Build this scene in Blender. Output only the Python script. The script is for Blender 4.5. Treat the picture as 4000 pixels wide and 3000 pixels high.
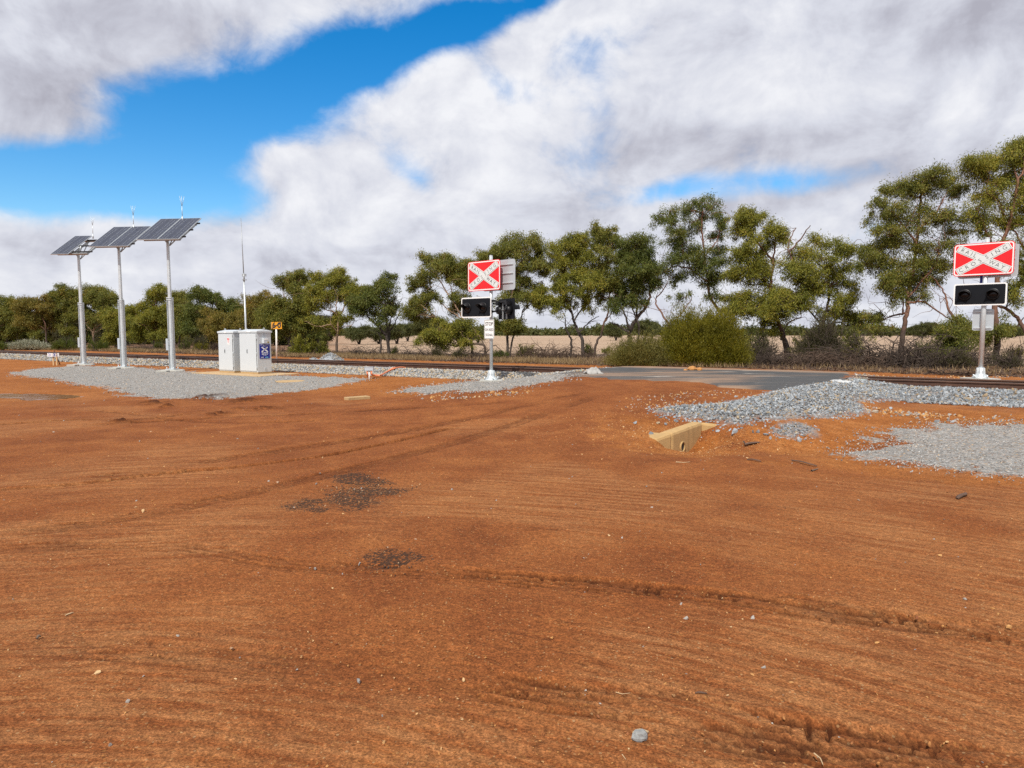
import bpy, math, random
import numpy as np
from mathutils import Vector, Matrix

for o in list(bpy.data.objects):
    bpy.data.objects.remove(o, do_unlink=True)
scene = bpy.context.scene
COL = scene.collection
R = math.radians

# ------------------------------------------------------------------ camera
FPX = 2667.0                      # focal length in pixels of the 4000 x 3000 photograph
CAM_H = 1.6
PITCH = math.atan(200.0 / FPX)
cam_d = bpy.data.cameras.new("camera")
cam = bpy.data.objects.new("camera", cam_d)
COL.objects.link(cam)
cam.location = (0, 0, CAM_H)
cam.rotation_euler = (R(90) - PITCH, 0, 0)
cam_d.sensor_width = 36.0
cam_d.lens = 36.0 * FPX / 4000.0
cam_d.clip_start = 0.05
cam_d.clip_end = 12000
scene.camera = cam

# ------------------------------------------------------------------ world, sun, exposure
SUN_EL, SUN_AZ = 48.0, 200.0      # azimuth clockwise from +Y (the way the camera looks)
sun_dir = Vector((math.sin(R(SUN_AZ)) * math.cos(R(SUN_EL)),
                  math.cos(R(SUN_AZ)) * math.cos(R(SUN_EL)), math.sin(R(SUN_EL))))
sl = bpy.data.lights.new("sun", 'SUN')
sl.energy = 4.4
sl.angle = R(0.55)
sl.color = (1.0, 0.95, 0.87)
so = bpy.data.objects.new("sun", sl)
COL.objects.link(so)
so.rotation_euler = sun_dir.to_track_quat('Z', 'Y').to_euler()
so.location = (-20, -30, 40)

scene.view_settings.view_transform = 'Standard'
scene.view_settings.look = 'None'
scene.view_settings.exposure = 0.0
scene.view_settings.gamma = 1.0
scene.render.engine = 'CYCLES'
scene.cycles.max_bounces = 6
scene.cycles.diffuse_bounces = 3
scene.cycles.transparent_max_bounces = 6
scene.cycles.use_denoising = False


class NT:
    """small helper to write node trees"""
    def __init__(self, tree):
        self.t = tree
        self.n = tree.nodes
        self.l = tree.links

    def put(self, sock, v):
        if hasattr(v, 'is_output') or isinstance(v, bpy.types.NodeSocket):
            self.l.new(v, sock)
        elif v is not None:
            if sock.type == 'RGBA' and len(v) == 3:
                v = (*v, 1)
            sock.default_value = v

    def math(self, op, a, b=None, c=None, clamp=False):
        n = self.n.new('ShaderNodeMath')
        n.operation = op
        n.use_clamp = clamp
        for i, v in enumerate((a, b, c)):
            if v is not None:
                self.put(n.inputs[i], v)
        return n.outputs[0]

    def noise(self, vec, scale, detail=4, rough=0.55, dist=0.0, dims='3D'):
        n = self.n.new('ShaderNodeTexNoise')
        n.noise_dimensions = dims
        if vec is not None:
            self.l.new(vec, n.inputs['Vector'])
        n.inputs['Scale'].default_value = scale
        n.inputs['Detail'].default_value = detail
        n.inputs['Roughness'].default_value = rough
        n.inputs['Distortion'].default_value = dist
        return n.outputs['Fac']

    def voronoi(self, vec, scale, feature='F1', out='Distance', rnd=1.0):
        n = self.n.new('ShaderNodeTexVoronoi')
        n.feature = feature
        if vec is not None:
            self.l.new(vec, n.inputs['Vector'])
        n.inputs['Scale'].default_value = scale
        n.inputs['Randomness'].default_value = rnd
        return n.outputs[out]

    def mix(self, fac, a, b, blend='MIX'):
        n = self.n.new('ShaderNodeMix')
        n.data_type = 'RGBA'
        n.blend_type = blend
        n.clamp_factor = True
        self.put(n.inputs['Factor'], fac)
        self.put(n.inputs[6], a)
        self.put(n.inputs[7], b)
        return n.outputs[2]

    def ramp(self, fac, stops, interp='LINEAR'):
        n = self.n.new('ShaderNodeValToRGB')
        r = n.color_ramp
        r.interpolation = interp
        while len(r.elements) < len(stops):
            r.elements.new(0.5)
        for e, (p, c) in zip(r.elements, stops):
            e.position = p
            e.color = (*c, 1) if not isinstance(c, (int, float)) else (c, c, c, 1)
        self.put(n.inputs[0], fac)
        return n.outputs[0]

    def sstep(self, v, a, b):
        n = self.n.new('ShaderNodeMapRange')
        n.interpolation_type = 'SMOOTHSTEP'
        self.put(n.inputs[0], v)
        n.inputs[1].default_value = a
        n.inputs[2].default_value = b
        n.inputs[3].default_value = 0.0
        n.inputs[4].default_value = 1.0
        return n.outputs[0]

    def mapping(self, vec, loc=(0, 0, 0), rot=(0, 0, 0), scale=(1, 1, 1), typ='POINT'):
        n = self.n.new('ShaderNodeMapping')
        n.vector_type = typ
        self.l.new(vec, n.inputs[0])
        n.inputs['Location'].default_value = loc
        n.inputs['Rotation'].default_value = rot
        n.inputs['Scale'].default_value = scale
        return n.outputs[0]

    def comb(self, x, y, z=0.0):
        n = self.n.new('ShaderNodeCombineXYZ')
        for i, v in enumerate((x, y, z)):
            self.put(n.inputs[i], v)
        return n.outputs[0]

    def bump(self, h, strength=0.5, dist=0.02, normal=None):
        n = self.n.new('ShaderNodeBump')
        n.inputs['Strength'].default_value = strength
        n.inputs['Distance'].default_value = dist
        self.l.new(h, n.inputs['Height'])
        if normal is not None:
            self.l.new(normal, n.inputs['Normal'])
        return n.outputs[0]


def px_az_el(px, py):
    x, z, y = (px - 2000) / FPX, (1500 - py) / FPX, 1.0
    d = Vector((x, y * math.cos(PITCH) + z * math.sin(PITCH), -y * math.sin(PITCH) + z * math.cos(PITCH))).normalized()
    return math.atan2(d.x, d.y), math.asin(d.z)


world = bpy.data.worlds.new("World")
scene.world = world
world.use_nodes = True
W = NT(world.node_tree)
W.n.clear()
tc = W.n.new('ShaderNodeTexCoord').outputs['Generated']
sep = W.n.new('ShaderNodeSeparateXYZ')
W.l.new(tc, sep.inputs[0])
az = W.math('ARCTAN2', sep.outputs[0], sep.outputs[1])
el = W.math('ARCSINE', sep.outputs[2])
ae = W.comb(az, el)
zc = W.math('ADD', W.math('MAXIMUM', sep.outputs[2], 0.0), 0.16)
plane = W.comb(W.math('DIVIDE', sep.outputs[0], zc), W.math('DIVIDE', sep.outputs[1], zc))


def gauss(px, py, rx, ry, rot=0.0):
    a, e = px_az_el(px, py)
    m = W.mapping(ae, (a, e, 0), (0, 0, R(rot)), (rx / FPX, ry / FPX, 1), 'TEXTURE')
    n = W.n.new('ShaderNodeVectorMath')
    n.operation = 'DOT_PRODUCT'
    W.l.new(m, n.inputs[0])
    W.l.new(m, n.inputs[1])
    return W.math('EXPONENT', W.math('MULTIPLY', n.outputs['Value'], -1.0))


def gsum(items):
    tot = None
    for it in items:
        g = W.math('MULTIPLY', gauss(*it[:5]), it[5])
        tot = g if tot is None else W.math('ADD', tot, g)
    return tot

# clear patches of sky: centre, radii and tilt as directions
blue = gsum([
    (40, 700, 340, 125, 0, 1.0), (560, 500, 330, 190, 12, 1.0), (980, 400, 330, 190, 15, 1.05),
    (640, 740, 340, 105, 0, 0.95), (1380, 230, 330, 130, 22, 0.95), (1780, 90, 330, 90, 25, 1.0),
    (2080, 10, 170, 50, 20, 0.7), (2950, 720, 330, 70, 0, 0.72), (2560, 760, 200, 60, 10, 0.6),
    (1610, 690, 120, 60, -30, 0.42), (1960, 330, 150, 60, -30, 0.4), (2250, 190, 260, 70, 20, 0.30),
    (3350, 930, 260, 110, 0, 0.32), (1620, 430, 520, 260, 25, 0.33), (2300, 330, 300, 220, 0, 0.17), (2350, 640, 420, 120, 0, 0.10), (2150, 1225, 600, 40, 0, 0.10)])
# dense parts that stay cloud
puff = gsum([(1690, 330, 170, 120, 0, 0.45), (1150, 640, 220, 120, 0, 0.40), (2050, 200, 170, 110, 0, 0.30), (300, 120, 500, 150, 0, 0.35),
             (230, 480, 260, 110, -15, 0.42), (1420, 430, 140, 90, 0, 0.35)])
n_big = W.noise(W.mapping(ae, scale=(1.0, 1.35, 1)), 7.0, 6, 0.58, 0.25, '2D')
n_fine = W.noise(W.mapping(ae, loc=(3.1, 1.7, 0), scale=(1, 1.4, 1)), 22.0, 6, 0.62, 0.4, '2D')
n_pl = W.noise(plane, 1.7, 5, 0.55, 0.3, '2D')
# billows: rounded lumps between creases, and the same shifted towards the sun for relief


def billow(off):
    n = W.n.new('ShaderNodeTexNoise')
    n.noise_dimensions = '2D'
    n.noise_type = 'RIDGED_MULTIFRACTAL'
    n.normalize = True
    W.l.new(W.mapping(ae, loc=off, scale=(1, 1.35, 1)), n.inputs['Vector'])
    n.inputs['Scale'].default_value = 5.0
    n.inputs['Detail'].default_value = 5.0
    n.inputs['Roughness'].default_value = 0.5
    n.inputs['Distortion'].default_value = 0.35
    return n.outputs['Fac']
b0 = billow((0, 0, 0))
b1 = billow((0.018, -0.03, 0))
relief = W.math('SUBTRACT', b1, b0)
nb0 = W.noise(W.mapping(ae, loc=(0.02, -0.035, 0), scale=(1.0, 1.35, 1)), 7.0, 6, 0.58, 0.25, '2D')
relief2 = W.math('SUBTRACT', n_big, nb0)
cov = W.math('SUBTRACT', 1.0, blue)
cov = W.math('ADD', cov, puff)
cov = W.math('ADD', cov, W.math('MULTIPLY', W.math('SUBTRACT', n_big, 0.5), 1.05))
cov = W.math('ADD', cov, W.math('MULTIPLY', W.math('SUBTRACT', n_fine, 0.5), 0.34))
cov = W.math('ADD', cov, W.math('MULTIPLY', W.math('SUBTRACT', 0.5, b0), 0.45))
cov = W.math('ADD', cov, W.math('MULTIPLY', W.math('SUBTRACT', 1.0, W.sstep(el, 0.0, 0.14)), 0.5))
cover = W.sstep(cov, 0.16, 0.90)
# cloud brightness: grey undersides, bright middles
grey = gsum([(330, 560, 420, 140, -18, 0.50), (60, 230, 520, 200, 0, 0.28), (3960, 60, 460, 190, 0, 0.34), (2650, 560, 560, 120, -4, 0.32),
             (3500, 730, 520, 120, 0, 0.42), (1000, 1010, 1500, 70, 0, 0.22), (700, 60, 300, 90, 0, 0.25), (2450, 830, 420, 60, 0, 0.25)])
white = gsum([(2250, 260, 380, 150, 20, 0.18), (1250, 700, 300, 160, 0, 0.15), (3150, 420, 500, 90, 0, 0.18), (1700, 400, 260, 130, 0, 0.12), (2050, 430, 280, 110, 0, 0.2), (300, 870, 420, 60, 0, 0.2)])
shade = W.math('ADD', W.math('MULTIPLY', W.math('SUBTRACT', n_pl, 0.5), 0.55), W.math('MULTIPLY', W.math('SUBTRACT', n_big, 0.5), 0.55))
shade = W.math('ADD', W.math('ADD', shade, 0.50), W.math('SUBTRACT', white, grey))
shade = W.math('ADD', shade, W.math('MULTIPLY', W.math('SUBTRACT', n_fine, 0.5), 0.26))
shade = W.math('ADD', shade, W.math('ADD', W.math('MULTIPLY', relief, 0.28), W.math('MULTIPLY', relief2, 0.95)))
shade = W.math('ADD', shade, 0.17)
ccol = W.ramp(shade, [(0.0, (0.44, 0.44, 0.51)), (0.25, (0.55, 0.56, 0.64)), (0.55, (0.70, 0.72, 0.80)), (1.0, (0.90, 0.91, 0.95))])
sky = W.n.new('ShaderNodeTexSky')
sky.sky_type = 'NISHITA'
sky.sun_disc = False
sky.sun_elevation = R(SUN_EL)
sky.sun_rotation = R(SUN_AZ)
sky.air_density = 1.0
sky.dust_density = 0.4
sky.ozone_density = 2.0
hsv = W.n.new('ShaderNodeHueSaturation')
hsv.inputs['Saturation'].default_value = 1.5
hsv.inputs['Value'].default_value = 1.0
W.l.new(sky.outputs[0], hsv.inputs['Color'])
bg1 = W.n.new('ShaderNodeBackground')
bg1.inputs['Strength'].default_value = 0.165
W.l.new(hsv.outputs[0], bg1.inputs['Color'])
bg2 = W.n.new('ShaderNodeBackground')
bg2.inputs['Strength'].default_value = 1.0
W.l.new(ccol, bg2.inputs['Color'])
mx = W.n.new('ShaderNodeMixShader')
W.l.new(cover, mx.inputs[0])
W.l.new(bg1.outputs[0], mx.inputs[1])
W.l.new(bg2.outputs[0], mx.inputs[2])
wo = W.n.new('ShaderNodeOutputWorld')
W.l.new(mx.outputs[0], wo.inputs[0])

# ------------------------------------------------------------------ general helpers
rng = np.random.default_rng(11)
rnd = random.Random(5)


def ray(px, py):
    x, z = (px - 2000) / FPX, (1500 - py) / FPX
    return np.array([x, math.cos(PITCH) + z * math.sin(PITCH), -math.sin(PITCH) + z * math.cos(PITCH)])


def at(px, py, D):
    d = ray(px, py)
    return np.array([0, 0, CAM_H]) + d * (D / d[1])


def smooth(a, b, x):
    t = np.clip((x - a) / (b - a), 0, 1)
    return t * t * (3 - 2 * t)

# the track: unit vector along it, unit vector across it (away from the viewer), a point on the near rail
T2 = np.array([-0.85, 0.5268])
T2 /= np.linalg.norm(T2)
N2 = np.array([-T2[1], T2[0]]) * -1.0
P0 = np.array([0.0, 22.8])


def to_sq(X, Y):
    dx, dy = X - P0[0], Y - P0[1]
    return dx * T2[0] + dy * T2[1], dx * N2[0] + dy * N2[1]


def from_sq(s, q):
    return P0[0] + s * T2[0] + q * N2[0], P0[1] + s * T2[1] + q * N2[1]

S_ROAD = -6.5
RAIL_TOP = 0.45


def hgt(X, Y):
    X = np.asarray(X, float)
    Y = np.asarray(Y, float)
    s, q = to_sq(X, Y)
    z = 0.10 * smooth(-8, -2, q) + 0.17 * smooth(1.4, 4.5, q)
    toe = -1.45 - 0.75 * smooth(-8, -12, s)
    bal = smooth(0, 1, np.clip((q - toe) / (-0.62 - toe), 0, 1)) * (1 - smooth(1.75, 2.4, q))
    z = z * (1 - bal) + 0.275 * bal
    sc = S_ROAD + np.clip(-q - 3.5, 0, 30) * 0.10
    w = 1 - smooth(3.4, 5.2, np.abs(s - sc))
    rz = 0.438 * smooth(-12.5, -2.4, q) * (1 - 0.45 * smooth(2.6, 8, q)) + 0.0
    z = z + (np.maximum(z, rz) - z) * w
    # drain in front of the culvert, soil behind its headwall
    z = z - 0.13 * np.exp(-(((X - 4.4) / 1.4) ** 2 + ((Y - 9.8) / 0.7) ** 2))
    z = z - 0.14 * np.exp(-(((X - 2.65) / 1.1) ** 2 + ((Y - 9.5) / 0.62) ** 2))
    ca = (X - 2.42) * 0.614 + (Y - 10.22) * 0.789
    cf = (X - 2.42) * 0.789 - (Y - 10.22) * 0.614
    wb = np.exp(-((cf + 0.35) / 0.50) ** 2 - ((ca - 0.45) / 0.75) ** 2)
    z = z * (1 - wb) + 0.045 * wb
    wf = np.exp(-(np.clip(cf - 0.12, 0, 9) / 0.55) ** 2 - (np.abs(ca - 0.42) / 0.72) ** 2.6) * smooth(-0.10, -0.02, cf)
    z = z * (1 - wf) - 0.285 * wf
    # far land rises very slightly
    r = np.sqrt(X * X + Y * Y)
    z = z + 0.05 * np.sin(X * 0.11 + 1.0) * np.sin(Y * 0.09) * smooth(25, 60, r)
    return z


def ground(px, py):
    """where the line of sight through a point of the photograph meets the ground"""
    d = ray(px, py)
    ts = np.exp(np.linspace(math.log(1.2), math.log(900), 4000))
    P = np.array([0, 0, CAM_H])[None] + d[None] * (ts / d[1])[:, None]
    below = P[:, 2] < hgt(P[:, 0], P[:, 1])
    i = int(np.argmax(below)) if below.any() else len(ts) - 1
    a, b = ts[max(i - 1, 0)], ts[i]
    for _ in range(30):
        m = 0.5 * (a + b)
        p = np.array([0, 0, CAM_H]) + d * (m / d[1])
        if p[2] < hgt(p[0], p[1]):
            b = m
        else:
            a = m
    return np.array([0, 0, CAM_H]) + d * (b / d[1])


def hash2(ix, iy, seed):
    n = (ix.astype(np.int64) * 374761393 + iy.astype(np.int64) * 668265263 + seed * 1274126177) & 0xFFFFFFFF
    n = ((n ^ (n >> 13)) * 1274126177) & 0xFFFFFFFF
    n = (n ^ (n >> 16)) & 0xFFFFFFFF
    return n / 4294967295.0


def vnoise(x, y, seed=0):
    ix, iy = np.floor(x), np.floor(y)
    fx, fy = x - ix, y - iy
    fx = fx * fx * (3 - 2 * fx)
    fy = fy * fy * (3 - 2 * fy)
    ix = ix.astype(np.int64)
    iy = iy.astype(np.int64)
    a, b = hash2(ix, iy, seed), hash2(ix + 1, iy, seed)
    c, d = hash2(ix, iy + 1, seed), hash2(ix + 1, iy + 1, seed)
    return (a + (b - a) * fx) * (1 - fy) + (c + (d - c) * fx) * fy


def fbm(x, y, octv=4, seed=0):
    t, a, f, m = 0, 1.0, 1.0, 0
    for i in range(octv):
        t = t + a * vnoise(x * f + 17.3 * i, y * f - 9.1 * i, seed + i)
        m += a
        a *= 0.5
        f *= 2.03
    return t / m


def poly_sd(X, Y, poly):
    """signed distance to a polygon, positive inside"""
    poly = np.asarray(poly, float)
    d2 = np.full(X.shape, 1e18)
    inside = np.zeros(X.shape, bool)
    n = len(poly)
    for i in range(n):
        ax, ay = poly[i]
        bx, by = poly[(i + 1) % n]
        ex, ey = bx - ax, by - ay
        wx, wy = X - ax, Y - ay
        t = np.clip((wx * ex + wy * ey) / (ex * ex + ey * ey + 1e-12), 0, 1)
        d2 = np.minimum(d2, (wx - ex * t) ** 2 + (wy - ey * t) ** 2)
        c = (ay > Y) != (by > Y)
        with np.errstate(divide='ignore', invalid='ignore'):
            xi = (bx - ax) * (Y - ay) / (by - ay + 1e-18) + ax
        inside ^= c & (X < xi)
    d = np.sqrt(d2)
    return np.where(inside, d, -d)


def gpoly(pts):
    return [tuple(ground(px, py)[:2]) for px, py in pts]


def tag(o, label=None, cat=None, group=None, kind=None):
    if label:
        assert 4 <= len(label.split()) <= 16, label
        o['label'] = label
    if cat:
        o['category'] = cat
    if group:
        o['group'] = group
    if kind:
        o['kind'] = kind
    return o


def link(name, me, mats=None, parent=None, loc=None):
    o = bpy.data.objects.new(name, me)
    COL.objects.link(o)
    if mats is not None and me is not None:
        for m in (mats if isinstance(mats, (list, tuple)) else [mats]):
            me.materials.append(m)
    if parent is not None:
        o.parent = parent
    if loc is not None:
        o.location = loc
    return o


def empty(name, loc, rz=0.0, label=None, cat=None, group=None):
    o = bpy.data.objects.new(name, None)
    COL.objects.link(o)
    o.location = tuple(loc)
    o.rotation_euler = (0, 0, rz)
    o.empty_display_size = 0.3
    return tag(o, label, cat, group)


def copy_tree(o, parent=None):
    c = o.copy()
    COL.objects.link(c)
    if parent is not None:
        c.parent = parent
    for ch in list(o.children):
        copy_tree(ch, c)
    return c


def np_mesh(name, V, F, smooth_shade=False):
    V = np.asarray(V, np.float32)
    F = np.asarray(F, np.int32)
    me = bpy.data.meshes.new(name)
    me.vertices.add(len(V))
    me.vertices.foreach_set('co', V.ravel())
    k = F.shape[1]
    me.loops.add(F.size)
    me.loops.foreach_set('vertex_index', F.ravel())
    me.polygons.add(len(F))
    me.polygons.foreach_set('loop_start', np.arange(0, F.size, k, dtype=np.int32))
    try:
        me.polygons.foreach_set('loop_total', np.full(len(F), k, np.int32))
    except Exception:
        pass
    me.polygons.foreach_set('use_smooth', np.full(len(F), smooth_shade))
    me.update(calc_edges=True)
    return me


def tube_np(pts, radii, sides=6, cap=False):
    """vertices and quads of a tube through pts"""
    P = np.asarray(pts, float)
    n = len(P)
    r = np.broadcast_to(np.asarray(radii, float), (n,))
    Tn = np.gradient(P, axis=0)
    Tn /= np.linalg.norm(Tn, axis=1, keepdims=True) + 1e-12
    ref = np.array([0.31, 0.95, 0.05]) if abs(Tn[0][1]) < 0.9 else np.array([1.0, 0.1, 0.0])
    U = np.cross(Tn, ref)
    U /= np.linalg.norm(U, axis=1, keepdims=True) + 1e-12
    Wv = np.cross(Tn, U)
    a = np.linspace(0, 2 * math.pi, sides, endpoint=False)
    V = P[:, None] + r[:, None, None] * (np.cos(a)[None, :, None] * U[:, None] + np.sin(a)[None, :, None] * Wv[:, None])
    i = np.arange(n - 1)[:, None] * sides
    j = np.arange(sides)[None]
    j2 = (j + 1) % sides
    F = np.stack([i + j, i + j2, i + sides + j2, i + sides + j], -1).reshape(-1, 4)
    return V.reshape(-1, 3), F


class Bag:
    """collects vertex and quad arrays into one mesh"""
    def __init__(self):
        self.V, self.F, self.n = [], [], 0

    def add(self, V, F):
        self.V.append(np.asarray(V, float))
        self.F.append(np.asarray(F) + self.n)
        self.n += len(V)

    def tube(self, pts, radii, sides=6):
        self.add(*tube_np(pts, radii, sides))

    def build(self, name, mat, parent=None, smooth_shade=True):
        if not self.V:
            return None
        V = np.concatenate(self.V)
        if parent is not None:
            V = V - np.array(parent.location)[None]
        return link(name, np_mesh(name, V, np.concatenate(self.F), smooth_shade), mat, parent)


class MB:
    """collects hand-made faces (any number of corners) in a local frame"""
    def __init__(self):
        self.v, self.f, self.s = [], [], []

    def _add(self, vs, fs, smooth_shade=False):
        b = len(self.v)
        self.v += [tuple(v) for v in vs]
        self.f += [tuple(b + i for i in f) for f in fs]
        self.s += [smooth_shade] * len(fs)
        return self

    def box(self, c, size, rot=None):
        hx, hy, hz = (x / 2 for x in size)
        vs = [Vector((x, y, z)) for z in (-hz, hz) for (x, y) in ((-hx, -hy), (hx, -hy), (hx, hy), (-hx, hy))]
        if rot is not None:
            vs = [rot @ v for v in vs]
        vs = [v + Vector(c) for v in vs]
        return self._add(vs, [(3, 2, 1, 0), (4, 5, 6, 7), (0, 1, 5, 4), (1, 2, 6, 5), (2, 3, 7, 6), (3, 0, 4, 7)])

    def cyl(self, p0, p1, r0, r1=None, n=16, caps=True, smooth_shade=True):
        r1 = r0 if r1 is None else r1
        p0, p1 = Vector(p0), Vector(p1)
        q = (p1 - p0).to_track_quat('Z', 'Y')
        vs = []
        for p, r in ((p0, r0), (p1, r1)):
            for i in range(n):
                a = 2 * math.pi * (i + 0.5) / n
                vs.append(p + q @ Vector((r * math.cos(a), r * math.sin(a), 0)))
        self._add(vs, [(i, (i + 1) % n, n + (i + 1) % n, n + i) for i in range(n)], smooth_shade)
        if caps:
            b = len(self.v) - 2 * n
            self.f += [tuple(b + n - 1 - i for i in range(n)), tuple(b + n + i for i in range(n))]
            self.s += [False, False]
        return self

    def lathe(self, prof, n=20, c=(0, 0, 0), smooth_shade=True):
        vs, fs = [], []
        for r, z in prof:
            for i in range(n):
                a = 2 * math.pi * i / n
                vs.append((c[0] + r * math.cos(a), c[1] + r * math.sin(a), c[2] + z))
        for k in range(len(prof) - 1):
            for i in range(n):
                fs.append((k * n + i, k * n + (i + 1) % n, (k + 1) * n + (i + 1) % n, (k + 1) * n + i))
        self._add(vs, fs, smooth_shade)
        b = len(self.v) - n * len(prof)
        if prof[-1][0] > 1e-4:
            self.f.append(tuple(b + (len(prof) - 1) * n + i for i in range(n)))
            self.s.append(False)
        return self

    def prism(self, poly, fr, d0, d1):
        """polygon in the x,z plane of frame fr, from depth d0 to d1 along its y axis"""
        n = len(poly)
        vs = [fr @ Vector((x, d, z)) for d in (d0, d1) for (x, z) in poly]
        fs = [tuple(range(n)), tuple(range(2 * n - 1, n - 1, -1))]
        fs += [(i, n + i, n + (i + 1) % n, (i + 1) % n) for i in range(n)]
        return self._add(vs, fs)

    def build(self, name, mat, parent=None, bevel=0.0, loc=None):
        me = bpy.data.meshes.new(name)
        me.from_pydata(self.v, [], self.f)
        me.polygons.foreach_set('use_smooth', self.s)
        me.update()
        o = link(name, me, mat, parent, loc)
        if bevel:
            m = o.modifiers.new('bevel', 'BEVEL')
            m.width = bevel
            m.segments = 2
            m.limit_method = 'ANGLE'
        return o


def rrect(w, h, r, n=5, cx=0.0, cz=0.0):
    out = []
    for sx, sz, a0 in ((1, 1, 0), (-1, 1, 90), (-1, -1, 180), (1, -1, 270)):
        for i in range(n + 1):
            a = R(a0 + 90 * i / n)
            out.append((cx + sx * (w / 2 - r) + r * math.cos(a), cz + sz * (h / 2 - r) + r * math.sin(a)))
    return out


def rot2(poly, deg):
    c, s = math.cos(R(deg)), math.sin(R(deg))
    return [(x * c - z * s, x * s + z * c) for x, z in poly]

# ------------------------------------------------------------------ materials
def new_mat(name):
    m = bpy.data.materials.new(name)
    m.use_nodes = True
    t = NT(m.node_tree)
    b = t.n['Principled BSDF']
    return m, t, b


def wpos(t):
    return t.n.new('ShaderNodeNewGeometry').outputs['Position']


def mat_plain(name, col, rough=0.6, metal=0.0, var=0.12, scale=6.0, bump=0.0, spec=0.5):
    m, t, b = new_mat(name)
    p = t.n.new('ShaderNodeTexCoord').outputs['Object']
    n = t.noise(p, scale, 5, 0.6)
    n2 = t.noise(p, scale * 9, 3, 0.6)
    f = t.math('ADD', t.math('MULTIPLY', n, 0.7), t.math('MULTIPLY', n2, 0.3))
    c = t.ramp(f, [(0.25, tuple(x * (1 - var) for x in col)), (0.75, tuple(min(x * (1 + var), 1) for x in col))])
    t.l.new(c, b.inputs['Base Color'])
    b.inputs['Roughness'].default_value = rough
    b.inputs['Metallic'].default_value = metal
    b.inputs['Specular IOR Level'].default_value = spec
    if bump:
        t.l.new(t.bump(n2, 0.6, bump), b.inputs['Normal'])
    return m


def mat_galv(name, col=(0.52, 0.55, 0.57), metal=0.55):
    m, t, b = new_mat(name)
    p = t.n.new('ShaderNodeTexCoord').outputs['Object']
    v = t.voronoi(p, 22.0, 'F1', 'Color')
    s = t.n.new('ShaderNodeSeparateColor')
    t.l.new(v, s.inputs[0])
    n = t.noise(p, 2.5, 4, 0.6)
    f = t.math('ADD', t.math('MULTIPLY', s.outputs[0], 0.2), t.math('MULTIPLY', n, 0.8))
    t.l.new(t.ramp(f, [(0.2, tuple(x * 0.82 for x in col)), (0.8, tuple(x * 1.15 for x in col))]), b.inputs['Base Color'])
    t.l.new(t.math('ADD', 0.34, t.math('MULTIPLY', f, 0.22)), b.inputs['Roughness'])
    b.inputs['Metallic'].default_value = metal
    return m


def mat_concrete(name, col):
    m, t, b = new_mat(name)
    p = t.n.new('ShaderNodeTexCoord').outputs['Object']
    n = t.noise(p, 5, 6, 0.65)
    n2 = t.noise(p, 60, 4, 0.6)
    st = t.noise(t.mapping(p, scale=(9, 9, 1.2)), 1.0, 5, 0.6)
    c = t.ramp(t.math('ADD', t.math('MULTIPLY', n, 0.6), t.math('MULTIPLY', n2, 0.4)),
               [(0.3, tuple(x * 0.72 for x in col)), (0.7, tuple(x * 1.12 for x in col))])
    c = t.mix(t.math('MULTIPLY', t.sstep(st, 0.56, 0.72), 0.55), c, tuple(x * 0.35 for x in col))
    t.l.new(c, b.inputs['Base Color'])
    b.inputs['Roughness'].default_value = 0.9
    t.l.new(t.bump(n2, 0.7, 0.006), b.inputs['Normal'])
    return m


def mat_stone(name, stops, bumpy=0.004):
    m, t, b = new_mat(name)
    g = t.n.new('ShaderNodeNewGeometry')
    c = t.ramp(g.outputs['Random Per Island'], stops)
    n = t.noise(g.outputs['Position'], 45, 4, 0.65)
    c = t.mix(0.45, c, t.ramp(n, [(0.3, 0.55), (0.7, 1.0)]), 'MULTIPLY')
    t.l.new(c, b.inputs['Base Color'])
    b.inputs['Roughness'].default_value = 0.85
    return m


def mat_leaf(name, stops, trans=0.34):
    m, t, b = new_mat(name)
    g = t.n.new('ShaderNodeNewGeometry')
    nz = t.noise(g.outputs['Position'], 1.3, 3, 0.5)
    f = t.math('ADD', t.math('MULTIPLY', g.outputs['Random Per Island'], 0.62), t.math('MULTIPLY', t.math('SUBTRACT', nz, 0.3), 0.95))
    c = t.ramp(f, stops)
    t.l.new(c, b.inputs['Base Color'])
    b.inputs['Roughness'].default_value = 0.55
    b.inputs['Specular IOR Level'].default_value = 0.25
    tr = t.n.new('ShaderNodeBsdfTranslucent')
    t.l.new(t.mix(1.0, c, (1.0, 1.0, 0.45), 'MULTIPLY'), tr.inputs['Color'])
    mxs = t.n.new('ShaderNodeMixShader')
    mxs.inputs[0].default_value = trans
    t.l.new(b.outputs[0], mxs.inputs[1])
    t.l.new(tr.outputs[0], mxs.inputs[2])
    t.l.new(mxs.outputs[0], t.n['Material Output'].inputs[0])
    return m


def mat_bark(name, low, high, z0, z1):
    m, t, b = new_mat(name)
    pos = wpos(t)
    s = t.n.new('ShaderNodeSeparateXYZ')
    t.l.new(pos, s.inputs[0])
    n = t.noise(pos, 3.0, 5, 0.6)
    f = t.sstep(t.math('ADD', s.outputs[2], t.math('MULTIPLY', t.math('SUBTRACT', n, 0.5), 1.6)), z0, z1)
    st = t.noise(t.mapping(pos, scale=(26, 26, 3.5)), 1.0, 5, 0.65)
    c = t.mix(f, low, high)
    c = t.mix(0.7, c, t.ramp(st, [(0.32, 0.35), (0.68, 1.15)]), 'MULTIPLY')
    t.l.new(c, b.inputs['Base Color'])
    b.inputs['Roughness'].default_value = 0.85
    t.l.new(t.bump(st, 0.6, 0.02), b.inputs['Normal'])
    return m

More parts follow.
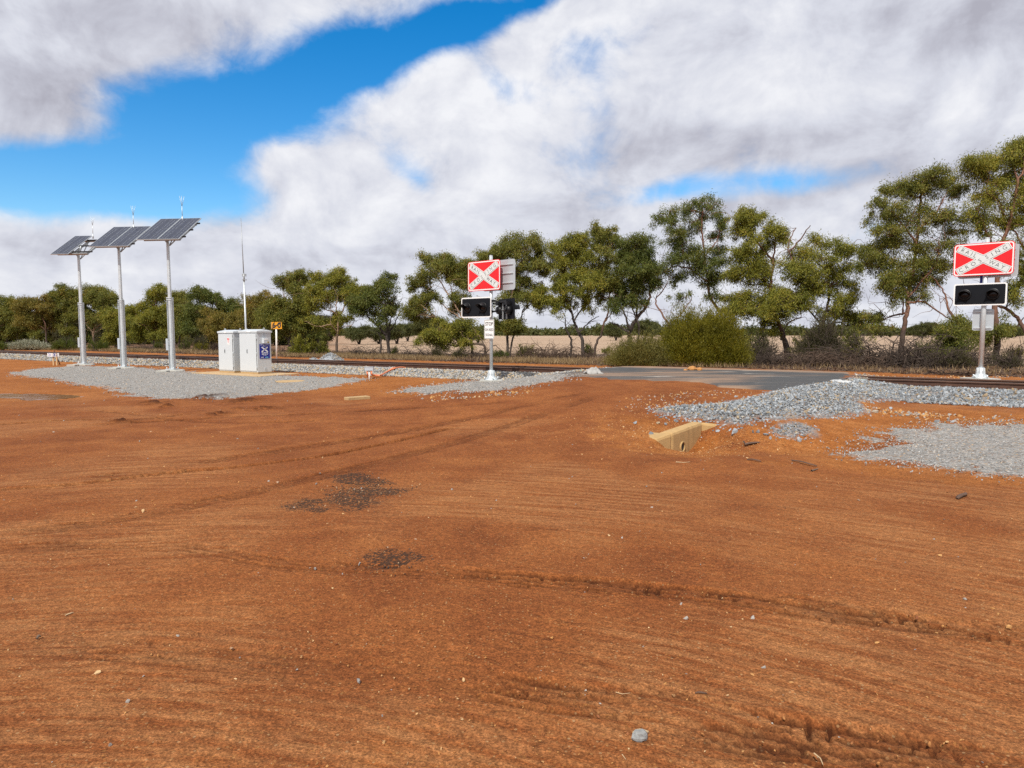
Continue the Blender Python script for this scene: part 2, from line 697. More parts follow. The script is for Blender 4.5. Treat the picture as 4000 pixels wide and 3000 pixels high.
M = {}
M['galv'] = mat_galv('galvanised_steel', (0.60, 0.64, 0.66), 0.45)
M['galv_dark'] = mat_galv('weathered_galvanised_steel', (0.36, 0.38, 0.39))
M['alu'] = mat_plain('sheet_aluminium', (0.50, 0.54, 0.57), 0.42, 0.35, 0.06)
M['white'] = mat_plain('white_sheeting', (0.80, 0.80, 0.79), 0.4, 0, 0.03)
M['white_post'] = mat_plain('white_paint', (0.78, 0.77, 0.72), 0.55, 0, 0.06)
M['signgrey'] = mat_plain('reflective_white_sheeting', (0.64, 0.66, 0.65), 0.35, 0, 0.04, 30)
M['red'] = mat_plain('red_sheeting', (0.70, 0.010, 0.016), 0.42, 0, 0.05)
M['black'] = mat_plain('black_paint', (0.012, 0.012, 0.014), 0.5, 0, 0.2)
M['blackgloss'] = mat_plain('black_plastic', (0.008, 0.008, 0.009), 0.4, 0, 0.2, spec=0.3)
M['board'] = mat_plain('matt_black_board', (0.009, 0.010, 0.013), 0.75, 0, 0.2, spec=0.15)
M['ink'] = mat_plain('black_lettering', (0.02, 0.02, 0.022), 0.5, 0, 0.0)
M['inkgrey'] = mat_plain('grey_lettering', (0.03, 0.03, 0.033), 0.5, 0, 0.0)
M['lens'] = mat_plain('dark_lens', (0.012, 0.008, 0.008), 0.15, 0, 0.1, spec=0.3)
M['yellow'] = mat_plain('yellow_sheeting', (0.66, 0.29, 0.012), 0.42, 0, 0.05)
M['blue'] = mat_plain('blue_sheeting', (0.010, 0.022, 0.27), 0.4, 0, 0.05)
M['bluestrap'] = mat_plain('blue_fabric', (0.015, 0.03, 0.26), 0.6, 0, 0.1)
M['inkwhite'] = mat_plain('white_lettering', (0.80, 0.82, 0.85), 0.5, 0, 0.0)
M['inkcyan'] = mat_plain('pale_blue_lettering', (0.22, 0.62, 0.80), 0.5, 0, 0.0)
M['cabinet'] = mat_plain('grey_powder_coat', (0.54, 0.57, 0.59), 0.42, 0.0, 0.03, 3)
M['dark'] = mat_plain('dark_gap', (0.03, 0.03, 0.03), 0.7)
M['brass'] = mat_plain('brass', (0.45, 0.32, 0.10), 0.35, 0.7)
M['concrete'] = mat_concrete('grey_concrete', (0.42, 0.41, 0.37))
M['tan_concrete'] = mat_concrete('stained_tan_concrete', (0.46, 0.31, 0.15))
M['headwall'] = mat_concrete('ochre_stained_concrete', (0.47, 0.30, 0.125))
M['pad'] = mat_plain('dusty_slab', (0.46, 0.31, 0.16), 0.9, 0, 0.15, 4)
M['orange'] = mat_plain('orange_conduit', (0.72, 0.22, 0.09), 0.45, 0, 0.06)
M['boxgrey'] = mat_plain('grey_plastic_box', (0.42, 0.46, 0.50), 0.5, 0, 0.05)
M['timber'] = mat_plain('pale_timber', (0.55, 0.38, 0.20), 0.8, 0, 0.2, 12)
M['rust'] = mat_plain('rusty_steel', (0.075, 0.030, 0.018), 0.85, 0.2, 0.35, 9, 0.003)
M['orange_rock'] = mat_plain('orange_rock', (0.46, 0.22, 0.07), 0.9, 0, 0.3, 7, 0.01)
M['greystone'] = mat_plain('grey_granite', (0.25, 0.255, 0.25), 0.85, 0, 0.35, 60, 0.004)
M['cloth'] = mat_plain('dusty_grey_geotextile', (0.34, 0.33, 0.31), 0.9, 0, 0.3, 9, 0.006)
M['cloth_white'] = mat_plain('white_geotextile', (0.46, 0.47, 0.47), 0.9, 0, 0.15, 9, 0.006)
M['mint'] = mat_plain('pale_green_rubber', (0.30, 0.42, 0.33), 0.7, 0, 0.1)
M['barkbit'] = mat_plain('shed_bark', (0.10, 0.055, 0.035), 0.85, 0, 0.4, 14, 0.004)
M['stick'] = mat_plain('dead_wood', (0.15, 0.105, 0.075), 0.9, 0, 0.35, 8)
M['straw'] = mat_plain('straw', (0.48, 0.34, 0.19), 0.8, 0, 0.2)
M['deadtwig'] = mat_plain('grey_dead_twigs', (0.080, 0.050, 0.033), 0.9, 0, 0.45, 3)
M['darktwig'] = mat_plain('dark_twigs', (0.055, 0.038, 0.028), 0.9, 0, 0.4, 3)
M['ballast'] = mat_stone('crushed_blue_stone', [(0.0, (0.13, 0.14, 0.148)), (0.45, (0.27, 0.292, 0.31)), (0.84, (0.41, 0.435, 0.455)), (0.90, (0.38, 0.31, 0.21)), (1.0, (0.32, 0.22, 0.12))])
M['ballast_warm'] = mat_stone('dusty_ballast', [(0.0, (0.16, 0.165, 0.165)), (0.4, (0.33, 0.335, 0.335)), (0.66, (0.48, 0.47, 0.45)), (0.74, (0.44, 0.32, 0.18)), (1.0, (0.52, 0.43, 0.30))])
M['grit'] = mat_stone('road_grit', [(0.0, (0.24, 0.22, 0.20)), (0.35, (0.40, 0.37, 0.33)), (0.5, (0.40, 0.19, 0.06)), (0.85, (0.52, 0.27, 0.09)), (1.0, (0.60, 0.44, 0.24))])
M['pebble'] = mat_stone('laterite_pebbles', [(0.0, (0.20, 0.06, 0.02)), (0.4, (0.36, 0.14, 0.04)), (0.8, (0.50, 0.24, 0.07)), (1.0, (0.55, 0.38, 0.20))])
M['tarcrumb'] = mat_stone('bitumen_crumbs', [(0.0, (0.020, 0.018, 0.016)), (0.42, (0.060, 0.046, 0.036)), (0.58, (0.14, 0.075, 0.04)), (0.85, (0.32, 0.17, 0.07)), (1.0, (0.45, 0.33, 0.20))])
M['leaf_olive'] = mat_leaf('olive_gum_leaves', [(0.0, (0.055, 0.077, 0.018)), (0.35, (0.130, 0.142, 0.027)), (0.7, (0.231, 0.220, 0.039)), (0.9, (0.305, 0.227, 0.049)), (1.0, (0.352, 0.152, 0.049))])
M['leaf_fresh'] = mat_leaf('yellow_green_gum_leaves', [(0.0, (0.072, 0.094, 0.018)), (0.4, (0.170, 0.177, 0.027)), (0.75, (0.305, 0.279, 0.038)), (1.0, (0.419, 0.296, 0.051))])
M['leaf_dark'] = mat_leaf('deep_green_gum_leaves', [(0.0, (0.046, 0.069, 0.018)), (0.4, (0.100, 0.125, 0.026)), (0.8, (0.186, 0.190, 0.038)), (1.0, (0.259, 0.177, 0.051))])
M['leaf_brown'] = mat_leaf('bronze_gum_leaves', [(0.0, (0.078, 0.082, 0.019)), (0.4, (0.170, 0.149, 0.030)), (0.75, (0.277, 0.206, 0.042)), (1.0, (0.370, 0.185, 0.051))])
M['leaf_grey'] = mat_leaf('silver_saltbush_leaves', [(0.0, (0.15, 0.15, 0.105)), (0.5, (0.27, 0.27, 0.19)), (1.0, (0.40, 0.38, 0.29))], 0.12)
M['leaf_broom'] = mat_leaf('broombush_needles', [(0.0, (0.040, 0.060, 0.012)), (0.5, (0.088, 0.110, 0.018)), (1.0, (0.15, 0.155, 0.028))])
M['leaf_wattle'] = mat_leaf('yellow_wattle_needles', [(0.0, (0.070, 0.070, 0.009)), (0.45, (0.150, 0.140, 0.012)), (1.0, (0.26, 0.215, 0.018))])
M['leaf_pale'] = mat_leaf('pale_bush_leaves', [(0.0, (0.085, 0.080, 0.022)), (0.5, (0.170, 0.155, 0.040)), (1.0, (0.27, 0.225, 0.070))])
M['leaf_dull'] = mat_leaf('dull_understorey_leaves', [(0.0, (0.035, 0.036, 0.016)), (0.5, (0.070, 0.065, 0.028)), (1.0, (0.12, 0.10, 0.045))])
M['leaf_far'] = mat_leaf('distant_leaves', [(0.0, (0.050, 0.062, 0.022)), (0.5, (0.095, 0.105, 0.033)), (1.0, (0.16, 0.145, 0.05))])
M['grass'] = mat_leaf('dry_grass', [(0.0, (0.13, 0.085, 0.045)), (0.5, (0.25, 0.17, 0.085)), (1.0, (0.40, 0.29, 0.16))], 0.2)
M['bark_dark'] = mat_bark('dark_rough_bark', (0.060, 0.045, 0.036), (0.16, 0.085, 0.055), 2.2, 4.2)
M['bark_red'] = mat_bark('red_smooth_bark', (0.085, 0.058, 0.044), (0.22, 0.105, 0.066), 1.2, 3.0)
M['bark_pale'] = mat_bark('pale_tan_bark', (0.095, 0.065, 0.046), (0.40, 0.26, 0.165), 0.9, 2.0)

# ------------------------------------------------------------------ lettering meshes (made first, while the scene is light)
_text = {}


def text_mesh(body, size, bold=0.0, sx=1.0):
    k = (body, size, bold, sx)
    if k not in _text:
        c = bpy.data.curves.new('lettering', 'FONT')
        c.body = body
        c.size = size
        c.align_x = 'CENTER'
        c.align_y = 'CENTER'
        c.extrude = 0.0012
        c.offset = bold
        c.resolution_u = 3
        o = bpy.data.objects.new('lettering', c)
        COL.objects.link(o)
        dg = bpy.context.evaluated_depsgraph_get()
        me = bpy.data.meshes.new_from_object(o.evaluated_get(dg))
        COL.objects.unlink(o)
        bpy.data.objects.remove(o)
        # letters lie in x,y facing +z: turn them to x,z facing -y
        for v in me.vertices:
            x, y, z = v.co
            v.co = (x * sx, -z, y)
        me.update()
        _text[k] = me
    return _text[k].copy()


def letters(body, size, mat, parent, fr, x=0.0, z=0.0, d=0.0, rot=0.0, bold=0.0, sx=1.0, name='lettering'):
    """text on a panel: fr is the panel frame (x right, z up, -y towards the viewer)"""
    me = text_mesh(body, size, bold, sx)
    o = link(name, me, mat, parent)
    o.matrix_local = fr @ Matrix.Translation((x, d, z)) @ Matrix.Rotation(R(-rot), 4, 'Y')
    return o
# ------------------------------------------------------------------ the ground: one sheet, fine near the viewer and coarse far away
PAD_A = gpoly([(60, 1456), (150, 1441), (330, 1431), (560, 1438), (700, 1452), (860, 1462), (1060, 1467), (1370, 1478), (1425, 1486), (1350, 1501), (1180, 1527),
               (1000, 1547), (850, 1563), (760, 1560), (600, 1556), (500, 1545), (470, 1522), (300, 1502), (180, 1479), (90, 1470)])
PAD_B = gpoly([(1540, 1533), (1620, 1518), (1700, 1507), (1860, 1489), (2080, 1470), (2230, 1466), (2190, 1486), (2080, 1506), (1960, 1522), (1800, 1534), (1640, 1536)])
PAD_C = gpoly([(3340, 1772), (3420, 1725), (3520, 1695), (3700, 1668), (4100, 1655), (4700, 1690), (4800, 1900), (4300, 1890), (4000, 1862), (3800, 1846), (3600, 1826), (3440, 1802)])
SPILL = gpoly([(2554, 1604), (2661, 1590), (2838, 1580), (2960, 1552), (3030, 1534), (3130, 1511), (3260, 1497), (3360, 1507), (3500, 1520), (3480, 1560), (3414, 1565), (3337, 1569),
               (3383, 1612), (3260, 1628), (3068, 1638), (2900, 1664), (2792, 1655), (2707, 1641), (2607, 1620)])
SPILL2 = gpoly([(3020, 1690), (3060, 1662), (3120, 1655), (3172, 1675), (3165, 1704), (3100, 1712), (3050, 1706)])
ORANGE_C = gpoly([(2440, 1650), (2560, 1640), (2800, 1670), (3000, 1670), (3380, 1580), (3700, 1590), (4300, 1640), (4300, 1700), (3700, 1690), (3450, 1730), (3380, 1800), (3180, 1800), (2950, 1752), (2700, 1790), (2500, 1760), (2400, 1700)])
ORANGE_E = gpoly([(3000, 1800), (3400, 1790), (3700, 1850), (4100, 1880), (4500, 1930), (4500, 2010), (4000, 1930), (3600, 1880), (3200, 1840)])
TAR1 = gpoly([(1140, 1976), (1220, 1957), (1290, 1950), (1300, 1915), (1330, 1890), (1325, 1862), (1370, 1850), (1440, 1856), (1490, 1880), (1530, 1905), (1590, 1912), (1570, 1928), (1500, 1935),
              (1490, 1965), (1420, 1985), (1350, 1978), (1250, 1980), (1170, 1985)])
TAR2 = gpoly([(1445, 2178), (1480, 2150), (1540, 2150), (1600, 2165), (1650, 2178), (1600, 2195), (1560, 2215), (1500, 2215), (1470, 2195)])
TAR3 = gpoly([(2830, 1970), (2950, 1968), (3100, 1985), (3050, 2000), (2900, 1995)])
PUDDLE = gpoly([(-250, 1545), (-80, 1539), (60, 1536), (170, 1538), (250, 1541), (330, 1550), (250, 1553), (200, 1560), (120, 1563), (60, 1556), (0, 1553), (-120, 1556)])

TRACKS = [  # points in the photograph, width in metres, depth, strength of the tread, seed
    ([(-120, 1925), (0, 1912), (300, 1892), (640, 1850), (1000, 1815), (1300, 1775), (1550, 1722), (1800, 1660)], 0.13, 0.036, 0.9, 1),
    ([(1600, 2225), (2000, 2262), (2500, 2300), (3000, 2360), (3300, 2405), (3700, 2450), (4200, 2520)], 0.26, 0.026, 1.0, 2),
    ([(1750, 2640), (2200, 2720), (2600, 2755), (2900, 2835), (3400, 2915), (4200, 3040)], 0.28, 0.028, 1.0, 3),
    ([(2500, 2870), (2900, 2900), (3300, 2990), (3700, 3080)], 0.24, 0.018, 1.0, 9),
    ([(0, 2470), (200, 2515), (800, 2565), (1300, 2620), (1900, 2640), (2200, 2650)], 0.24, 0.007, 0.7, 4),
    ([(-100, 2150), (300, 2130), (700, 2140), (1050, 2200), (1400, 2225), (2000, 2258)], 0.22, 0.010, 0.8, 5),
    ([(300, 1665), (700, 1640), (1000, 1625), (1500, 1600), (2000, 1570)], 0.28, 0.018, 0.5, 6),
    ([(-100, 1665), (300, 1640), (520, 1640), (900, 1600), (1300, 1580)], 0.22, 0.020, 0.5, 7),
    ([(330, 1600), (500, 1615), (700, 1640), (900, 1650), (1300, 1640)], 0.20, 0.020, 0.4, 8),
    ([(2800, 2330), (3200, 2350), (3600, 2420), (4200, 2470)], 0.16, 0.010, 0.8, 10),
    ([(2300, 1530), (1800, 1640), (1100, 1760), (300, 1880)], 0.30, 0.015, 0.6, 14),
    ([(2350, 1540), (1900, 1690), (1300, 1850), (500, 2020), (-100, 2100)], 0.30, 0.013, 0.6, 15),
    ([(1100, 2560), (1400, 2600), (1700, 2610), (2050, 2590)], 0.20, 0.007, 0.9, 11),
]


def build_ground():
    na = 880
    ang = np.concatenate([np.linspace(-180, -54, 26)[:-1], np.linspace(-54, 54, na), np.linspace(54, 180, 26)[1:-1]])
    ang = np.radians(ang)
    rad = np.concatenate([[0.02, 0.5], np.exp(np.linspace(math.log(1.35), math.log(62), 1150)), np.exp(np.linspace(math.log(64), math.log(6000), 90))])
    A, Rr = np.meshgrid(ang, rad)
    X, Y = Rr * np.sin(A), Rr * np.cos(A)
    shp = X.shape
    x, y = X.ravel(), Y.ravel()
    r = Rr.ravel()
    near = r < 75
    z = hgt(x, y)
    s, q = to_sq(x, y)
    dn = fbm(x * 0.9, y * 0.9, 4, 3) - 0.5
    d2 = fbm(x * 4.0, y * 4.0, 4, 7) - 0.5

    def zone(poly, soft, amp, lim=None):
        out = np.zeros_like(x)
        p = np.array(poly)
        pad = soft + amp + 0.5
        sel = near & (x > p[:, 0].min() - pad) & (x < p[:, 0].max() + pad) & (y > p[:, 1].min() - pad) & (y < p[:, 1].max() + pad)
        sd = poly_sd(x[sel], y[sel], poly)
        out[sel] = smooth(-soft, soft, sd + amp * (2.4 * d2[sel] + dn[sel]))
        return out
    gravel = np.maximum.reduce([zone(PAD_A, 0.16, 0.45), zone(PAD_B, 0.12, 0.30), zone(PAD_C, 0.28, 0.55) * 0.92])
    ball = smooth(-1.62, -1.42, q + 0.25 * d2 + 0.7 * smooth(-8, -12, s)) * (1 - smooth(2.2, 2.7, q + 0.5 * dn))
    on_road = (1 - smooth(3.4, 4.0, np.abs(s - S_ROAD) + 0.3 * d2))
    ball = ball * (1 - on_road)
    ball = np.maximum(ball, np.maximum(zone(SPILL, 0.08, 0.22), zone(SPILL2, 0.08, 0.15)) * 0.9)
    tar = np.maximum.reduce([zone(TAR1, 0.16, 0.26) * (0.55 + 0.9 * np.clip(d2 + 0.5, 0, 1)), zone(TAR2, 0.07, 0.12) * 0.85, zone(TAR3, 0.25, 0.3) * 0.35])
    orange = np.maximum(zone(ORANGE_C, 0.45, 0.8), zone(ORANGE_E, 0.5, 0.6) * 0.8)
    side = smooth(-8.5, -5.0, q + 1.5 * dn) * (1 - smooth(5.6, 7.2, q + 1.2 * dn))
    side = side * smooth(-3.6, -1.8, s - 0.25 * np.clip(-q - 3.5, 0, 30) + 1.6 * dn)
    orange = np.maximum(orange, side)
    strip = smooth(1.6, 2.4, q) * (1 - smooth(5.6, 7.2, q + 1.2 * dn)) * 0.8
    orange = np.maximum(orange, strip)
    left = smooth(14, 19, -x + 0.35 * y + 4 * dn) * (q < 0) * 0.75
    orange = np.maximum(orange, left * (1 - smooth(8, 15, 22 - y)))
    litter = smooth(5.6, 7.4, q + 1.6 * dn) * (1 - smooth(13, 20, q + 4 * dn))
    field = smooth(12, 18, q + 4 * dn)
    woods = smooth(0.20, 0.34, -x / np.maximum(y, 1.0) + 0.12 * dn) * smooth(9, 13, q)
    field = field * (1 - 0.8 * woods)
    litter = np.maximum(litter, woods * 0.8)
    pale = np.clip(smooth(0.50, 0.68, fbm(x * 0.45 + 3, y * 0.45, 4, 31)), 0, 1)
    darkened = np.zeros_like(x)

    # relief
    fade = 1 - smooth(14, 40, r)
    z = z + np.where(near, 0.020 * dn * fade + 0.010 * d2 * fade, 0)
    m4 = r < 14
    f1 = fbm(x[m4] * 15, y[m4] * 15, 3, 21) - 0.5
    f2 = fbm(x[m4] * 48, y[m4] * 48, 2, 25) - 0.5
    z[m4] += 0.0055 * f1 + 0.0032 * f2
    z += gravel * 0.03 * (1 - smooth(0, 1, tar))
    z += np.where(near, zone(SPILL, 0.35, 0.1) * 0.04 + zone(SPILL2, 0.25, 0.1) * 0.03, 0)
    # puddle hollow
    pz = zone(PUDDLE, 0.35, 0.25)
    z -= 0.035 * pz
    # wheel tracks
    for pts, wd, dep, st, sd in TRACKS:
        P = np.array([ground(*p)[:2] for p in pts])
        t = np.linspace(0, len(P) - 1, 260)
        i0 = np.clip(np.floor(t).astype(int), 0, len(P) - 2)
        u = t - i0

        def cr(a, b, c, d, u):
            return 0.5 * ((2 * b) + (-a + c) * u + (2 * a - 5 * b + 4 * c - d) * u ** 2 + (-a + 3 * b - 3 * c + d) * u ** 3)
        g = lambda k: P[np.clip(k, 0, len(P) - 1)]
        C = cr(g(i0 - 1), g(i0), g(i0 + 1), g(i0 + 2), u[:, None])
        L = np.concatenate([[0], np.cumsum(np.linalg.norm(np.diff(C, axis=0), axis=1))])
        pad = wd * 1.6
        sel = np.where(near & (r < 32) & (x > C[:, 0].min() - pad) & (x < C[:, 0].max() + pad) & (y > C[:, 1].min() - pad) & (y < C[:, 1].max() + pad))[0]
        for ch in np.array_split(sel, max(1, len(sel) // 20000)):
            if len(ch) == 0:
                continue
            dx = x[ch][:, None] - C[None, :, 0]
            dy = y[ch][:, None] - C[None, :, 1]
            d = dx * dx + dy * dy
            k = np.argmin(d, 1)
            k2 = np.clip(k, 1, len(C) - 2)
            tg = C[k2 + 1] - C[k2 - 1]
            tg /= np.linalg.norm(tg, axis=1, keepdims=True)
            ox, oy = x[ch] - C[k, 0], y[ch] - C[k, 1]
            lat = ox * -tg[:, 1] + oy * tg[:, 0]
            lon = L[k] + ox * tg[:, 0] + oy * tg[:, 1]
            keep = np.abs(lat) < pad
            a = np.abs(lat) / (wd / 2)
            pres = np.clip(2.6 * fbm(lon * 0.9 + sd * 7, lat * 2 + sd, 3, 60 + sd) - 0.45, 0, 1)
            ends = smooth(0, 0.5, lon) * smooth(0, 0.5, L[-1] - lon)
            bed = (1 - smooth(0.80, 1.08, a))
            rim = np.exp(-((a - 1.18) / 0.16) ** 2)
            wob = 0.022 * (vnoise(lon * 5, lat * 0 + sd, 5) - 0.5) + 0.014 * (vnoise(lon * 21, lat * 12, 6) - 0.5)
            row_ = np.floor((lat + wob) / 0.072)
            g1 = 1 - smooth(0.16, 0.50, np.abs((((lat + wob) / 0.072) % 1.0) - 0.5) * 2)
            g1 = g1 * smooth(0.26, 0.46, vnoise(lon * 6.5, row_ * 7.3 + sd, 9))
            tk = 1 - smooth(0.14, 0.42, np.abs(((lon / 0.075 + 0.7 * vnoise(lon * 4, row_ * 3.1, 3)) % 1.0) - 0.5) * 2)
            tk = tk * smooth(0.50, 0.68, vnoise(lon * 5 + 9, row_ * 5.7 + lat * 16, 11))
            groove = np.maximum(g1, 0.75 * tk) * st
            torn = smooth(0.47, 0.66, fbm(lon * 2.6, lat * 9, 3, 90 + sd)) * bed
            hgtv = 1.25 * dep * (-0.40 * bed - 1.05 * groove * bed + 0.30 * rim * vnoise(lon * 16, lat * 16, 8) - 0.35 * torn)
            w_ = np.clip(1.3 * pres, 0, 1) * ends * keep
            z[ch] += hgtv * w_
            darkened[ch] = np.maximum(darkened[ch], min(1.0, dep / 0.020) * w_ * np.clip(bed * (1.35 * groove + 0.16) + 0.7 * torn * (0.35 + 0.6 * groove), 0, 1))
    # turned, darker clods beside the gravel
    for cx, cy, rx, ry in ((810, 1555, 55, 10), (655, 1588, 22, 7), (480, 1646, 40, 7), (850, 1618, 45, 6), (950, 1567, 60, 9), (3290, 2385, 90, 16), (600, 1575, 60, 6), (1000, 1597, 90, 6)):
        c = ground(cx, cy)
        e1 = np.linalg.norm(ground(cx + rx, cy)[:2] - c[:2])
        e2 = np.linalg.norm(ground(cx, cy - ry)[:2] - c[:2])
        sel = near & (np.abs(x - c[0]) < e1 * 2.2) & (np.abs(y - c[1]) < e2 * 2.2)
        g_ = np.exp(-((x[sel] - c[0]) / e1) ** 2 - ((y[sel] - c[1]) / e2) ** 2)
        nn = fbm(x[sel] * 9, y[sel] * 9, 3, 77)
        z[sel] += g_ * (0.075 * smooth(0.4, 0.75, nn) if cy < 2000 else -0.012 * nn)
        darkened[sel] = np.maximum(darkened[sel], g_ * smooth(0.35, 0.6, nn))
    # tar crumbs sit on the surface
    z += tar * 0.006 * vnoise(x * 60, y * 60, 4) * (r < 14)

    V = np.stack([x, y, z], 1)
    nr, nc = shp
    i = np.arange(nr - 1)[:, None] * nc
    j = np.arange(nc)[None]
    j2 = (j + 1) % nc
    F = np.stack([i + j, i + nc + j, i + nc + j2, i + j2], -1).reshape(-1, 4)[:, ::-1]
    me = np_mesh('ground', V, F, True)
    za = np.stack([gravel, orange, tar, ball], 1).astype(np.float32)
    zb = np.stack([litter, field, darkened, pale], 1).astype(np.float32)
    for nm, arr in (('zone_a', za), ('zone_b', zb)):
        at_ = me.attributes.new(nm, 'FLOAT_COLOR', 'POINT')
        at_.data.foreach_set('color', np.clip(arr, 0, 1).ravel())
    m, t, b = new_mat('red_earth')
    pos = wpos(t)

    def attr(nm):
        n = t.n.new('ShaderNodeAttribute')
        n.attribute_name = nm
        sp = t.n.new('ShaderNodeSeparateColor')
        t.l.new(n.outputs['Color'], sp.inputs[0])
        return sp.outputs[0], sp.outputs[1], sp.outputs[2], n.outputs['Alpha']
    aG, aO, aT, aB = attr('zone_a')
    bL, bF, bD, bP = attr('zone_b')
    sp = t.n.new('ShaderNodeSeparateXYZ')
    t.l.new(pos, sp.inputs[0])
    # streaks left by turning vehicles: arcs round a point
    ddx, ddy = t.math('ADD', sp.outputs[0], 1.9), t.math('ADD', sp.outputs[1], 1.75)
    rr = t.math('SQRT', t.math('ADD', t.math('MULTIPLY', ddx, ddx), t.math('MULTIPLY', ddy, ddy)))
    th = t.math('ARCTAN2', ddx, ddy)
    streak = t.noise(t.comb(t.math('MULTIPLY', rr, 5.5), t.math('MULTIPLY', th, 5.0)), 1.0, 6, 0.62, 0.3)
    streak2 = t.noise(t.comb(t.math('MULTIPLY', rr, 16.0), t.math('MULTIPLY', th, 9.0), 5.0), 1.0, 5, 0.65, 0.3)
    big = t.noise(pos, 0.55, 5, 0.6)
    mid = t.noise(pos, 5.0, 5, 0.62)
    fine = t.noise(pos, 95.0, 4, 0.7)
    fine2 = t.noise(pos, 34.0, 4, 0.65)
    # the streaks come and go; elsewhere the surface is blotchy
    where_ = t.math('MULTIPLY', t.sstep(t.noise(pos, 0.42, 3, 0.5), 0.40, 0.60), t.math('SUBTRACT', 1.0, t.math('MULTIPLY', t.sstep(rr, 7.5, 13.0), 0.75)))
    blot = t.noise(pos, 1.6, 6, 0.65, 0.5)
    st = t.math('ADD', t.math('MULTIPLY', streak, 0.5), t.math('MULTIPLY', streak2, 0.5))
    loc = t.n.new('ShaderNodeMix')
    t.put(loc.inputs[0], t.math('ADD', 0.08, t.math('MULTIPLY', where_, 0.55)))
    t.put(loc.inputs[2], blot)
    t.put(loc.inputs[3], st)
    f = t.math('ADD', t.math('MULTIPLY', loc.outputs[0], 0.62), t.math('MULTIPLY', big, 0.38))
    earth = t.ramp(f, [(0.28, (0.140, 0.041, 0.0128)), (0.46, (0.225, 0.071, 0.0208)), (0.60, (0.300, 0.105, 0.0310)), (0.74, (0.395, 0.160, 0.053))])
    # worn pale patches
    earth = t.mix(t.math('MULTIPLY', bP, t.math('MULTIPLY', t.sstep(streak2, 0.36, 0.66), 0.60)), earth, (0.40, 0.185, 0.072))
    orange_c = t.ramp(t.math('ADD', t.math('MULTIPLY', mid, 0.5), t.math('MULTIPLY', big, 0.5)), [(0.30, (0.200, 0.062, 0.014)), (0.5, (0.320, 0.112, 0.027)), (0.70, (0.43, 0.180, 0.056))])
    c = t.mix(aO, earth, orange_c)
    # thin dark torn lines along the sweep of the wheels
    thin = t.noise(t.comb(t.math('MULTIPLY', rr, 26.0), t.math('MULTIPLY', th, 11.0), 9.0), 1.0, 4, 0.6, 0.6)
    tl = t.math('MULTIPLY', t.math('SUBTRACT', 1.0, t.sstep(thin, 0.29, 0.40)), t.math('ADD', 0.25, t.math('MULTIPLY', where_, 0.6)))
    tl = t.math('MULTIPLY', tl, t.math('SUBTRACT', 1.0, t.math('MAXIMUM', aG, aB)))
    c = t.mix(t.math('MULTIPLY', tl, 0.55), c, (0.070, 0.021, 0.009))
    # litter under the trees and stubble beyond
    lit_c = t.ramp(t.noise(pos, 7.0, 5, 0.7), [(0.3, (0.070, 0.038, 0.022)), (0.5, (0.15, 0.080, 0.042)), (0.7, (0.25, 0.15, 0.085))])
    c = t.mix(bL, c, lit_c)
    row = t.noise(t.mapping(pos, rot=(0, 0, R(-14)), scale=(0.02, 0.55, 1)), 1.0, 4, 0.6)
    fld_c = t.ramp(t.math('ADD', t.math('MULTIPLY', row, 0.7), t.math('MULTIPLY', t.noise(pos, 0.035, 4, 0.6), 0.3)), [(0.32, (0.30, 0.20, 0.13)), (0.5, (0.40, 0.285, 0.195)), (0.68, (0.48, 0.36, 0.26))])
    c = t.mix(bF, c, fld_c)
    # grain of the dirt
    c = t.mix(0.85, c, t.ramp(fine, [(0.33, 0.38), (0.5, 0.92), (0.68, 1.7)]), 'MULTIPLY')
    c = t.mix(0.40, c, t.ramp(fine2, [(0.33, 0.62), (0.68, 1.30)]), 'MULTIPLY')
    c = t.mix(0.45, c, t.ramp(t.noise(pos, 17.0, 3, 0.7), [(0.34, 0.62), (0.66, 1.34)]), 'MULTIPLY')
    # yellow laterite pebbles as flecks
    v = t.n.new('ShaderNodeTexVoronoi')
    t.l.new(pos, v.inputs['Vector'])
    v.inputs['Scale'].default_value = 62.0
    vs = t.n.new('ShaderNodeSeparateColor')
    t.l.new(v.outputs['Color'], vs.inputs[0])
    fl = t.math('MULTIPLY', t.math('GREATER_THAN', vs.outputs[0], 0.80), t.math('LESS_THAN', v.outputs['Distance'], 0.40))
    fl = t.math('MULTIPLY', fl, t.math('SUBTRACT', 1.0, t.math('MAXIMUM', aG, aT)))
    c = t.mix(t.math('MULTIPLY', fl, 0.50), c, t.ramp(vs.outputs[1], [(0.0, (0.30, 0.11, 0.03)), (0.6, (0.44, 0.20, 0.06)), (1.0, (0.50, 0.33, 0.17))]))
    # fine grey road metal
    v2 = t.n.new('ShaderNodeTexVoronoi')
    t.l.new(pos, v2.inputs['Vector'])
    v2.inputs['Scale'].default_value = 34.0
    v2s = t.n.new('ShaderNodeSeparateColor')
    t.l.new(v2.outputs['Color'], v2s.inputs[0])
    gr = t.ramp(v2s.outputs[0], [(0.0, (0.15, 0.145, 0.135)), (0.5, (0.30, 0.295, 0.28)), (0.9, (0.42, 0.41, 0.39)), (1.0, (0.42, 0.28, 0.14))])
    gr = t.mix(0.5, gr, t.ramp(fine, [(0.3, 0.45), (0.7, 1.3)]), 'MULTIPLY')
    gr = t.mix(t.math('MULTIPLY', t.sstep(mid, 0.55, 0.72), 0.35), gr, (0.28, 0.18, 0.11))
    aGs = t.math('ADD', aG, t.math('MULTIPLY', t.math('SUBTRACT', vs.outputs[2], 0.5), t.math('MULTIPLY', aG, 0.9)), clamp=True)
    c = t.mix(t.sstep(aGs, 0.25, 0.75), c, gr)
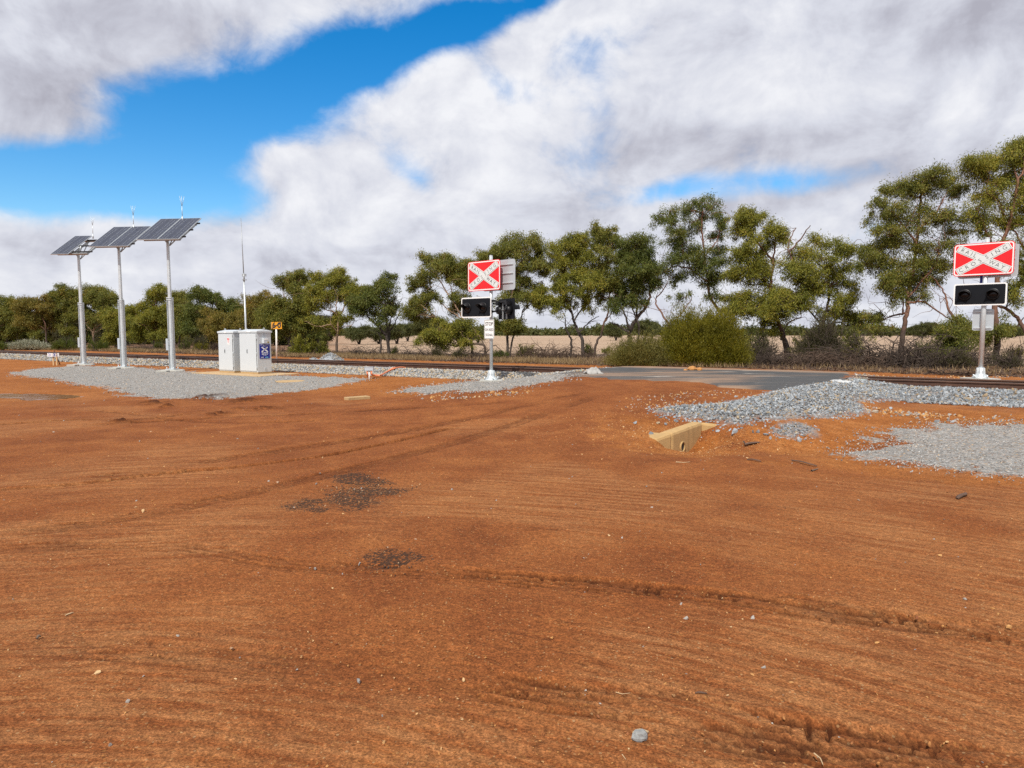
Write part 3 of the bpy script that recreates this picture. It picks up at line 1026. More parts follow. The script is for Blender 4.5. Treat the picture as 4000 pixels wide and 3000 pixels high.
    # bed under the crushed stone
    bl = t.ramp(v2s.outputs[1], [(0.0, (0.10, 0.10, 0.10)), (0.7, (0.27, 0.27, 0.27)), (1.0, (0.30, 0.20, 0.12))])
    c = t.mix(aB, c, bl)
    # bitumen crumbs
    tarm = t.sstep(t.math('ADD', aT, t.math('MULTIPLY', t.math('SUBTRACT', vs.outputs[2], 0.5), 1.7)), 0.42, 0.56)
    c = t.mix(t.math('MULTIPLY', tarm, t.math('MINIMUM', t.math('MULTIPLY', aT, 1.5), 0.80)), c, t.ramp(fine, [(0.35, (0.010, 0.009, 0.008)), (0.65, (0.050, 0.038, 0.028))]))
    # wheel grooves, torn soil and clods coloured darker
    c = t.mix(t.math('MULTIPLY', bD, 0.90), c, (0.046, 0.014, 0.006))
    t.l.new(c, b.inputs['Base Color'])
    b.inputs['Roughness'].default_value = 0.92
    b.inputs['Specular IOR Level'].default_value = 0.12
    vb = t.math('MULTIPLY', v2.outputs['Distance'], t.math('MULTIPLY', aG, 1.2))
    hh = t.math('ADD', t.math('MULTIPLY', fine, 0.55), t.math('ADD', t.math('MULTIPLY', fine2, 0.9), t.math('SUBTRACT', t.math('MULTIPLY', fl, 0.5), vb)))
    hh = t.math('ADD', hh, t.math('MULTIPLY', streak2, t.math('ADD', 0.25, t.math('MULTIPLY', where_, 0.8))))
    t.l.new(t.bump(hh, 0.95, 0.016), b.inputs['Normal'])
    me.materials.append(m)
    o = link('ground', me)
    return tag(o, 'red earth ground with wheel tracks and grey gravel pads', 'ground', kind='structure')

build_ground()


# puddle
def build_puddle():
    P = np.array(PUDDLE)
    c = P.mean(0)
    lev = float(hgt(c[0], c[1])) - 0.012
    m, t, b = new_mat('muddy_water')
    b.inputs['Base Color'].default_value = (0.30, 0.14, 0.075, 1)
    b.inputs['Roughness'].default_value = 0.06
    nz = t.noise(wpos(t), 3.0, 3, 0.5)
    t.l.new(t.bump(nz, 0.25, 0.02), b.inputs['Normal'])
    b.inputs['IOR'].default_value = 1.33
    mb = MB()
    pts = []
    n = len(P)
    for i in range(n):
        for u in (0, 0.5):
            p = P[i] * (1 - u) + P[(i + 1) % n] * u
            k = 1.10 + 0.15 * (rnd.random() - 0.5)
            pts.append((*(c + (p - c) * k), lev))
    mb._add(pts, [tuple(range(len(pts) - 1, -1, -1))])
    o = mb.build('puddle_water', m)
    if o.data.polygons[0].normal.z < 0:
        o.data.flip_normals()
    tag(o, 'shallow muddy puddle reflecting the sky on orange dirt', 'puddle', kind='structure')

build_puddle()


# ------------------------------------------------------------------ the sealed road over the track
def build_road():
    q0, q1, s0, s1 = -4.5, 3.0, S_ROAD - 3.75, S_ROAD + 3.7
    nq, ns = 130, 130
    qq = np.linspace(q0, q1, nq)
    ss = np.linspace(s0, s1, ns)
    Q, S = np.meshgrid(qq, ss, indexing='ij')
    # ragged, skewed edges
    u = (Q - q0) / (q1 - q0)
    v = (S - s0) / (s1 - s0)
    ragq = (fbm(S * 1.3, Q * 0 + 3, 3, 41) - 0.5) * 1.1 + 1.35 * smooth(0.18, 0.5, v)
    rags = (fbm(Q * 1.1, S * 0 + 8, 3, 43) - 0.5) * 0.7
    Q = Q + ragq * (1 - smooth(0.0, 0.5, u)) + (fbm(S * 1.1, Q * 0, 3, 44) - 0.5) * 0.9 * smooth(0.5, 1, u)
    S = S + rags * (1 - smooth(0, 0.25, v)) + rags * smooth(0.75, 1, v) + np.clip(-Q - 0.5, 0, 9) * 0.10
    X, Y = from_sq(S, Q)
    z = hgt(X, Y)
    edge = np.minimum(np.minimum(u, 1 - u), np.minimum(v, 1 - v))
    z = z + 0.028 * smooth(0.0, 0.04, edge) - 0.05 * (1 - smooth(0.0, 0.03, edge)) + 0.008 * (fbm(X * 2, Y * 2, 3, 48) - 0.5)
    # slots beside the rails
    for rq in (0.0, 1.14):
        z = z - 0.05 * np.exp(-((Q - rq - (0.075 if rq == 0 else -0.075)) / 0.035) ** 2) * 0
    V = np.stack([X, Y, z], -1).reshape(-1, 3)
    i = np.arange(nq - 1)[:, None] * ns
    j = np.arange(ns - 1)[None]
    F = np.stack([i + j, i + j + 1, i + ns + j + 1, i + ns + j], -1).reshape(-1, 4)
    me = np_mesh('road', V, F, True)
    if me.polygons[0].normal.z < 0:
        me.flip_normals()
    dust = 0.62 * np.clip(1.15 - np.abs((Q + 2.6) / 2.4) ** 2 * 0.4 - np.abs((S - S_ROAD - 0.5) / 2.9) ** 2.6, 0, 1)
    dust = np.maximum(dust, (1 - smooth(-4.4, -3.3, Q + 0.4 * ragq)) * smooth(-9.4, -8.0, S) * 1.0)
    dust = dust - 0.9 * (1 - smooth(-9.7, -8.6, S + 0.4 * ragq))
    dust = np.maximum(dust, smooth(1.2, 2.2, Q))
    at_ = me.attributes.new('dust', 'FLOAT', 'POINT')
    at_.data.foreach_set('value', dust.ravel().astype(np.float32))
    m, t, b = new_mat('worn_asphalt')
    pos = wpos(t)
    rotp = t.mapping(pos, rot=(0, 0, R(32)), scale=(0.42, 1.5, 1))
    n1 = t.noise(rotp, 0.9, 6, 0.62, 0.5)
    n2 = t.noise(t.mapping(rotp, loc=(3, 5, 0)), 1.5, 5, 0.6, 0.3)
    gr = t.noise(pos, 60, 4, 0.7)
    du = t.n.new('ShaderNodeAttribute')
    du.attribute_name = 'dust'
    dust = t.math('ADD', du.outputs['Fac'], t.math('MULTIPLY', t.math('SUBTRACT', n1, 0.5), 2.6))
    c = t.ramp(gr, [(0.32, (0.022, 0.023, 0.025)), (0.55, (0.060, 0.060, 0.060)), (0.72, (0.14, 0.135, 0.13))])
    c = t.mix(t.math('MULTIPLY', t.sstep(dust, 0.05, 0.95), 0.92), c, t.mix(gr, (0.17, 0.095, 0.055), (0.36, 0.24, 0.155)))
    c = t.mix(t.math('MULTIPLY', t.sstep(n2, 0.575, 0.72), 0.75), c, (0.46, 0.41, 0.35))
    t.l.new(c, b.inputs['Base Color'])
    b.inputs['Roughness'].default_value = 0.78
    t.l.new(t.bump(gr, 0.8, 0.008), b.inputs['Normal'])
    me.materials.append(m)
    tag(link('road', me), 'dark sealed road apron over the rail tracks, dusted with red dirt', 'road', kind='structure')

build_road()


# ------------------------------------------------------------------ the track
def mat_rail():
    m, t, b = new_mat('rusty_rail')
    p = wpos(t)
    n = t.noise(p, 3.0, 5, 0.65)
    n2 = t.noise(p, 40, 4, 0.65)
    c = t.ramp(t.math('ADD', t.math('MULTIPLY', n, 0.6), t.math('MULTIPLY', n2, 0.4)), [(0.3, (0.042, 0.019, 0.013)), (0.5, (0.080, 0.036, 0.022)), (0.7, (0.135, 0.062, 0.036))])
    t.l.new(c, b.inputs['Base Color'])
    b.inputs['Roughness'].default_value = 0.6
    b.inputs['Metallic'].default_value = 0.25
    return m

M['rail'] = mat_rail()
M['railhead'] = mat_plain('worn_rail_head', (0.20, 0.135, 0.105), 0.35, 0.75, 0.2, 5)


def build_rail(q, label):
    prof = [(-0.065, 0), (0.065, 0), (0.065, 0.010), (0.012, 0.028), (0.009, 0.105), (0.034, 0.118), (0.034, 0.146), (0.026, 0.154), (-0.026, 0.154), (-0.034, 0.146), (-0.034, 0.118), (-0.009, 0.105), (-0.012, 0.028), (-0.065, 0.010)]
    z0 = RAIL_TOP - 0.154
    sa, sb = -32.0, 150.0
    n = len(prof)
    vs, mi = [], []
    for s in (sa, sb):
        for a, h in prof:
            X, Y = from_sq(s, q + a)
            vs.append((X, Y, z0 + h))
    fs = [(i, (i + 1) % n, n + (i + 1) % n, n + i) for i in range(n)] + [tuple(range(n - 1, -1, -1)), tuple(range(n, 2 * n))]
    cx, cy = from_sq(0, q)
    o = empty('rail', (cx, cy, z0), 0, label, 'rail', 'rails of the single track')
    web = MB()
    head = MB()
    k7, k8, k9 = 6, 7, 8
    off = [(v[0] - cx, v[1] - cy, v[2] - z0) for v in vs]
    web._add(off, [f for i, f in enumerate(fs) if i not in (6, 7, 8)])
    head._add(off, [fs[i] for i in (6, 7, 8)])
    web.build('rail_web', M['rail'], o)
    hd = MB()
    p2 = [(-0.026, 0.1545), (0.026, 0.1545), (0.0345, 0.1465), (-0.0345, 0.1465)]
    hv = []
    for s in (sa, sb):
        for a, h in ((0.0345, 0.1463), (0.0262, 0.1545), (-0.0262, 0.1545), (-0.0345, 0.1463)):
            X, Y = from_sq(s, q + a)
            hv.append((X - cx, Y - cy, h))
    hd._add(hv, [(0, 1, 5, 4), (1, 2, 6, 5), (2, 3, 7, 6), (3, 0, 4, 7), (3, 2, 1, 0), (4, 5, 6, 7)])
    hd.build('rail_head', M['railhead'], o)

build_rail(0.0, 'near rusty steel rail, the one beside the wide ballast slope')
build_rail(1.14, 'far rusty steel rail, the one toward the gum trees')


def build_sleepers():
    ang = math.atan2(N2[1], N2[0])
    proto = None
    s = -17.9
    while s < 34:
        if abs(s - S_ROAD) > 3.7:
            X, Y = from_sq(s, 0.57)
            if proto is None:
                proto = empty('sleeper', (X, Y, 0.285), ang, 'concrete sleeper half buried in ballast under the rusty rails', 'sleeper', 'concrete sleepers under the rails')
                b = MB()
                b.prism([(-0.13, -0.2), (0.13, -0.2), (0.10, 0.005), (-0.10, 0.005)], Matrix.Rotation(R(90), 4, 'Z'), -1.08, 1.08)
                b.build('sleeper_block', M['tan_concrete'], proto)
                for xx in (-0.57 - 0.10, -0.57 + 0.10, 0.57 - 0.10, 0.57 + 0.10):
                    c = MB()
                    c.box((xx, 0.0, 0.016), (0.09, 0.07, 0.022))
                    c.cyl((xx - 0.03, -0.045, 0.03), (xx - 0.03, 0.045, 0.03), 0.013, n=8)
                    c.cyl((xx + 0.03, -0.045, 0.034), (xx + 0.03, 0.045, 0.034), 0.012, n=8)
                    c.build('rail_clip', M['black'], proto)
                o = proto
            else:
                o = copy_tree(proto)
                o.location = (X, Y, 0.285)
        s += 0.685

build_sleepers()


# ------------------------------------------------------------------ loose stones
ICO_V = []
_g = (1 + 5 ** 0.5) / 2
for _a in (-1, 1):
    for _b in (-_g, _g):
        ICO_V += [(0, _a, _b), (_a, _b, 0), (_b, 0, _a)]
ICO_V = np.array(ICO_V, float) / math.sqrt(1 + _g * _g)


def hull_faces(Vv):
    """triangles of the icosahedron, found as the faces with all other corners on one side"""
    out = []
    n = len(Vv)
    for i in range(n):
        for j in range(i + 1, n):
            for k in range(j + 1, n):
                nn = np.cross(Vv[j] - Vv[i], Vv[k] - Vv[i])
                dd = (Vv - Vv[i]) @ nn
                if (dd < 1e-6).all():
                    out.append((i, j, k))
                elif (dd > -1e-6).all():
                    out.append((i, k, j))
    return np.array(out)

ICO_F = hull_faces(ICO_V)


def rocks(name, P, size, mat, flat=0.75, label=None, cat='stones', embed=0.25):
    n = len(P)
    V = ICO_V[None] * (0.62 + 0.75 * rng.random((n, 12, 1)) ** 1.5)
    V = V + rng.normal(size=(n, 12, 3)) * 0.10
    V *= np.stack([0.85 + 0.75 * rng.random(n), 0.6 + 0.5 * rng.random(n), flat * (0.5 + 0.6 * rng.random(n))], 1)[:, None]
    qn = rng.normal(size=(n, 4))
    qn[:, 0] += 0.6
    qn /= np.linalg.norm(qn, axis=1, keepdims=True)
    w, x, y, z = qn.T
    Rm = np.stack([1 - 2 * (y * y + z * z), 2 * (x * y - z * w), 2 * (x * z + y * w), 2 * (x * y + z * w), 1 - 2 * (x * x + z * z), 2 * (y * z - x * w),
                   2 * (x * z - y * w), 2 * (y * z + x * w), 1 - 2 * (x * x + y * y)], 1).reshape(n, 3, 3)
    V = np.einsum('nij,nkj->nki', Rm, V) * (np.asarray(size) * 0.5)[:, None, None]
    V += P[:, None]
    V[:, :, 2] += (np.asarray(size) * (0.5 - embed))[:, None] * 0.5
    F = (ICO_F[None] + (np.arange(n) * 12)[:, None, None]).reshape(-1, 3)
    o = link(name, np_mesh(name, V.reshape(-1, 3), F), mat)
    return tag(o, label, cat, kind='stuff')


def on_ground(X, Y, dz=0.0):
    return np.stack([X, Y, hgt(X, Y) + dz], 1)


def ballast():
    P, S = [], []

    def strip(n, s0, s1, q0, q1, smin, smax, lift=0.0):
        s = s0 + (s1 - s0) * rng.random(n)
        q = q0 + (q1 - q0) * rng.random(n)
        q = q - 0.75 * smooth(-8, -12, s) * np.clip((-0.7 - q) / 0.8, 0, 1)
        k = np.abs(s - S_ROAD) > 3.6 + 0.3 * rng.random(n)
        s, q = s[k], q[k]
        X, Y = from_sq(s, q)
        P.append(on_ground(X, Y, lift + 0.02 * rng.random(len(X))))
        S.append(smin + (smax - smin) * rng.random(len(X)) ** 1.6)
    strip(14000, -24, -9.6, -1.72, -0.09, 0.03, 0.080)
    P1, S1 = list(P), list(S)
    P.clear(); S.clear()
    strip(17000, -3.3, 16, -1.62, -0.09, 0.04, 0.085)
    strip(15000, 16, 60, -1.62, -0.09, 0.05, 0.10)
    strip(6000, 60, 130, -1.6, -0.1, 0.07, 0.12)
    strip(5000, -24, 40, 0.08, 1.06, 0.04, 0.07, -0.01)
    strip(5000, -24, 40, 1.22, 2.1, 0.04, 0.075)
    P2, S2 = list(P), list(S)

    def heap(poly, n, smin, smax, lift, soft=0.1):
        p = np.array(poly)
        lo, hi = p.min(0) - 0.4, p.max(0) + 0.4
        X = lo[0] + (hi[0] - lo[0]) * rng.random(n)
        Y = lo[1] + (hi[1] - lo[1]) * rng.random(n)
        sd = poly_sd(X, Y, poly)
        k = rng.random(n) < smooth(-soft * 3, soft * 0.6, sd) * (0.12 + 0.88 * (sd > -soft))
        X, Y, sd = X[k], Y[k], sd[k]
        Z = hgt(X, Y) + lift * smooth(-0.1, 0.4, sd) + 0.025 * rng.random(len(X)) * (sd > 0)
        P1.append(np.stack([X, Y, Z], 1))
        S1.append(0.86 * smin + (smax - smin) * rng.random(len(X)) ** 1.5)
    heap(SPILL, 30000, 0.026, 0.068, 0.04, 0.14)
    heap(SPILL2, 1500, 0.025, 0.05, 0.03, 0.10)
    # strays
    for px, py in ((2480, 1655), (2570, 1655), (2580, 1632), (2860, 1700), (2545, 1698), (2600, 1660), (2960, 1690), (3120, 1725), (3010, 1715), (2870, 1690), (3400, 1620), (3480, 1598), (3690, 1655), (3660, 1650), (3720, 1650), (2960, 1605), (3420, 1612), (2990, 1700)):
        g = ground(px, py)
        P1.append(g[None])
        S1.append(np.array([0.07 + 0.03 * rnd.random()]))
    rocks('ballast_stones', np.concatenate(P1), np.concatenate(S1), M['ballast'], label='loose blue grey crushed stone beside the track and spilled by the road', cat='ballast')
    rocks('ballast_gravel', np.concatenate(P2), np.concatenate(S2), M['ballast_warm'], label='dusty grey and tan ballast along the track bed', cat='ballast')

ballast()


def scatter_pebbles():
    # laterite pebbles over the forecourt, thicker near the drain
    P, S = [], []
    n = 2600
    ph = np.radians(rng.uniform(-44, 44, n))
    rr = np.exp(rng.uniform(math.log(2.2), math.log(16), n))
    X, Y = rr * np.sin(ph), rr * np.cos(ph)
    P.append(on_ground(X, Y))
    S.append(0.004 + 0.010 * rng.random(n) ** 3 + 0.0011 * rr * rng.random(n))
    n = 5200
    X = rng.normal(3.0, 1.1, n)
    Y = rng.normal(10.7, 0.75, n)
    P.append(on_ground(X, Y))
    S.append(0.008 + 0.020 * rng.random(n) ** 3)
    rocks('laterite_pebbles', np.concatenate(P), np.concatenate(S), M['pebble'], label='small yellow and rust pebbles strewn over the red dirt', cat='pebbles', embed=0.3)
    P, S = [], []
    n = 420
    ph = np.radians(rng.uniform(-44, 44, n))
    rr = np.exp(rng.uniform(math.log(2.6), math.log(19), n))
    X, Y = rr * np.sin(ph), rr * np.cos(ph)
    P.append(on_ground(X, Y))
    S.append(0.005 + 0.016 * rng.random(n) ** 4 + 0.0017 * rr * rng.random(n))

    def line(a, b, k, w, smin, smax):
        A, B = ground(*a), ground(*b)
        u = rng.random(k)[:, None]
        XY = A[None, :2] * (1 - u) + B[None, :2] * u + rng.normal(size=(k, 2)) * w
        P.append(on_ground(XY[:, 0], XY[:, 1]))
        S.append(smin + (smax - smin) * rng.random(k) ** 2)
    for a_ in ((1148, 1985), (1385, 1912), (1350, 1950), (1420, 1990), (1520, 1925), (1235, 1892), (1300, 1995), (1085, 1885), (1050, 1880), (1250, 1850), (1560, 1870), (1690, 1905), (1640, 1893), (1340, 2010), (1440, 2000), (1180, 1960),
               (560, 1998), (340, 2004), (210, 1690), (545, 1727), (1475, 1690), (590, 1688), (365, 2012), (1500, 2162), (1010, 1540 + 700), (880, 2240), (1300, 2300), (1500, 2905), (2750, 2183), (2660, 2360), (2680, 2418), (2940, 2415)):
        g_ = ground(*a_)
        P.append(g_[None])
        S.append(np.array([(0.018 + 0.02 * rnd.random()) * (g_[1] / 7.0) ** 0.5]))
    line((1700, 1560), (2060, 1535), 120, 0.25, 0.03, 0.09)
    line((2480, 1560), (2900, 1530), 160, 0.25, 0.02, 0.05)
    line((2480, 1590), (2800, 1570), 200, 0.3, 0.02, 0.05)
    line((3420, 1602), (3700, 1625), 260, 0.20, 0.02, 0.07)
    line((3650, 1650), (4000, 1640), 120, 0.25, 0.02, 0.06)
    line((3400, 1468), (4000, 1471), 260, 0.30, 0.03, 0.06)
    line((2050, 1440), (2300, 1447), 150, 0.2, 0.03, 0.08)
    rocks('grey_pebbles', np.concatenate(P), np.concatenate(S), M['grit'], label='scattered grey and cream road stones lying on the red dirt', cat='pebbles', embed=0.2)
    # stones on the gravel pads
    P, S = [], []
    for poly, n, a, b_ in ((PAD_A, 9000, 0.025, 0.05), (PAD_B, 4500, 0.02, 0.05), (PAD_C, 16000, 0.012, 0.030)):
        p = np.array(poly)
        lo, hi = p.min(0) - 0.6, p.max(0) + 0.6
        X = lo[0] + (hi[0] - lo[0]) * rng.random(n)
        Y = lo[1] + (hi[1] - lo[1]) * rng.random(n)
        sd = poly_sd(X, Y, poly)
        k = rng.random(n) < smooth(-0.7, 0.2, sd)
        P.append(on_ground(X[k], Y[k], 0.026))
        S.append(a + (b_ - a) * rng.random(k.sum()) ** 1.6)
    m = mat_stone('pad_gravel', [(0.0, (0.16, 0.155, 0.145)), (0.5, (0.32, 0.315, 0.30)), (0.88, (0.46, 0.45, 0.43)), (1.0, (0.45, 0.30, 0.16))])
    rocks('pad_gravel', np.concatenate(P), np.concatenate(S), m, label='fine grey gravel spread over the pads by the track', cat='gravel', embed=0.35)
    P, S = [], []
    for poly, n in ((TAR1, 4200), (TAR2, 1500)):
        p = np.array(poly)
        lo, hi = p.min(0) - 0.3, p.max(0) + 0.3
        X = lo[0] + (hi[0] - lo[0]) * rng.random(n)
        Y = lo[1] + (hi[1] - lo[1]) * rng.random(n)
        sd = poly_sd(X, Y, poly)
        k = rng.random(n) < smooth(-0.26, 0.15, sd)
        P.append(on_ground(X[k], Y[k], 0.001))
        S.append(0.004 + 0.014 * rng.random(k.sum()) ** 3)
    rocks('bitumen_crumbs', np.concatenate(P), np.concatenate(S), M['tarcrumb'], label='black bitumen crumbs spilled in patches on the red dirt', cat='crumbs', embed=0.2)

scatter_pebbles()
# ------------------------------------------------------------------ solar poles
def solar_pole(base_px, label, right_module=True, seed=0):
    g = ground(*base_px)
    o = empty('solar_pole', g, R(-7), label, 'solar pole', 'solar panel poles on the gravel pad')
    H = 5.15
    f = MB()
    f.lathe([(0.50, -0.12), (0.46, 0.045), (0.40, 0.075), (0.0001, 0.075)], 8, smooth_shade=False)
    f.build('footing', M['concrete'], o, 0.01)
    s = MB()
    s.lathe([(0.074, 0.07), (0.072, 1.2), (0.068, 2.9), (0.055, H), (0.0001, H)], 8, smooth_shade=False)
    s.box((0, 0, 0.095), (0.36, 0.36, 0.03))
    for k in range(4):
        a = R(45 + 90 * k)
        s.cyl((0.2 * math.cos(a), 0.2 * math.sin(a), 0.09), (0.2 * math.cos(a), 0.2 * math.sin(a), 0.17), 0.016, n=6)
    s.build('pole', M['galv'], o)
    st = MB()
    for sx in (-1, 1):
        st.box((sx * 0.092, 0.0, 1.50), (0.012, 0.10, 2.80))
        st.box((sx * 0.090, -0.056, 1.50), (0.018, 0.012, 2.80))
    for z in (2.80, 2.88):
        st.box((0, -0.076, z), (0.20, 0.012, 0.030))
    st.box((0, 0.078, 1.5), (0.19, 0.012, 2.80))
    st.build('hinge_frame', M['galv'], o, 0.003)
    j = MB()
    j.box((-0.145, -0.01, 1.06), (0.09, 0.14, 0.46))
    j.build('junction_box', M['boxgrey'], o, 0.01)
    # the tilted rack
    fr = Matrix.Translation((0.02, 0.10, H + 0.42)) @ Matrix.Rotation(R(33.5), 4, 'X')
    rk = MB()
    r3 = fr.to_3x3()

    def bx(mb, c, size):
        mb.box(fr @ Vector(c), size, r3)
    L, Wd = 1.86, 0.86
    for yy in (-0.66, 0.66):
        bx(rk, (0, yy, -0.15), (1.50, 0.075, 0.085))
    for xx in (-0.70, -0.02, 0.70):
        bx(rk, (xx, 0, -0.15), (0.07, 1.25, 0.07))
    rk.cyl((0.0, 0.0, H - 0.02), fr @ Vector((0, 0, -0.1)), 0.058, n=10)
    for sx in (-1, 1):
        rk.cyl((0.02, 0.08, H - 0.25), fr @ Vector((sx * 0.55, 0.0, -0.15)), 0.022, n=8)
        rk.cyl((0.02, 0.08, H - 0.25), fr @ Vector((0.0, sx * 0.55, -0.15)), 0.022, n=8)
    rk.build('rack', M['galv_dark'], o, 0.004)
    br = MB()
    for yy in (-0.60, 0.0, 0.58):
        bx(br, (0.02, yy, -0.075), (1.88, 0.05, 0.05))
    br.build('mounting_rails', M['black'], o)
    for sx in ((-1, 1) if right_module else (-1,)):
        cx = sx * (Wd / 2 + 0.008)
        md = MB()
        bx(md, (cx, 0, -0.022), (Wd, L, 0.036))
        p = md.build('solar_module', M['alu'], o)
        cells = MB()
        for ky in (-1, 1):
            for kx in (-1, 1):
                w_, l_ = Wd / 2 - 0.026, L / 2 - 0.026
                bx(cells, (cx + kx * (w_ / 2 + 0.004), ky * (l_ / 2 + 0.008), -0.0015), (w_, l_, 0.006))
        cells.build('cells', M['cells'], p)
        # fine busbar lines
        bus = MB()
        for kx in range(-2, 3):
            if kx == 0:
                continue
            bx(bus, (cx + kx * Wd / 6.2, 0, 0.0022), (0.004, L - 0.06, 0.0016))
        bus.build('busbars', M['alu'], p)
    mast = MB()
    b0 = fr @ Vector((0.10, 0.80, -0.1))
    mast.cyl(b0, b0 + Vector((0, 0, 0.22)), 0.028, n=8)
    mast.cyl(b0 + Vector((0, 0, 0.22)), b0 + Vector((0, 0, 0.62)), 0.012, n=8)
    for a in (-0.09, 0.0, 0.10):
        mast.cyl(b0 + Vector((0, 0, 0.60)), b0 + Vector((a, 0.02 * (a > 0), 1.02)), 0.0065, n=6)
    mast.build('spike_mast', M['galv'], o)
    return o


def mat_cells():
    m, t, b = new_mat('solar_cells')
    p = t.n.new('ShaderNodeTexCoord').outputs['Object']
    v = t.voronoi(p, 14.0, 'F1', 'Color')
    s = t.n.new('ShaderNodeSeparateColor')
    t.l.new(v, s.inputs[0])
    t.l.new(t.ramp(s.outputs[0], [(0.0, (0.007, 0.010, 0.026)), (1.0, (0.014, 0.020, 0.046))]), b.inputs['Base Color'])
    b.inputs['Roughness'].default_value = 0.16
    b.inputs['Specular IOR Level'].default_value = 0.5
    return m

M['cells'] = mat_cells()
solar_pole((327, 1427), 'solar pole with only one panel and half of its rack bare', False, 1)
solar_pole((484, 1440), 'middle solar pole, full twin panel partly hidden by the next panel', True, 2)
solar_pole((674, 1451), 'tallest looking solar pole with a full unobstructed panel, nearest the grey cabinets', True, 3)

for px, py, lab in ((285, 1431, 'thin white slab lying beside the half bare solar pole footing'), (446, 1444, 'thin white slab lying beside the middle solar pole footing'), (636, 1456, 'thin white slab lying beside the solar pole nearest the cabinets')):
    g = ground(px, py)
    b = MB()
    b.prism(rrect(0.42, 0.30, 0.03, 3), Matrix.Rotation(R(90), 4, 'X'), -0.05, 0.05)
    o = b.build('pit_lid', M['concrete'], None, 0.008, (g[0], g[1], g[2] + 0.035))
    o.rotation_euler = (0, 0, rnd.uniform(-0.4, 0.4))
    tag(o, lab, 'pit lid', 'small pit lids by the solar poles')

# ------------------------------------------------------------------ cabinets
CAB_A = math.atan2(-T2[1], -T2[0])      # local x runs along the track towards the right


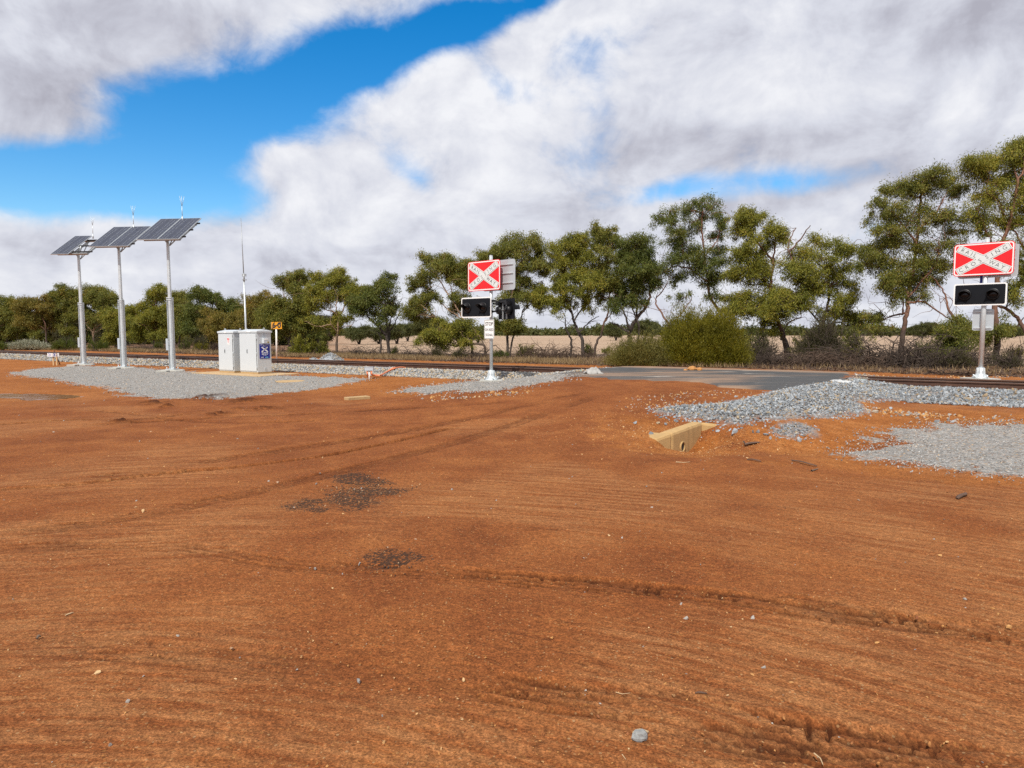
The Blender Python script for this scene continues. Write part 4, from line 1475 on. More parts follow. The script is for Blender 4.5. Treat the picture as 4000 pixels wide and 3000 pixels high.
def cabinet(corner, w, d, h, label, phone):
    """corner = the bottom corner nearest the viewer (front right); front faces -y of the local frame"""
    o = empty('equipment_cabinet', corner, CAB_A, label, 'cabinet', 'grey cabinets on the slab')
    pl = MB()
    pl.box((-w / 2, d / 2, 0.035), (w - 0.01, d - 0.01, 0.11))
    pl.build('plinth', M['tan_concrete'], o, 0.008)
    b = MB()
    b.box((-w / 2, d / 2, 0.09 + (h - 0.09) / 2), (w, d, h - 0.09))
    b.build('body', M['cabinet'], o, 0.008)
    # hipped lid with a ridge
    e = 0.03
    x0, x1, y0, y1 = -w - e, e, -e, d + e
    z0, z1, z2 = h + 0.002, h + 0.065, h + 0.125
    vs = [(x0, y0, z0), (x1, y0, z0), (x1, y1, z0), (x0, y1, z0), (x0, y0, z1), (x1, y0, z1), (x1, y1, z1), (x0, y1, z1), (x0 + 0.03, d / 2, z2), (x1 - 0.03, d / 2, z2)]
    l = MB()
    l._add(vs, [(3, 2, 1, 0), (0, 1, 5, 4), (1, 2, 6, 5), (2, 3, 7, 6), (3, 0, 4, 7), (4, 5, 9, 8), (5, 6, 9), (6, 7, 8, 9), (7, 4, 8)])
    lid = l.build('lid', M['cabinet'], o, 0.004)
    for xx in (x0 + 0.02, x1 - 0.02):
        lug = MB()
        ring = []
        n = 14
        for k in range(n):
            a = 2 * math.pi * k / n
            ring.append((math.cos(a), math.sin(a)))
        vs = [(xx + t_, d / 2 + r_ * c_, z2 + 0.022 + r_ * s_) for t_ in (-0.006, 0.006) for r_ in (0.036, 0.014) for c_, s_ in ring]
        fs = []
        for k in range(n):
            k2 = (k + 1) % n
            fs += [(k, k2, n + k2, n + k), (2 * n + k, 3 * n + k, 3 * n + k2, 2 * n + k2), (k, 2 * n + k, 2 * n + k2, k2), (n + k, n + k2, 3 * n + k2, 3 * n + k)]
        lug._add(vs, fs)
        lug.box((xx, d / 2, z2 - 0.045), (0.012, 0.072, 0.08))
        lug.build('lifting_lug', M['cabinet'], o)
    fr = Matrix.Identity(4)
    np_ = MB()
    np_.prism(rrect(0.20 if phone else 0.11, 0.034, 0.006, 2, -w * (0.44 if phone else 0.50), h + 0.034), fr, -e - 0.004, -e + 0.001)
    np_.build('nameplate', M['white'], lid)
    dr = MB()
    dr.prism(rrect(w - 0.06, h - 0.17, 0.012, 3, -w / 2 - 0.012, h / 2 + 0.045), fr, -0.022, 0.0)
    door = dr.build('door', M['cabinet'], o, 0.004)
    hd = MB()
    hd.prism(rrect(0.035, 0.15, 0.015, 4, -w * 0.55, h * 0.56), fr, -0.034, -0.022)
    hd.build('handle', M['galv_dark'], door, 0.003)
    ky = MB()
    ky.prism(rrect(0.015, 0.09, 0.006, 3, -w * 0.55, h * 0.555), fr, -0.041, -0.034)
    ky.build('lock', M['dark'], door)
    hg = MB()
    for z in (0.25, h / 2, h - 0.22):
        hg.cyl((-0.022, -0.012, z - 0.06), (-0.022, -0.012, z + 0.06), 0.010, n=8)
    hg.build('hinges', M['galv_dark'], o)
    gp = MB()
    gp.box((-0.033, -0.004, h / 2 + 0.045), (0.010, 0.006, h - 0.18))
    gp.build('door_gap', M['dark'], o)
    if not phone:
        # warning sticker on the door
        x, z = -w * 0.30, h - 0.30
        s = MB()
        s.prism(rrect(0.13, 0.26, 0.006, 2, x, z), fr, -0.0255, -0.0222)
        st = s.build('warning_sticker', M['white'], o)
        s = MB()
        s.prism(rrect(0.115, 0.065, 0.004, 2, x, z + 0.085), fr, -0.0272, -0.0256)
        s.build('sticker_header', M['red'], st)
        letters('DANGER', 0.030, M['inkwhite'], st, fr, x, z + 0.085, -0.0290)
        s = MB()
        for k_ in range(5):
            s.prism(rrect(0.095 - 0.02 * (k_ % 2), 0.008, 0.002, 2, x, z + 0.035 - 0.018 * k_), fr, -0.0270, -0.0256)
        s.build('sticker_lines', M['red'], st)
        s = MB()
        for xx in (-0.03, 0.03):
            s.prism(rrect(0.018, 0.035, 0.004, 2, x + xx, z - 0.095), fr, -0.0270, -0.0256)
        s.build('sticker_marks', M['ink'], st)
    else:
        sd = Matrix.Translation((0, d / 2, 0)) @ Matrix.Rotation(R(90), 4, 'Z')     # right side: its x runs to the rear
        bx = MB()
        bx.prism(rrect(0.17, 0.19, 0.012, 3, -0.005, h - 0.29), sd, -0.10, 0.0)
        pb = bx.build('telephone_box', M['cabinet'], o, 0.006)
        b2 = MB()
        b2.prism(rrect(0.15, 0.05, 0.006, 2, 0.005, h - 0.232), sd, -0.104, -0.1005)
        b2.build('box_plate', M['white'], pb)
        b3 = MB()
        b3.prism(rrect(0.045, 0.05, 0.01, 3, 0.085, h - 0.34), sd, -0.128, -0.101)
        b3.build('padlock', M['brass'], pb)
        b4 = MB()
        b4.prism(rrect(0.075, 0.045, 0.004, 2, 0.0, h - 0.10), sd, -0.006, 0.0)
        b4.prism(rrect(0.065, 0.05, 0.004, 2, 0.0, h - 0.155), sd, -0.006, 0.0)
        b4.prism(rrect(0.085, 0.02, 0.004, 2, 0.0, h - 0.035), sd, -0.012, 0.0)
        b4.build('small_plates', M['alu'], o)
        b5 = MB()
        b5.prism(rrect(0.085, 0.085, 0.008, 2, 0.03, 0.20), sd, -0.012, 0.0)
        b5.build('vent', M['boxgrey'], o)
        zc_ = h - 0.665
        pn = MB()
        pn.prism(rrect(0.44, 0.53, 0.012, 3, 0.01, zc_), sd, -0.009, -0.001)
        sg = pn.build('telephone_sign', M['blue'], o)
        letters('RAILWAY CROSSING', 0.040, M['inkwhite'], sg, sd, 0.01, zc_ + 0.228, -0.011)
        letters('FAULTS', 0.040, M['inkwhite'], sg, sd, 0.01, zc_ + 0.182, -0.011)
        for k, a in enumerate((33, -33)):
            xa = MB()
            xa.prism([(x_ + 0.01, z_ + zc_ + 0.065) for x_, z_ in rot2(rrect(0.31, 0.046, 0.006, 2), a)], sd, -0.0112 - 0.0012 * k, -0.0092)
            xa.build('cross_arm', M['inkwhite'], sg)
        letters('CROSSING', 0.034, M['ink'], sg, sd, 0.01, zc_ + 0.065, -0.0138, 33, 0.0008)
        letters('TELEPHONE', 0.064, M['inkwhite'], sg, sd, 0.01, zc_ - 0.058, -0.011, 0, 0.001, 0.82)
        letters('1800 160 167', 0.058, M['inkwhite'], sg, sd, 0.01, zc_ - 0.112, -0.011, 0, 0.001, 0.86)
        letters('FREE CALL', 0.026, M['inkwhite'], sg, sd, 0.01, zc_ - 0.155, -0.011)
        letters('CROSSING\nNUMBER', 0.028, M['inkwhite'], sg, sd, -0.105, zc_ - 0.222, -0.011)
        letters('1032', 0.066, M['inkcyan'], sg, sd, 0.085, zc_ - 0.224, -0.011, 0, 0.001)
    return o


cc2 = ground(1008, 1466)
cc2[2] += 0.0
H2 = 1.6 - cc2[2] - 0.012
cabinet((cc2[0], cc2[1], cc2[2] + 0.015), 0.97, 0.60, H2, 'grey cabinet with a blue telephone sign on its side', True)
k1 = 1.33
c1 = (cc2[0] + T2[0] * k1, cc2[1] + T2[1] * k1)
cabinet((c1[0], c1[1], cc2[2] + 0.015), 0.87, 0.60, H2 - 0.02, 'grey cabinet with a red and white warning sticker on its door', False)

b = MB()
b.prism(rrect(3.9, 1.75, 0.05, 3), Matrix.Rotation(R(90), 4, 'X'), -0.042, 0.04)
slab = b.build('concrete_slab', M['pad'], None, 0.01, (cc2[0] + T2[0] * 1.0 + N2[0] * 0.2, cc2[1] + T2[1] * 1.0 + N2[1] * 0.2, cc2[2] + 0.0))
slab.rotation_euler = (0, 0, CAB_A)
tag(slab, 'dusty tan concrete slab under the two grey cabinets', 'slab')

g = ground(1135, 1493)
b = MB()
b.lathe([(0.44, -0.05), (0.44, 0.035), (0.42, 0.045), (0.0001, 0.045)], 28, smooth_shade=False)
b.build('lid_disc', M['tan_concrete'], None)
lidd = bpy.data.objects['lid_disc']
lidd.name = 'manhole_lid'
lidd.location = (g[0], g[1], g[2])
tag(lidd, 'round concrete manhole lid on the gravel right of the cabinets', 'manhole lid')

# whip aerial behind the cabinets
top = at(941, 852, 27.2)
base = at(963, 1300, 27.2)
gz = float(hgt(base[0], base[1]))
o = empty('radio_mast', (base[0], base[1], gz), 0, 'thin tall whip aerial mast standing behind the grey cabinets', 'aerial')
b = MB()
dirv = Vector(top - base)
mid = Vector(base) + dirv * 0.50 - Vector((base[0], base[1], gz))
b.cyl((0, 0, -0.1), mid, 0.040, 0.032, 10)
b.build('mast_tube', M['galv'], o)
b = MB()
tt = Vector(top) - Vector((base[0], base[1], gz))
b.cyl(mid - dirv * 0.05 + Vector((0.02, -0.03, 0)), mid + dirv * 0.02 + Vector((0.02, -0.03, 0)), 0.030, 0.030, 10)
b.cyl(mid - dirv * 0.02, tt, 0.020, 0.009, 8)
b.build('whip', M['galv_dark'], o)
b = MB()
for k in (-0.035, 0.0, 0.012):
    p = mid + dirv * k
    b.box(p + Vector((0.02, -0.01, 0)), (0.15, 0.09, 0.03))
b.build('clamp', M['galv_dark'], o)


# ------------------------------------------------------------------ crossing signs
def panel_frame(p, deg):
    """frame for a board at p: x to the viewer's right, z up, -y towards the viewer. deg: turn from facing the viewer's way"""
    return Matrix.Translation(Vector(p)) @ Matrix.Rotation(R(-deg), 4, 'Z')


def crossing_board(root, p, deg, name='railway_crossing_board'):
    fr = panel_frame(p, deg)
    W_, H_ = 1.42, 0.90
    b = MB()
    b.prism(rrect(W_, H_, 0.09, 6), fr, -0.006, 0.0)
    o = b.build(name, M['red'], root)
    b = MB()
    o2 = rrect(W_ - 0.035, H_ - 0.035, 0.08, 6)
    i2 = rrect(W_ - 0.095, H_ - 0.095, 0.055, 6)
    n = len(o2)
    vs = [fr @ Vector((x, -0.0085, z)) for x, z in o2 + i2]
    b._add(vs, [(i, (i + 1) % n, n + (i + 1) % n, n + i) for i in range(n)])
    b.build('border', M['white'], o)
    ang = 29
    for k, a in enumerate((-ang, ang)):
        b = MB()
        b.prism(rot2([(-0.70, -0.105), (0.70, -0.105), (0.70, 0.105), (-0.70, 0.105)], a), fr, -0.0105 - 0.0016 * k, -0.0062)
        arm = b.build('cross_arm', M['white'], o)
        b = MB()
        b.prism(rot2([(-0.680, -0.088), (0.680, -0.088), (0.680, 0.088), (-0.680, 0.088)], a), fr, -0.0127 - 0.0016 * k, -0.0105)
        b.build('arm_line', M['ink'], arm)
        b = MB()
        b.prism(rot2([(-0.672, -0.080), (0.672, -0.080), (0.672, 0.080), (-0.672, 0.080)], a), fr, -0.0149 - 0.0016 * k, -0.0108)
        b.build('arm_face', M['signgrey'], arm)
    b = MB()
    # joins the two arm faces so that no line runs across the middle
    c_, s_ = math.cos(R(ang)), math.sin(R(ang))
    hx, hz = 0.0805 / s_, 0.0805 / c_
    b.prism([(-hx, 0), (0, -hz), (hx, 0), (0, hz)], fr, -0.0178, -0.0150)
    b.build('cross_centre', M['signgrey'], o)

    def word(txt, a, pos):
        for ch, u in zip(txt, pos):
            letters(ch, 0.152, M['inkgrey'], o, fr, u * math.cos(R(a)), u * math.sin(R(a)), -0.0192, a, -0.0025)
    word('RAIL', -ang, (-0.565, -0.435, -0.320, -0.225))
    word('WAY', -ang, (0.235, 0.385, 0.525))
    word('CROSSING', ang, (-0.585, -0.425, -0.255, -0.085, 0.095, 0.235, 0.375, 0.555))
    return o


def back_board(root, p, deg, name='rear_facing_board'):
    fr = panel_frame(p, deg)
    b = MB()
    b.prism(rrect(1.42, 0.90, 0.09, 6), fr, 0.0, 0.006)
    o = b.build(name, M['alu'], root)
    for z in (-0.24, 0.04, 0.30):
        b = MB()
        b.box(fr @ Vector((0, -0.014, z)), (1.26, 0.028, 0.035), fr.to_3x3())
        b.box(fr @ Vector((0, -0.030, z)), (1.26, 0.006, 0.016), fr.to_3x3())
        b.build('channel', M['galv'], o)
    return o


def light_board(root, p, deg, W_=1.25, H_=0.62, spread=0.66):
    fr = panel_frame(p, deg)
    b = MB()
    b.prism(rrect(W_, H_, 0.06, 5), fr, -0.006, 0.0)
    o = b.build('light_board', M['white'], root)
    b = MB()
    b.prism(rrect(W_ - 0.075, H_ - 0.075, 0.035, 5), fr, -0.012, -0.0062)
    b.build('black_face', M['board'], o)
    for sx in (-1, 1):
        x = sx * spread / 2 - 0.02
        ln = MB()
        n = 28
        m3 = fr @ Matrix.Translation((x, 0, 0.0)) @ Matrix.Rotation(R(90), 4, 'X')   # local z towards the viewer
        # housing ring, lens, and a hood cut away below
        rings = [(0.158, 0.010), (0.158, 0.045), (0.150, 0.055), (0.118, 0.055)]
        vs = []
        for r_, d_ in rings:
            for k in range(n):
                a = 2 * math.pi * k / n
                vs.append(m3 @ Vector((r_ * math.cos(a), r_ * math.sin(a), d_)))
        fs = [(j * n + k, j * n + (k + 1) % n, (j + 1) * n + (k + 1) % n, (j + 1) * n + k) for j in range(3) for k in range(n)]
        ln._add(vs, fs, True)
        lm = ln.build('lamp', M['blackgloss'], o)
        lb = MB()
        prof = [(0.120, 0.030), (0.09, 0.042), (0.05, 0.049), (0.0005, 0.052)]
        vs = []
        for r_, d_ in prof:
            for k in range(n):
                a = 2 * math.pi * k / n
                vs.append(m3 @ Vector((r_ * math.cos(a), r_ * math.sin(a), d_)))
        lb._add(vs, [(j * n + k, j * n + (k + 1) % n, (j + 1) * n + (k + 1) % n, (j + 1) * n + k) for j in range(3) for k in range(n)], True)
        lb.build('lens', M['lens'], lm)
        hd = MB()
        vs, fs = [], []
        for k in range(n + 1):
            a = R(-35 + 250 * k / n)
            up = max(0.0, math.sin(a))
            ln_ = 0.055 + 0.20 * smooth(-0.45, 0.55, math.sin(a))
            dz = -0.035
            for r_ in (0.128, 0.136):
                vs.append(m3 @ Vector((r_ * math.cos(a), r_ * math.sin(a), 0.045)))
                vs.append(m3 @ Vector((r_ * 1.0 * math.cos(a), r_ * math.sin(a) + dz * up, float(ln_))))
        for k in range(n):
            i = 4 * k
            fs += [(i, i + 4, i + 5, i + 1), (i + 2, i + 3, i + 7, i + 6), (i + 1, i + 5, i + 7, i + 3)]
        hd._add(vs, fs, True)
        hd.build('hood', M['blackgloss'], lm)
    return o


def light_board_back(root, p, deg, W_=1.20, H_=0.60):
    """a light unit seen from behind"""
    fr = panel_frame(p, deg)
    b = MB()
    b.prism(rrect(W_, H_, 0.06, 5), fr, 0.0, 0.008)
    o = b.build('rear_light_board', M['board'], root)
    for sx in (-1, 1):
        x = sx * 0.32
        b = MB()
        b.cyl(fr @ Vector((x, 0, -0.03)), fr @ Vector((x, -0.16, -0.03)), 0.15, 0.11, 20)
        b.cyl(fr @ Vector((x, -0.16, -0.03)), fr @ Vector((x, -0.20, -0.03)), 0.06, 0.05, 12)
        b.box(fr @ Vector((x, -0.10, 0.16)), (0.16, 0.14, 0.10), fr.to_3x3())
        b.build('lamp_housing', M['blackgloss'], o)
        b = MB()
        b.box(fr @ Vector((x * 0.45, -0.05, -0.06)), (0.05, 0.03, 0.46), fr.to_3x3())
        b.box(fr @ Vector((x * 0.45, -0.07, -0.02)), (0.22, 0.02, 0.02), fr.to_3x3())
        b.build('bracket', M['galv_dark'], o)
        b = MB()
        hv = []
        for d_, r_ in ((0.01, 0.135), (0.24, 0.12)):
            for k in range(15):
                a = R(-10 + 200 * k / 14)
                hv.append(fr @ Vector((x + r_ * math.cos(a), d_, r_ * math.sin(a))))
        b._add(hv, [(k, k + 1, 16 + k, 15 + k) for k in range(14)], True)
        b.build('hood', M['blackgloss'], o)
    b = MB()
    b.box(fr @ Vector((-0.15, -0.09, 0.22)), (0.8, 0.06, 0.06), fr.to_3x3())
    b.build('arm', M['blackgloss'], o)
    return o


def post(root, H, r=0.066):
    b = MB()
    b.box((0, 0, -0.02), (0.70, 0.70, 0.17))
    b.build('footing', M['concrete'], root, 0.012)
    b = MB()
    b.cyl((0, 0, 0.06), (0, 0, H), r, r * 0.97, 24)
    b.cyl((0, 0, H), (0, 0, H + 0.02), r * 1.03, r * 0.95, 24)
    b.build('post', M['galv'], root)
    b = MB()
    b.lathe([(0.20, 0.068), (0.20, 0.085), (0.115, 0.12), (0.092, 0.22), (0.088, 0.36), (0.06, 0.362)], 20)
    for k in range(8):
        a = 2 * math.pi * k / 8
        rm = Matrix.Rotation(a, 3, 'Z')
        vs = [Vector((0.08, t_, z_)) for t_ in (-0.008, 0.008) for z_ in (0.07, 0.35)] + [Vector((0.215, t_, 0.07)) for t_ in (-0.008, 0.008)] + [Vector((0.118, t_, 0.18)) for t_ in (-0.008, 0.008)] + [Vector((0.104, t_, 0.35)) for t_ in (-0.008, 0.008)]
        vs = [rm @ v for v in vs]
        b._add(vs, [(0, 4, 6, 8, 1), (2, 3, 9, 7, 5), (4, 5, 7, 6), (6, 7, 9, 8), (8, 9, 3, 1)])
        if k % 2 == 0:
            p = rm @ Vector((0.2, 0.06, 0))
            b.cyl((p.x, p.y, 0.08), (p.x, p.y, 0.16), 0.018, n=6)
    b.build('base_flange', M['galv'], root)


def mount(Gp, D, px, py, deg, perp):
    """point on the plane of a board turned by deg, perp metres in front of the post axis, seen at px, py"""
    a = R(-deg)
    u = np.array([math.cos(a), math.sin(a)])
    nn = np.array([math.sin(a), -math.cos(a)])
    d = ray(px, py)
    # (Gp + nn*perp + u*k).xy = d.xy * t
    A = np.array([[d[0], -u[0]], [d[1], -u[1]]])
    rhs = np.array([Gp[0], Gp[1]]) + nn * perp
    t, k = np.linalg.solve(A, rhs)
    return Vector((0, 0, CAM_H)) + Vector(d) * float(t) - Vector(Gp)


# the crossing post near the cabinets
g1 = ground(1919, 1492)
D1 = float(g1[1])
o1 = empty('crossing_signal', g1, 0, 'signal post nearer the cabinets, with crossing board and a stop on red sign', 'crossing signal', 'level crossing signal posts')
G1 = Vector(g1)
top1 = at(1917, 1000, D1)
post(o1, top1[2] - g1[2], 0.054)


def loc_(root_loc, px, py, D):
    return Vector(at(px, py, D)) - root_loc

DEG1 = 44
crossing_board(o1, mount(G1, D1, 1890, 1077, DEG1, 0.11), DEG1)
back_board(o1, mount(G1, D1, 1948, 1076, DEG1 + 2, -0.09), DEG1 + 2)
light_board(o1, mount(G1, D1, 1860, 1201, 40, 0.12), 40)
light_board_back(o1, mount(G1, D1, 1978, 1207, 66, -0.15), 66)
b = MB()
fa = loc_(G1, 1962, 1186, D1 + 0.05)
b.cyl((0, 0, fa.z), fa, 0.025, n=10)
for z in (0.02, -0.30):
    b.cyl((0, 0, fa.z + 0.06 + z - 0.03), (0, 0, fa.z + 0.06 + z + 0.03), 0.085, n=16)
    b.box((0.10, -0.02, fa.z + 0.06 + z), (0.10, 0.03, 0.05))
b.build('clamp', M['blackgloss'], o1)
frs = panel_frame(mount(G1, D1, 1911, 1286, 40, 0.10), 40)
b = MB()
b.prism(rrect(0.40, 0.58, 0.035, 4), frs, -0.004, 0.0)
st = b.build('stop_sign', M['white'], o1)
oo, ii = rrect(0.376, 0.556, 0.028, 4), rrect(0.356, 0.536, 0.022, 4)
b = MB()
n = len(oo)
b._add([frs @ Vector((x, -0.0056, z)) for x, z in oo + ii], [(i, (i + 1) % n, n + (i + 1) % n, n + i) for i in range(n)])
b.build('border', M['ink'], st)
letters('STOP', 0.150, M['ink'], st, frs, 0, 0.155, -0.0056, 0, 0.0025, 0.86)
letters('ON RED', 0.112, M['ink'], st, frs, 0, -0.02, -0.0056, 0, 0.0010, 0.80)
letters('SIGNAL', 0.112, M['ink'], st, frs, 0, -0.175, -0.0056, 0, 0.0010, 0.80)

# the crossing post across the track
G2D = 19.3
p2 = at(3829, 1478, G2D)
g2 = np.array([p2[0], p2[1], float(hgt(p2[0], p2[1]))])
o2 = empty('crossing_signal', g2, 0, 'signal post across the track, bare back of a small sign at its waist', 'crossing signal', 'level crossing signal posts')
G2 = Vector(g2)
top2 = at(3848, 931, G2D)
post(o2, top2[2] - g2[2], 0.063)
DEG2 = 44
crossing_board(o2, mount(G2, G2D, 3841, 1012, DEG2, 0.11), DEG2)
back_board(o2, mount(G2, G2D, 3858, 1022, DEG2 + 1, -0.10), DEG2 + 1)
light_board(o2, mount(G2, G2D, 3827, 1150, 42, 0.12), 42)
frb = panel_frame(mount(G2, G2D, 3840, 1249, 40, -0.08), 40)
b = MB()
b.prism(rrect(0.50, 0.60, 0.05, 5), frb, 0.0, 0.006)
rb = b.build('small_sign_back', M['alu'], o2)
for z in (-0.23, 0.23):
    b = MB()
    b.box(frb @ Vector((0, -0.014, z)), (0.42, 0.028, 0.032), frb.to_3x3())
    b.build('channel', M['galv'], rb)
b = MB()
fw = panel_frame(loc_(G2, 3838, 1098, G2D + 0.16), 60)
b.prism(rrect(0.10, 0.62, 0.03, 4), fw, -0.05, 0.05)
b.build('blue_wrap', M['bluestrap'], o2, 0.01)
b = MB()
fw = panel_frame(loc_(G2, 3872, 1150, G2D + 0.35), 50)
b.prism(rrect(0.75, 0.50, 0.05, 4), fw, -0.07, 0.07)
b.build('wrapped_rear_lights', M['bluestrap'], o2, 0.02)
b = MB()
z_ = (fw.translation).z
b.cyl((0, 0, z_), fw.translation, 0.03, n=10)
b.build('clamp', M['blackgloss'], o2)

# ------------------------------------------------------------------ small signs
Ds = 35.6
p = at(1081, 1400, Ds)
g = np.array([p[0], p[1], float(hgt(p[0], p[1]))])
o = empty('speed_sign', g, 0, 'yellow sign reading 60 struck out, on a white post behind the track', 'sign')
t_ = at(1079, 1262, Ds)
b = MB()
b.cyl((0, 0, -0.1), Vector(t_) - Vector(g), 0.046, n=14)
b.build('post', M['white_post'], o)
fr = panel_frame(loc_(Vector(g), 1080.5, 1271.5, Ds - 0.06), 12)
b = MB()
b.prism(rrect(0.60, 0.36, 0.02, 3), fr, -0.005, 0.0)
pl = b.build('yellow_plate', M['yellow'], o)
b = MB()
b.prism(rrect(0.60, 0.36, 0.02, 3, -0.035), fr, 0.03, 0.036)
b.build('second_plate', M['galv_dark'], o)
letters('6', 0.40, M['ink'], pl, fr, -0.15, 0.0, -0.0066, 0, 0.014)
letters('0', 0.40, M['ink'], pl, fr, 0.15, 0.0, -0.0066, 0, 0.014)
b = MB()
b.prism(rot2([(-0.31, -0.030), (0.31, -0.030), (0.31, 0.030), (-0.31, 0.030)], 30), fr, -0.0092, -0.0070)
b.build('slash', M['ink'], pl)

g = ground(216, 1427)
o = empty('distance_post', g, 0, 'low white board numbered 31 and 32 on two timber stakes', 'distance marker')
Dm = float(g[1])
for dx in (-0.075, 0.085):
    b = MB()
    b.box((dx, 0, 0.27), (0.055, 0.055, 0.62))
    b.build('stake', M['timber'], o, 0.004)
for txt, cx, dg_ in (('31', -0.17, 20), ('32', 0.085, -38)):
    fr = panel_frame((cx - 0.03, -0.05, 0.49), dg_)
    b = MB()
    b.prism(rrect(0.30, 0.17, 0.008, 2), fr, -0.005, 0.0)
    pb = b.build('number_board', M['white'], o)
    letters(txt, 0.19, M['blue'], pb, fr, 0, 0, -0.0066, 0, 0.004)
g = ground(234, 1424)
t_ = at(211, 1369, float(g[1]) - 0.1)
b = MB()
d_ = Vector(t_) - Vector(g)
b.cyl(-d_ * 0.1, d_, 0.022, n=5)
b.build('steel_stake', M['rust'], None, 0, tuple(g))
tag(bpy.data.objects['steel_stake'], 'rusty steel stake leaning against the numbered board', 'stake')

# track circuit box with orange conduits
g = ground(1443, 1480)
Dj = float(g[1])
o = empty('junction_post', g, 0, 'small grey junction box on a short white post with orange conduits', 'junction box')
b = MB()
b.cyl((0, 0, -0.1), (0, 0, 0.30), 0.028, n=12)
b.build('post', M['white_post'], o)
b = MB()
b.box((0.0, 0, 0.33), (0.28, 0.14, 0.115))
b.box((0.0, -0.006, 0.385), (0.29, 0.15, 0.02))
b.build('box', M['boxgrey'], o, 0.006)


def conduit(pts, r, name='conduit'):
    P = [np.array(p) - g for p in pts]
    C = []
    for k in range(len(P) - 1):
        p0, p1, p2_, p3 = P[max(k - 1, 0)], P[k], P[k + 1], P[min(k + 2, len(P) - 1)]
        for u in np.linspace(0, 1, 8, endpoint=False):
            C.append(0.5 * ((2 * p1) + (-p0 + p2_) * u + (2 * p0 - 5 * p1 + 4 * p2_ - p3) * u * u + (-p0 + 3 * p1 - 3 * p2_ + p3) * u ** 3))
    C.append(P[-1])
    V, F = tube_np(C, r, 10)
    link(name, np_mesh(name, V, F, True), M['orange'], o)

conduit([at(1434, 1450, Dj), at(1435, 1462, Dj - 0.05), ground(1439, 1478) + [0, 0, 0.03]], 0.022)
conduit([at(1451, 1450, Dj), at(1452, 1462, Dj - 0.05), ground(1461, 1473) + [0, 0, 0.07], ground(1485, 1474) + [0, 0, 0.07], ground(1512, 1461) + [0, 0, 0.08], ground(1540, 1447) + [0, 0, 0.07], ground(1570, 1441) + [0, 0, 0.06], ground(1592, 1440) + [0, 0, 0.0]], 0.028)
conduit([ground(1520, 1456) + [0, 0, 0.07], ground(1534, 1446) + [0, 0, 0.07], ground(1545, 1438) + [0, 0, 0.02]], 0.028)


# ------------------------------------------------------------------ heaps of stone
def heap(name, px, py, w, h, n, label, size, D=None):
    g = ground(px, py)
    o_P = []
    r_ = w / 2
    a = rng.random(n) * 2 * math.pi
    rr = np.sqrt(rng.random(n)) * r_
    X, Y = rr * np.cos(a), rr * np.sin(a) * 0.8
    Z = h * (1 - (rr / r_) ** 1.4) * (0.8 + 0.3 * rng.random(n))
    base = MB()
    base.lathe([(r_ * 0.95, -0.05), (r_ * 0.75, h * 0.25), (r_ * 0.45, h * 0.62), (0.001, h * 0.9)], 16)
    P = np.stack([X, Y, Z], 1)
    ob = rocks(name, P, size * (0.6 + 0.8 * rng.random(n)), M['ballast'], label=label, cat='gravel heap')
    del ob['kind']
    ob.location = tuple(g)
    base.build('heap_core', M['ballast'], ob)
    return ob

heap('gravel_heap', 1292, 1410, 1.25, 0.36, 800, 'cone shaped heap of grey crushed stone beyond the track', 0.07)
heap('gravel_heap', 1225, 1407, 0.45, 0.12, 120, 'very small low heap of stone beside the bigger heap', 0.06)

# orange rocks at the far road edge
def boulder(name, px, py, w, h, mat, label, cat, seed, D=None, group=None):
    g = ground(px, py) if D is None else at(px, py, D)
    g[2] = float(hgt(g[0], g[1])) if D is not None else g[2]
    r2 = np.random.default_rng(seed)
    n, k = 14, 8
    vs, fs = [], []
    for i in range(k + 1):
        th = math.pi * i / k
        for j in range(n):
            ph = 2 * math.pi * j / n
            f = 0.62 + 0.80 * fbm(np.array([math.cos(ph) * math.sin(th) * 2.2 + seed]), np.array([math.sin(ph) * math.sin(th) * 2.2 + 1.7 * math.cos(th)]), 3, seed)[0]
            vs.append((w / 2 * f * math.sin(th) * math.cos(ph), w / 2 * 0.8 * f * math.sin(th) * math.sin(ph), h * 0.42 + h * 0.6 * f * math.cos(th)))
    for i in range(k):
        for j in range(n):
            fs.append((i * n + j, (i + 1) * n + j, (i + 1) * n + (j + 1) % n, i * n + (j + 1) % n))
    b = MB()
    b._add(vs, fs, False)
    o = b.build(name, mat, None, 0, tuple(g))
    return tag(o, label, cat, group)

boulder('rock', 2703, 1449, 0.24, 0.15, M['orange_rock'], 'larger orange rock at the far edge of the road', 'rock', 3, None, 'orange rocks beyond the road')
boulder('rock', 2732, 1450, 0.16, 0.11, M['orange_rock'], 'smaller orange rock right beside the larger orange rock', 'rock', 5, None, 'orange rocks beyond the road')
boulder('rock', 2677, 1450, 0.11, 0.07, M['orange_rock'], 'smallest orange rock, left end of the row', 'rock', 8, None, 'orange rocks beyond the road')
boulder('rock', 2498, 2889, 0.062, 0.038, M['greystone'], 'lone grey granite stone in the foreground with a dead leaf', 'rock', 12)

# plank of pale concrete on the dirt
gA, gB = ground(1352, 1563), ground(1438, 1556)
b = MB()
Lk = float(np.linalg.norm(gB - gA))
b.box((0, 0, 0.02), (Lk, 0.22, 0.09))
pk = b.build('concrete_block', M['tan_concrete'], None, 0.01, tuple((gA + gB) / 2))
pk.rotation_euler = (0, 0, math.atan2(gB[1] - gA[1], gB[0] - gA[0]))
tag(pk, 'pale tan concrete block lying on dirt left of the signal post', 'block')


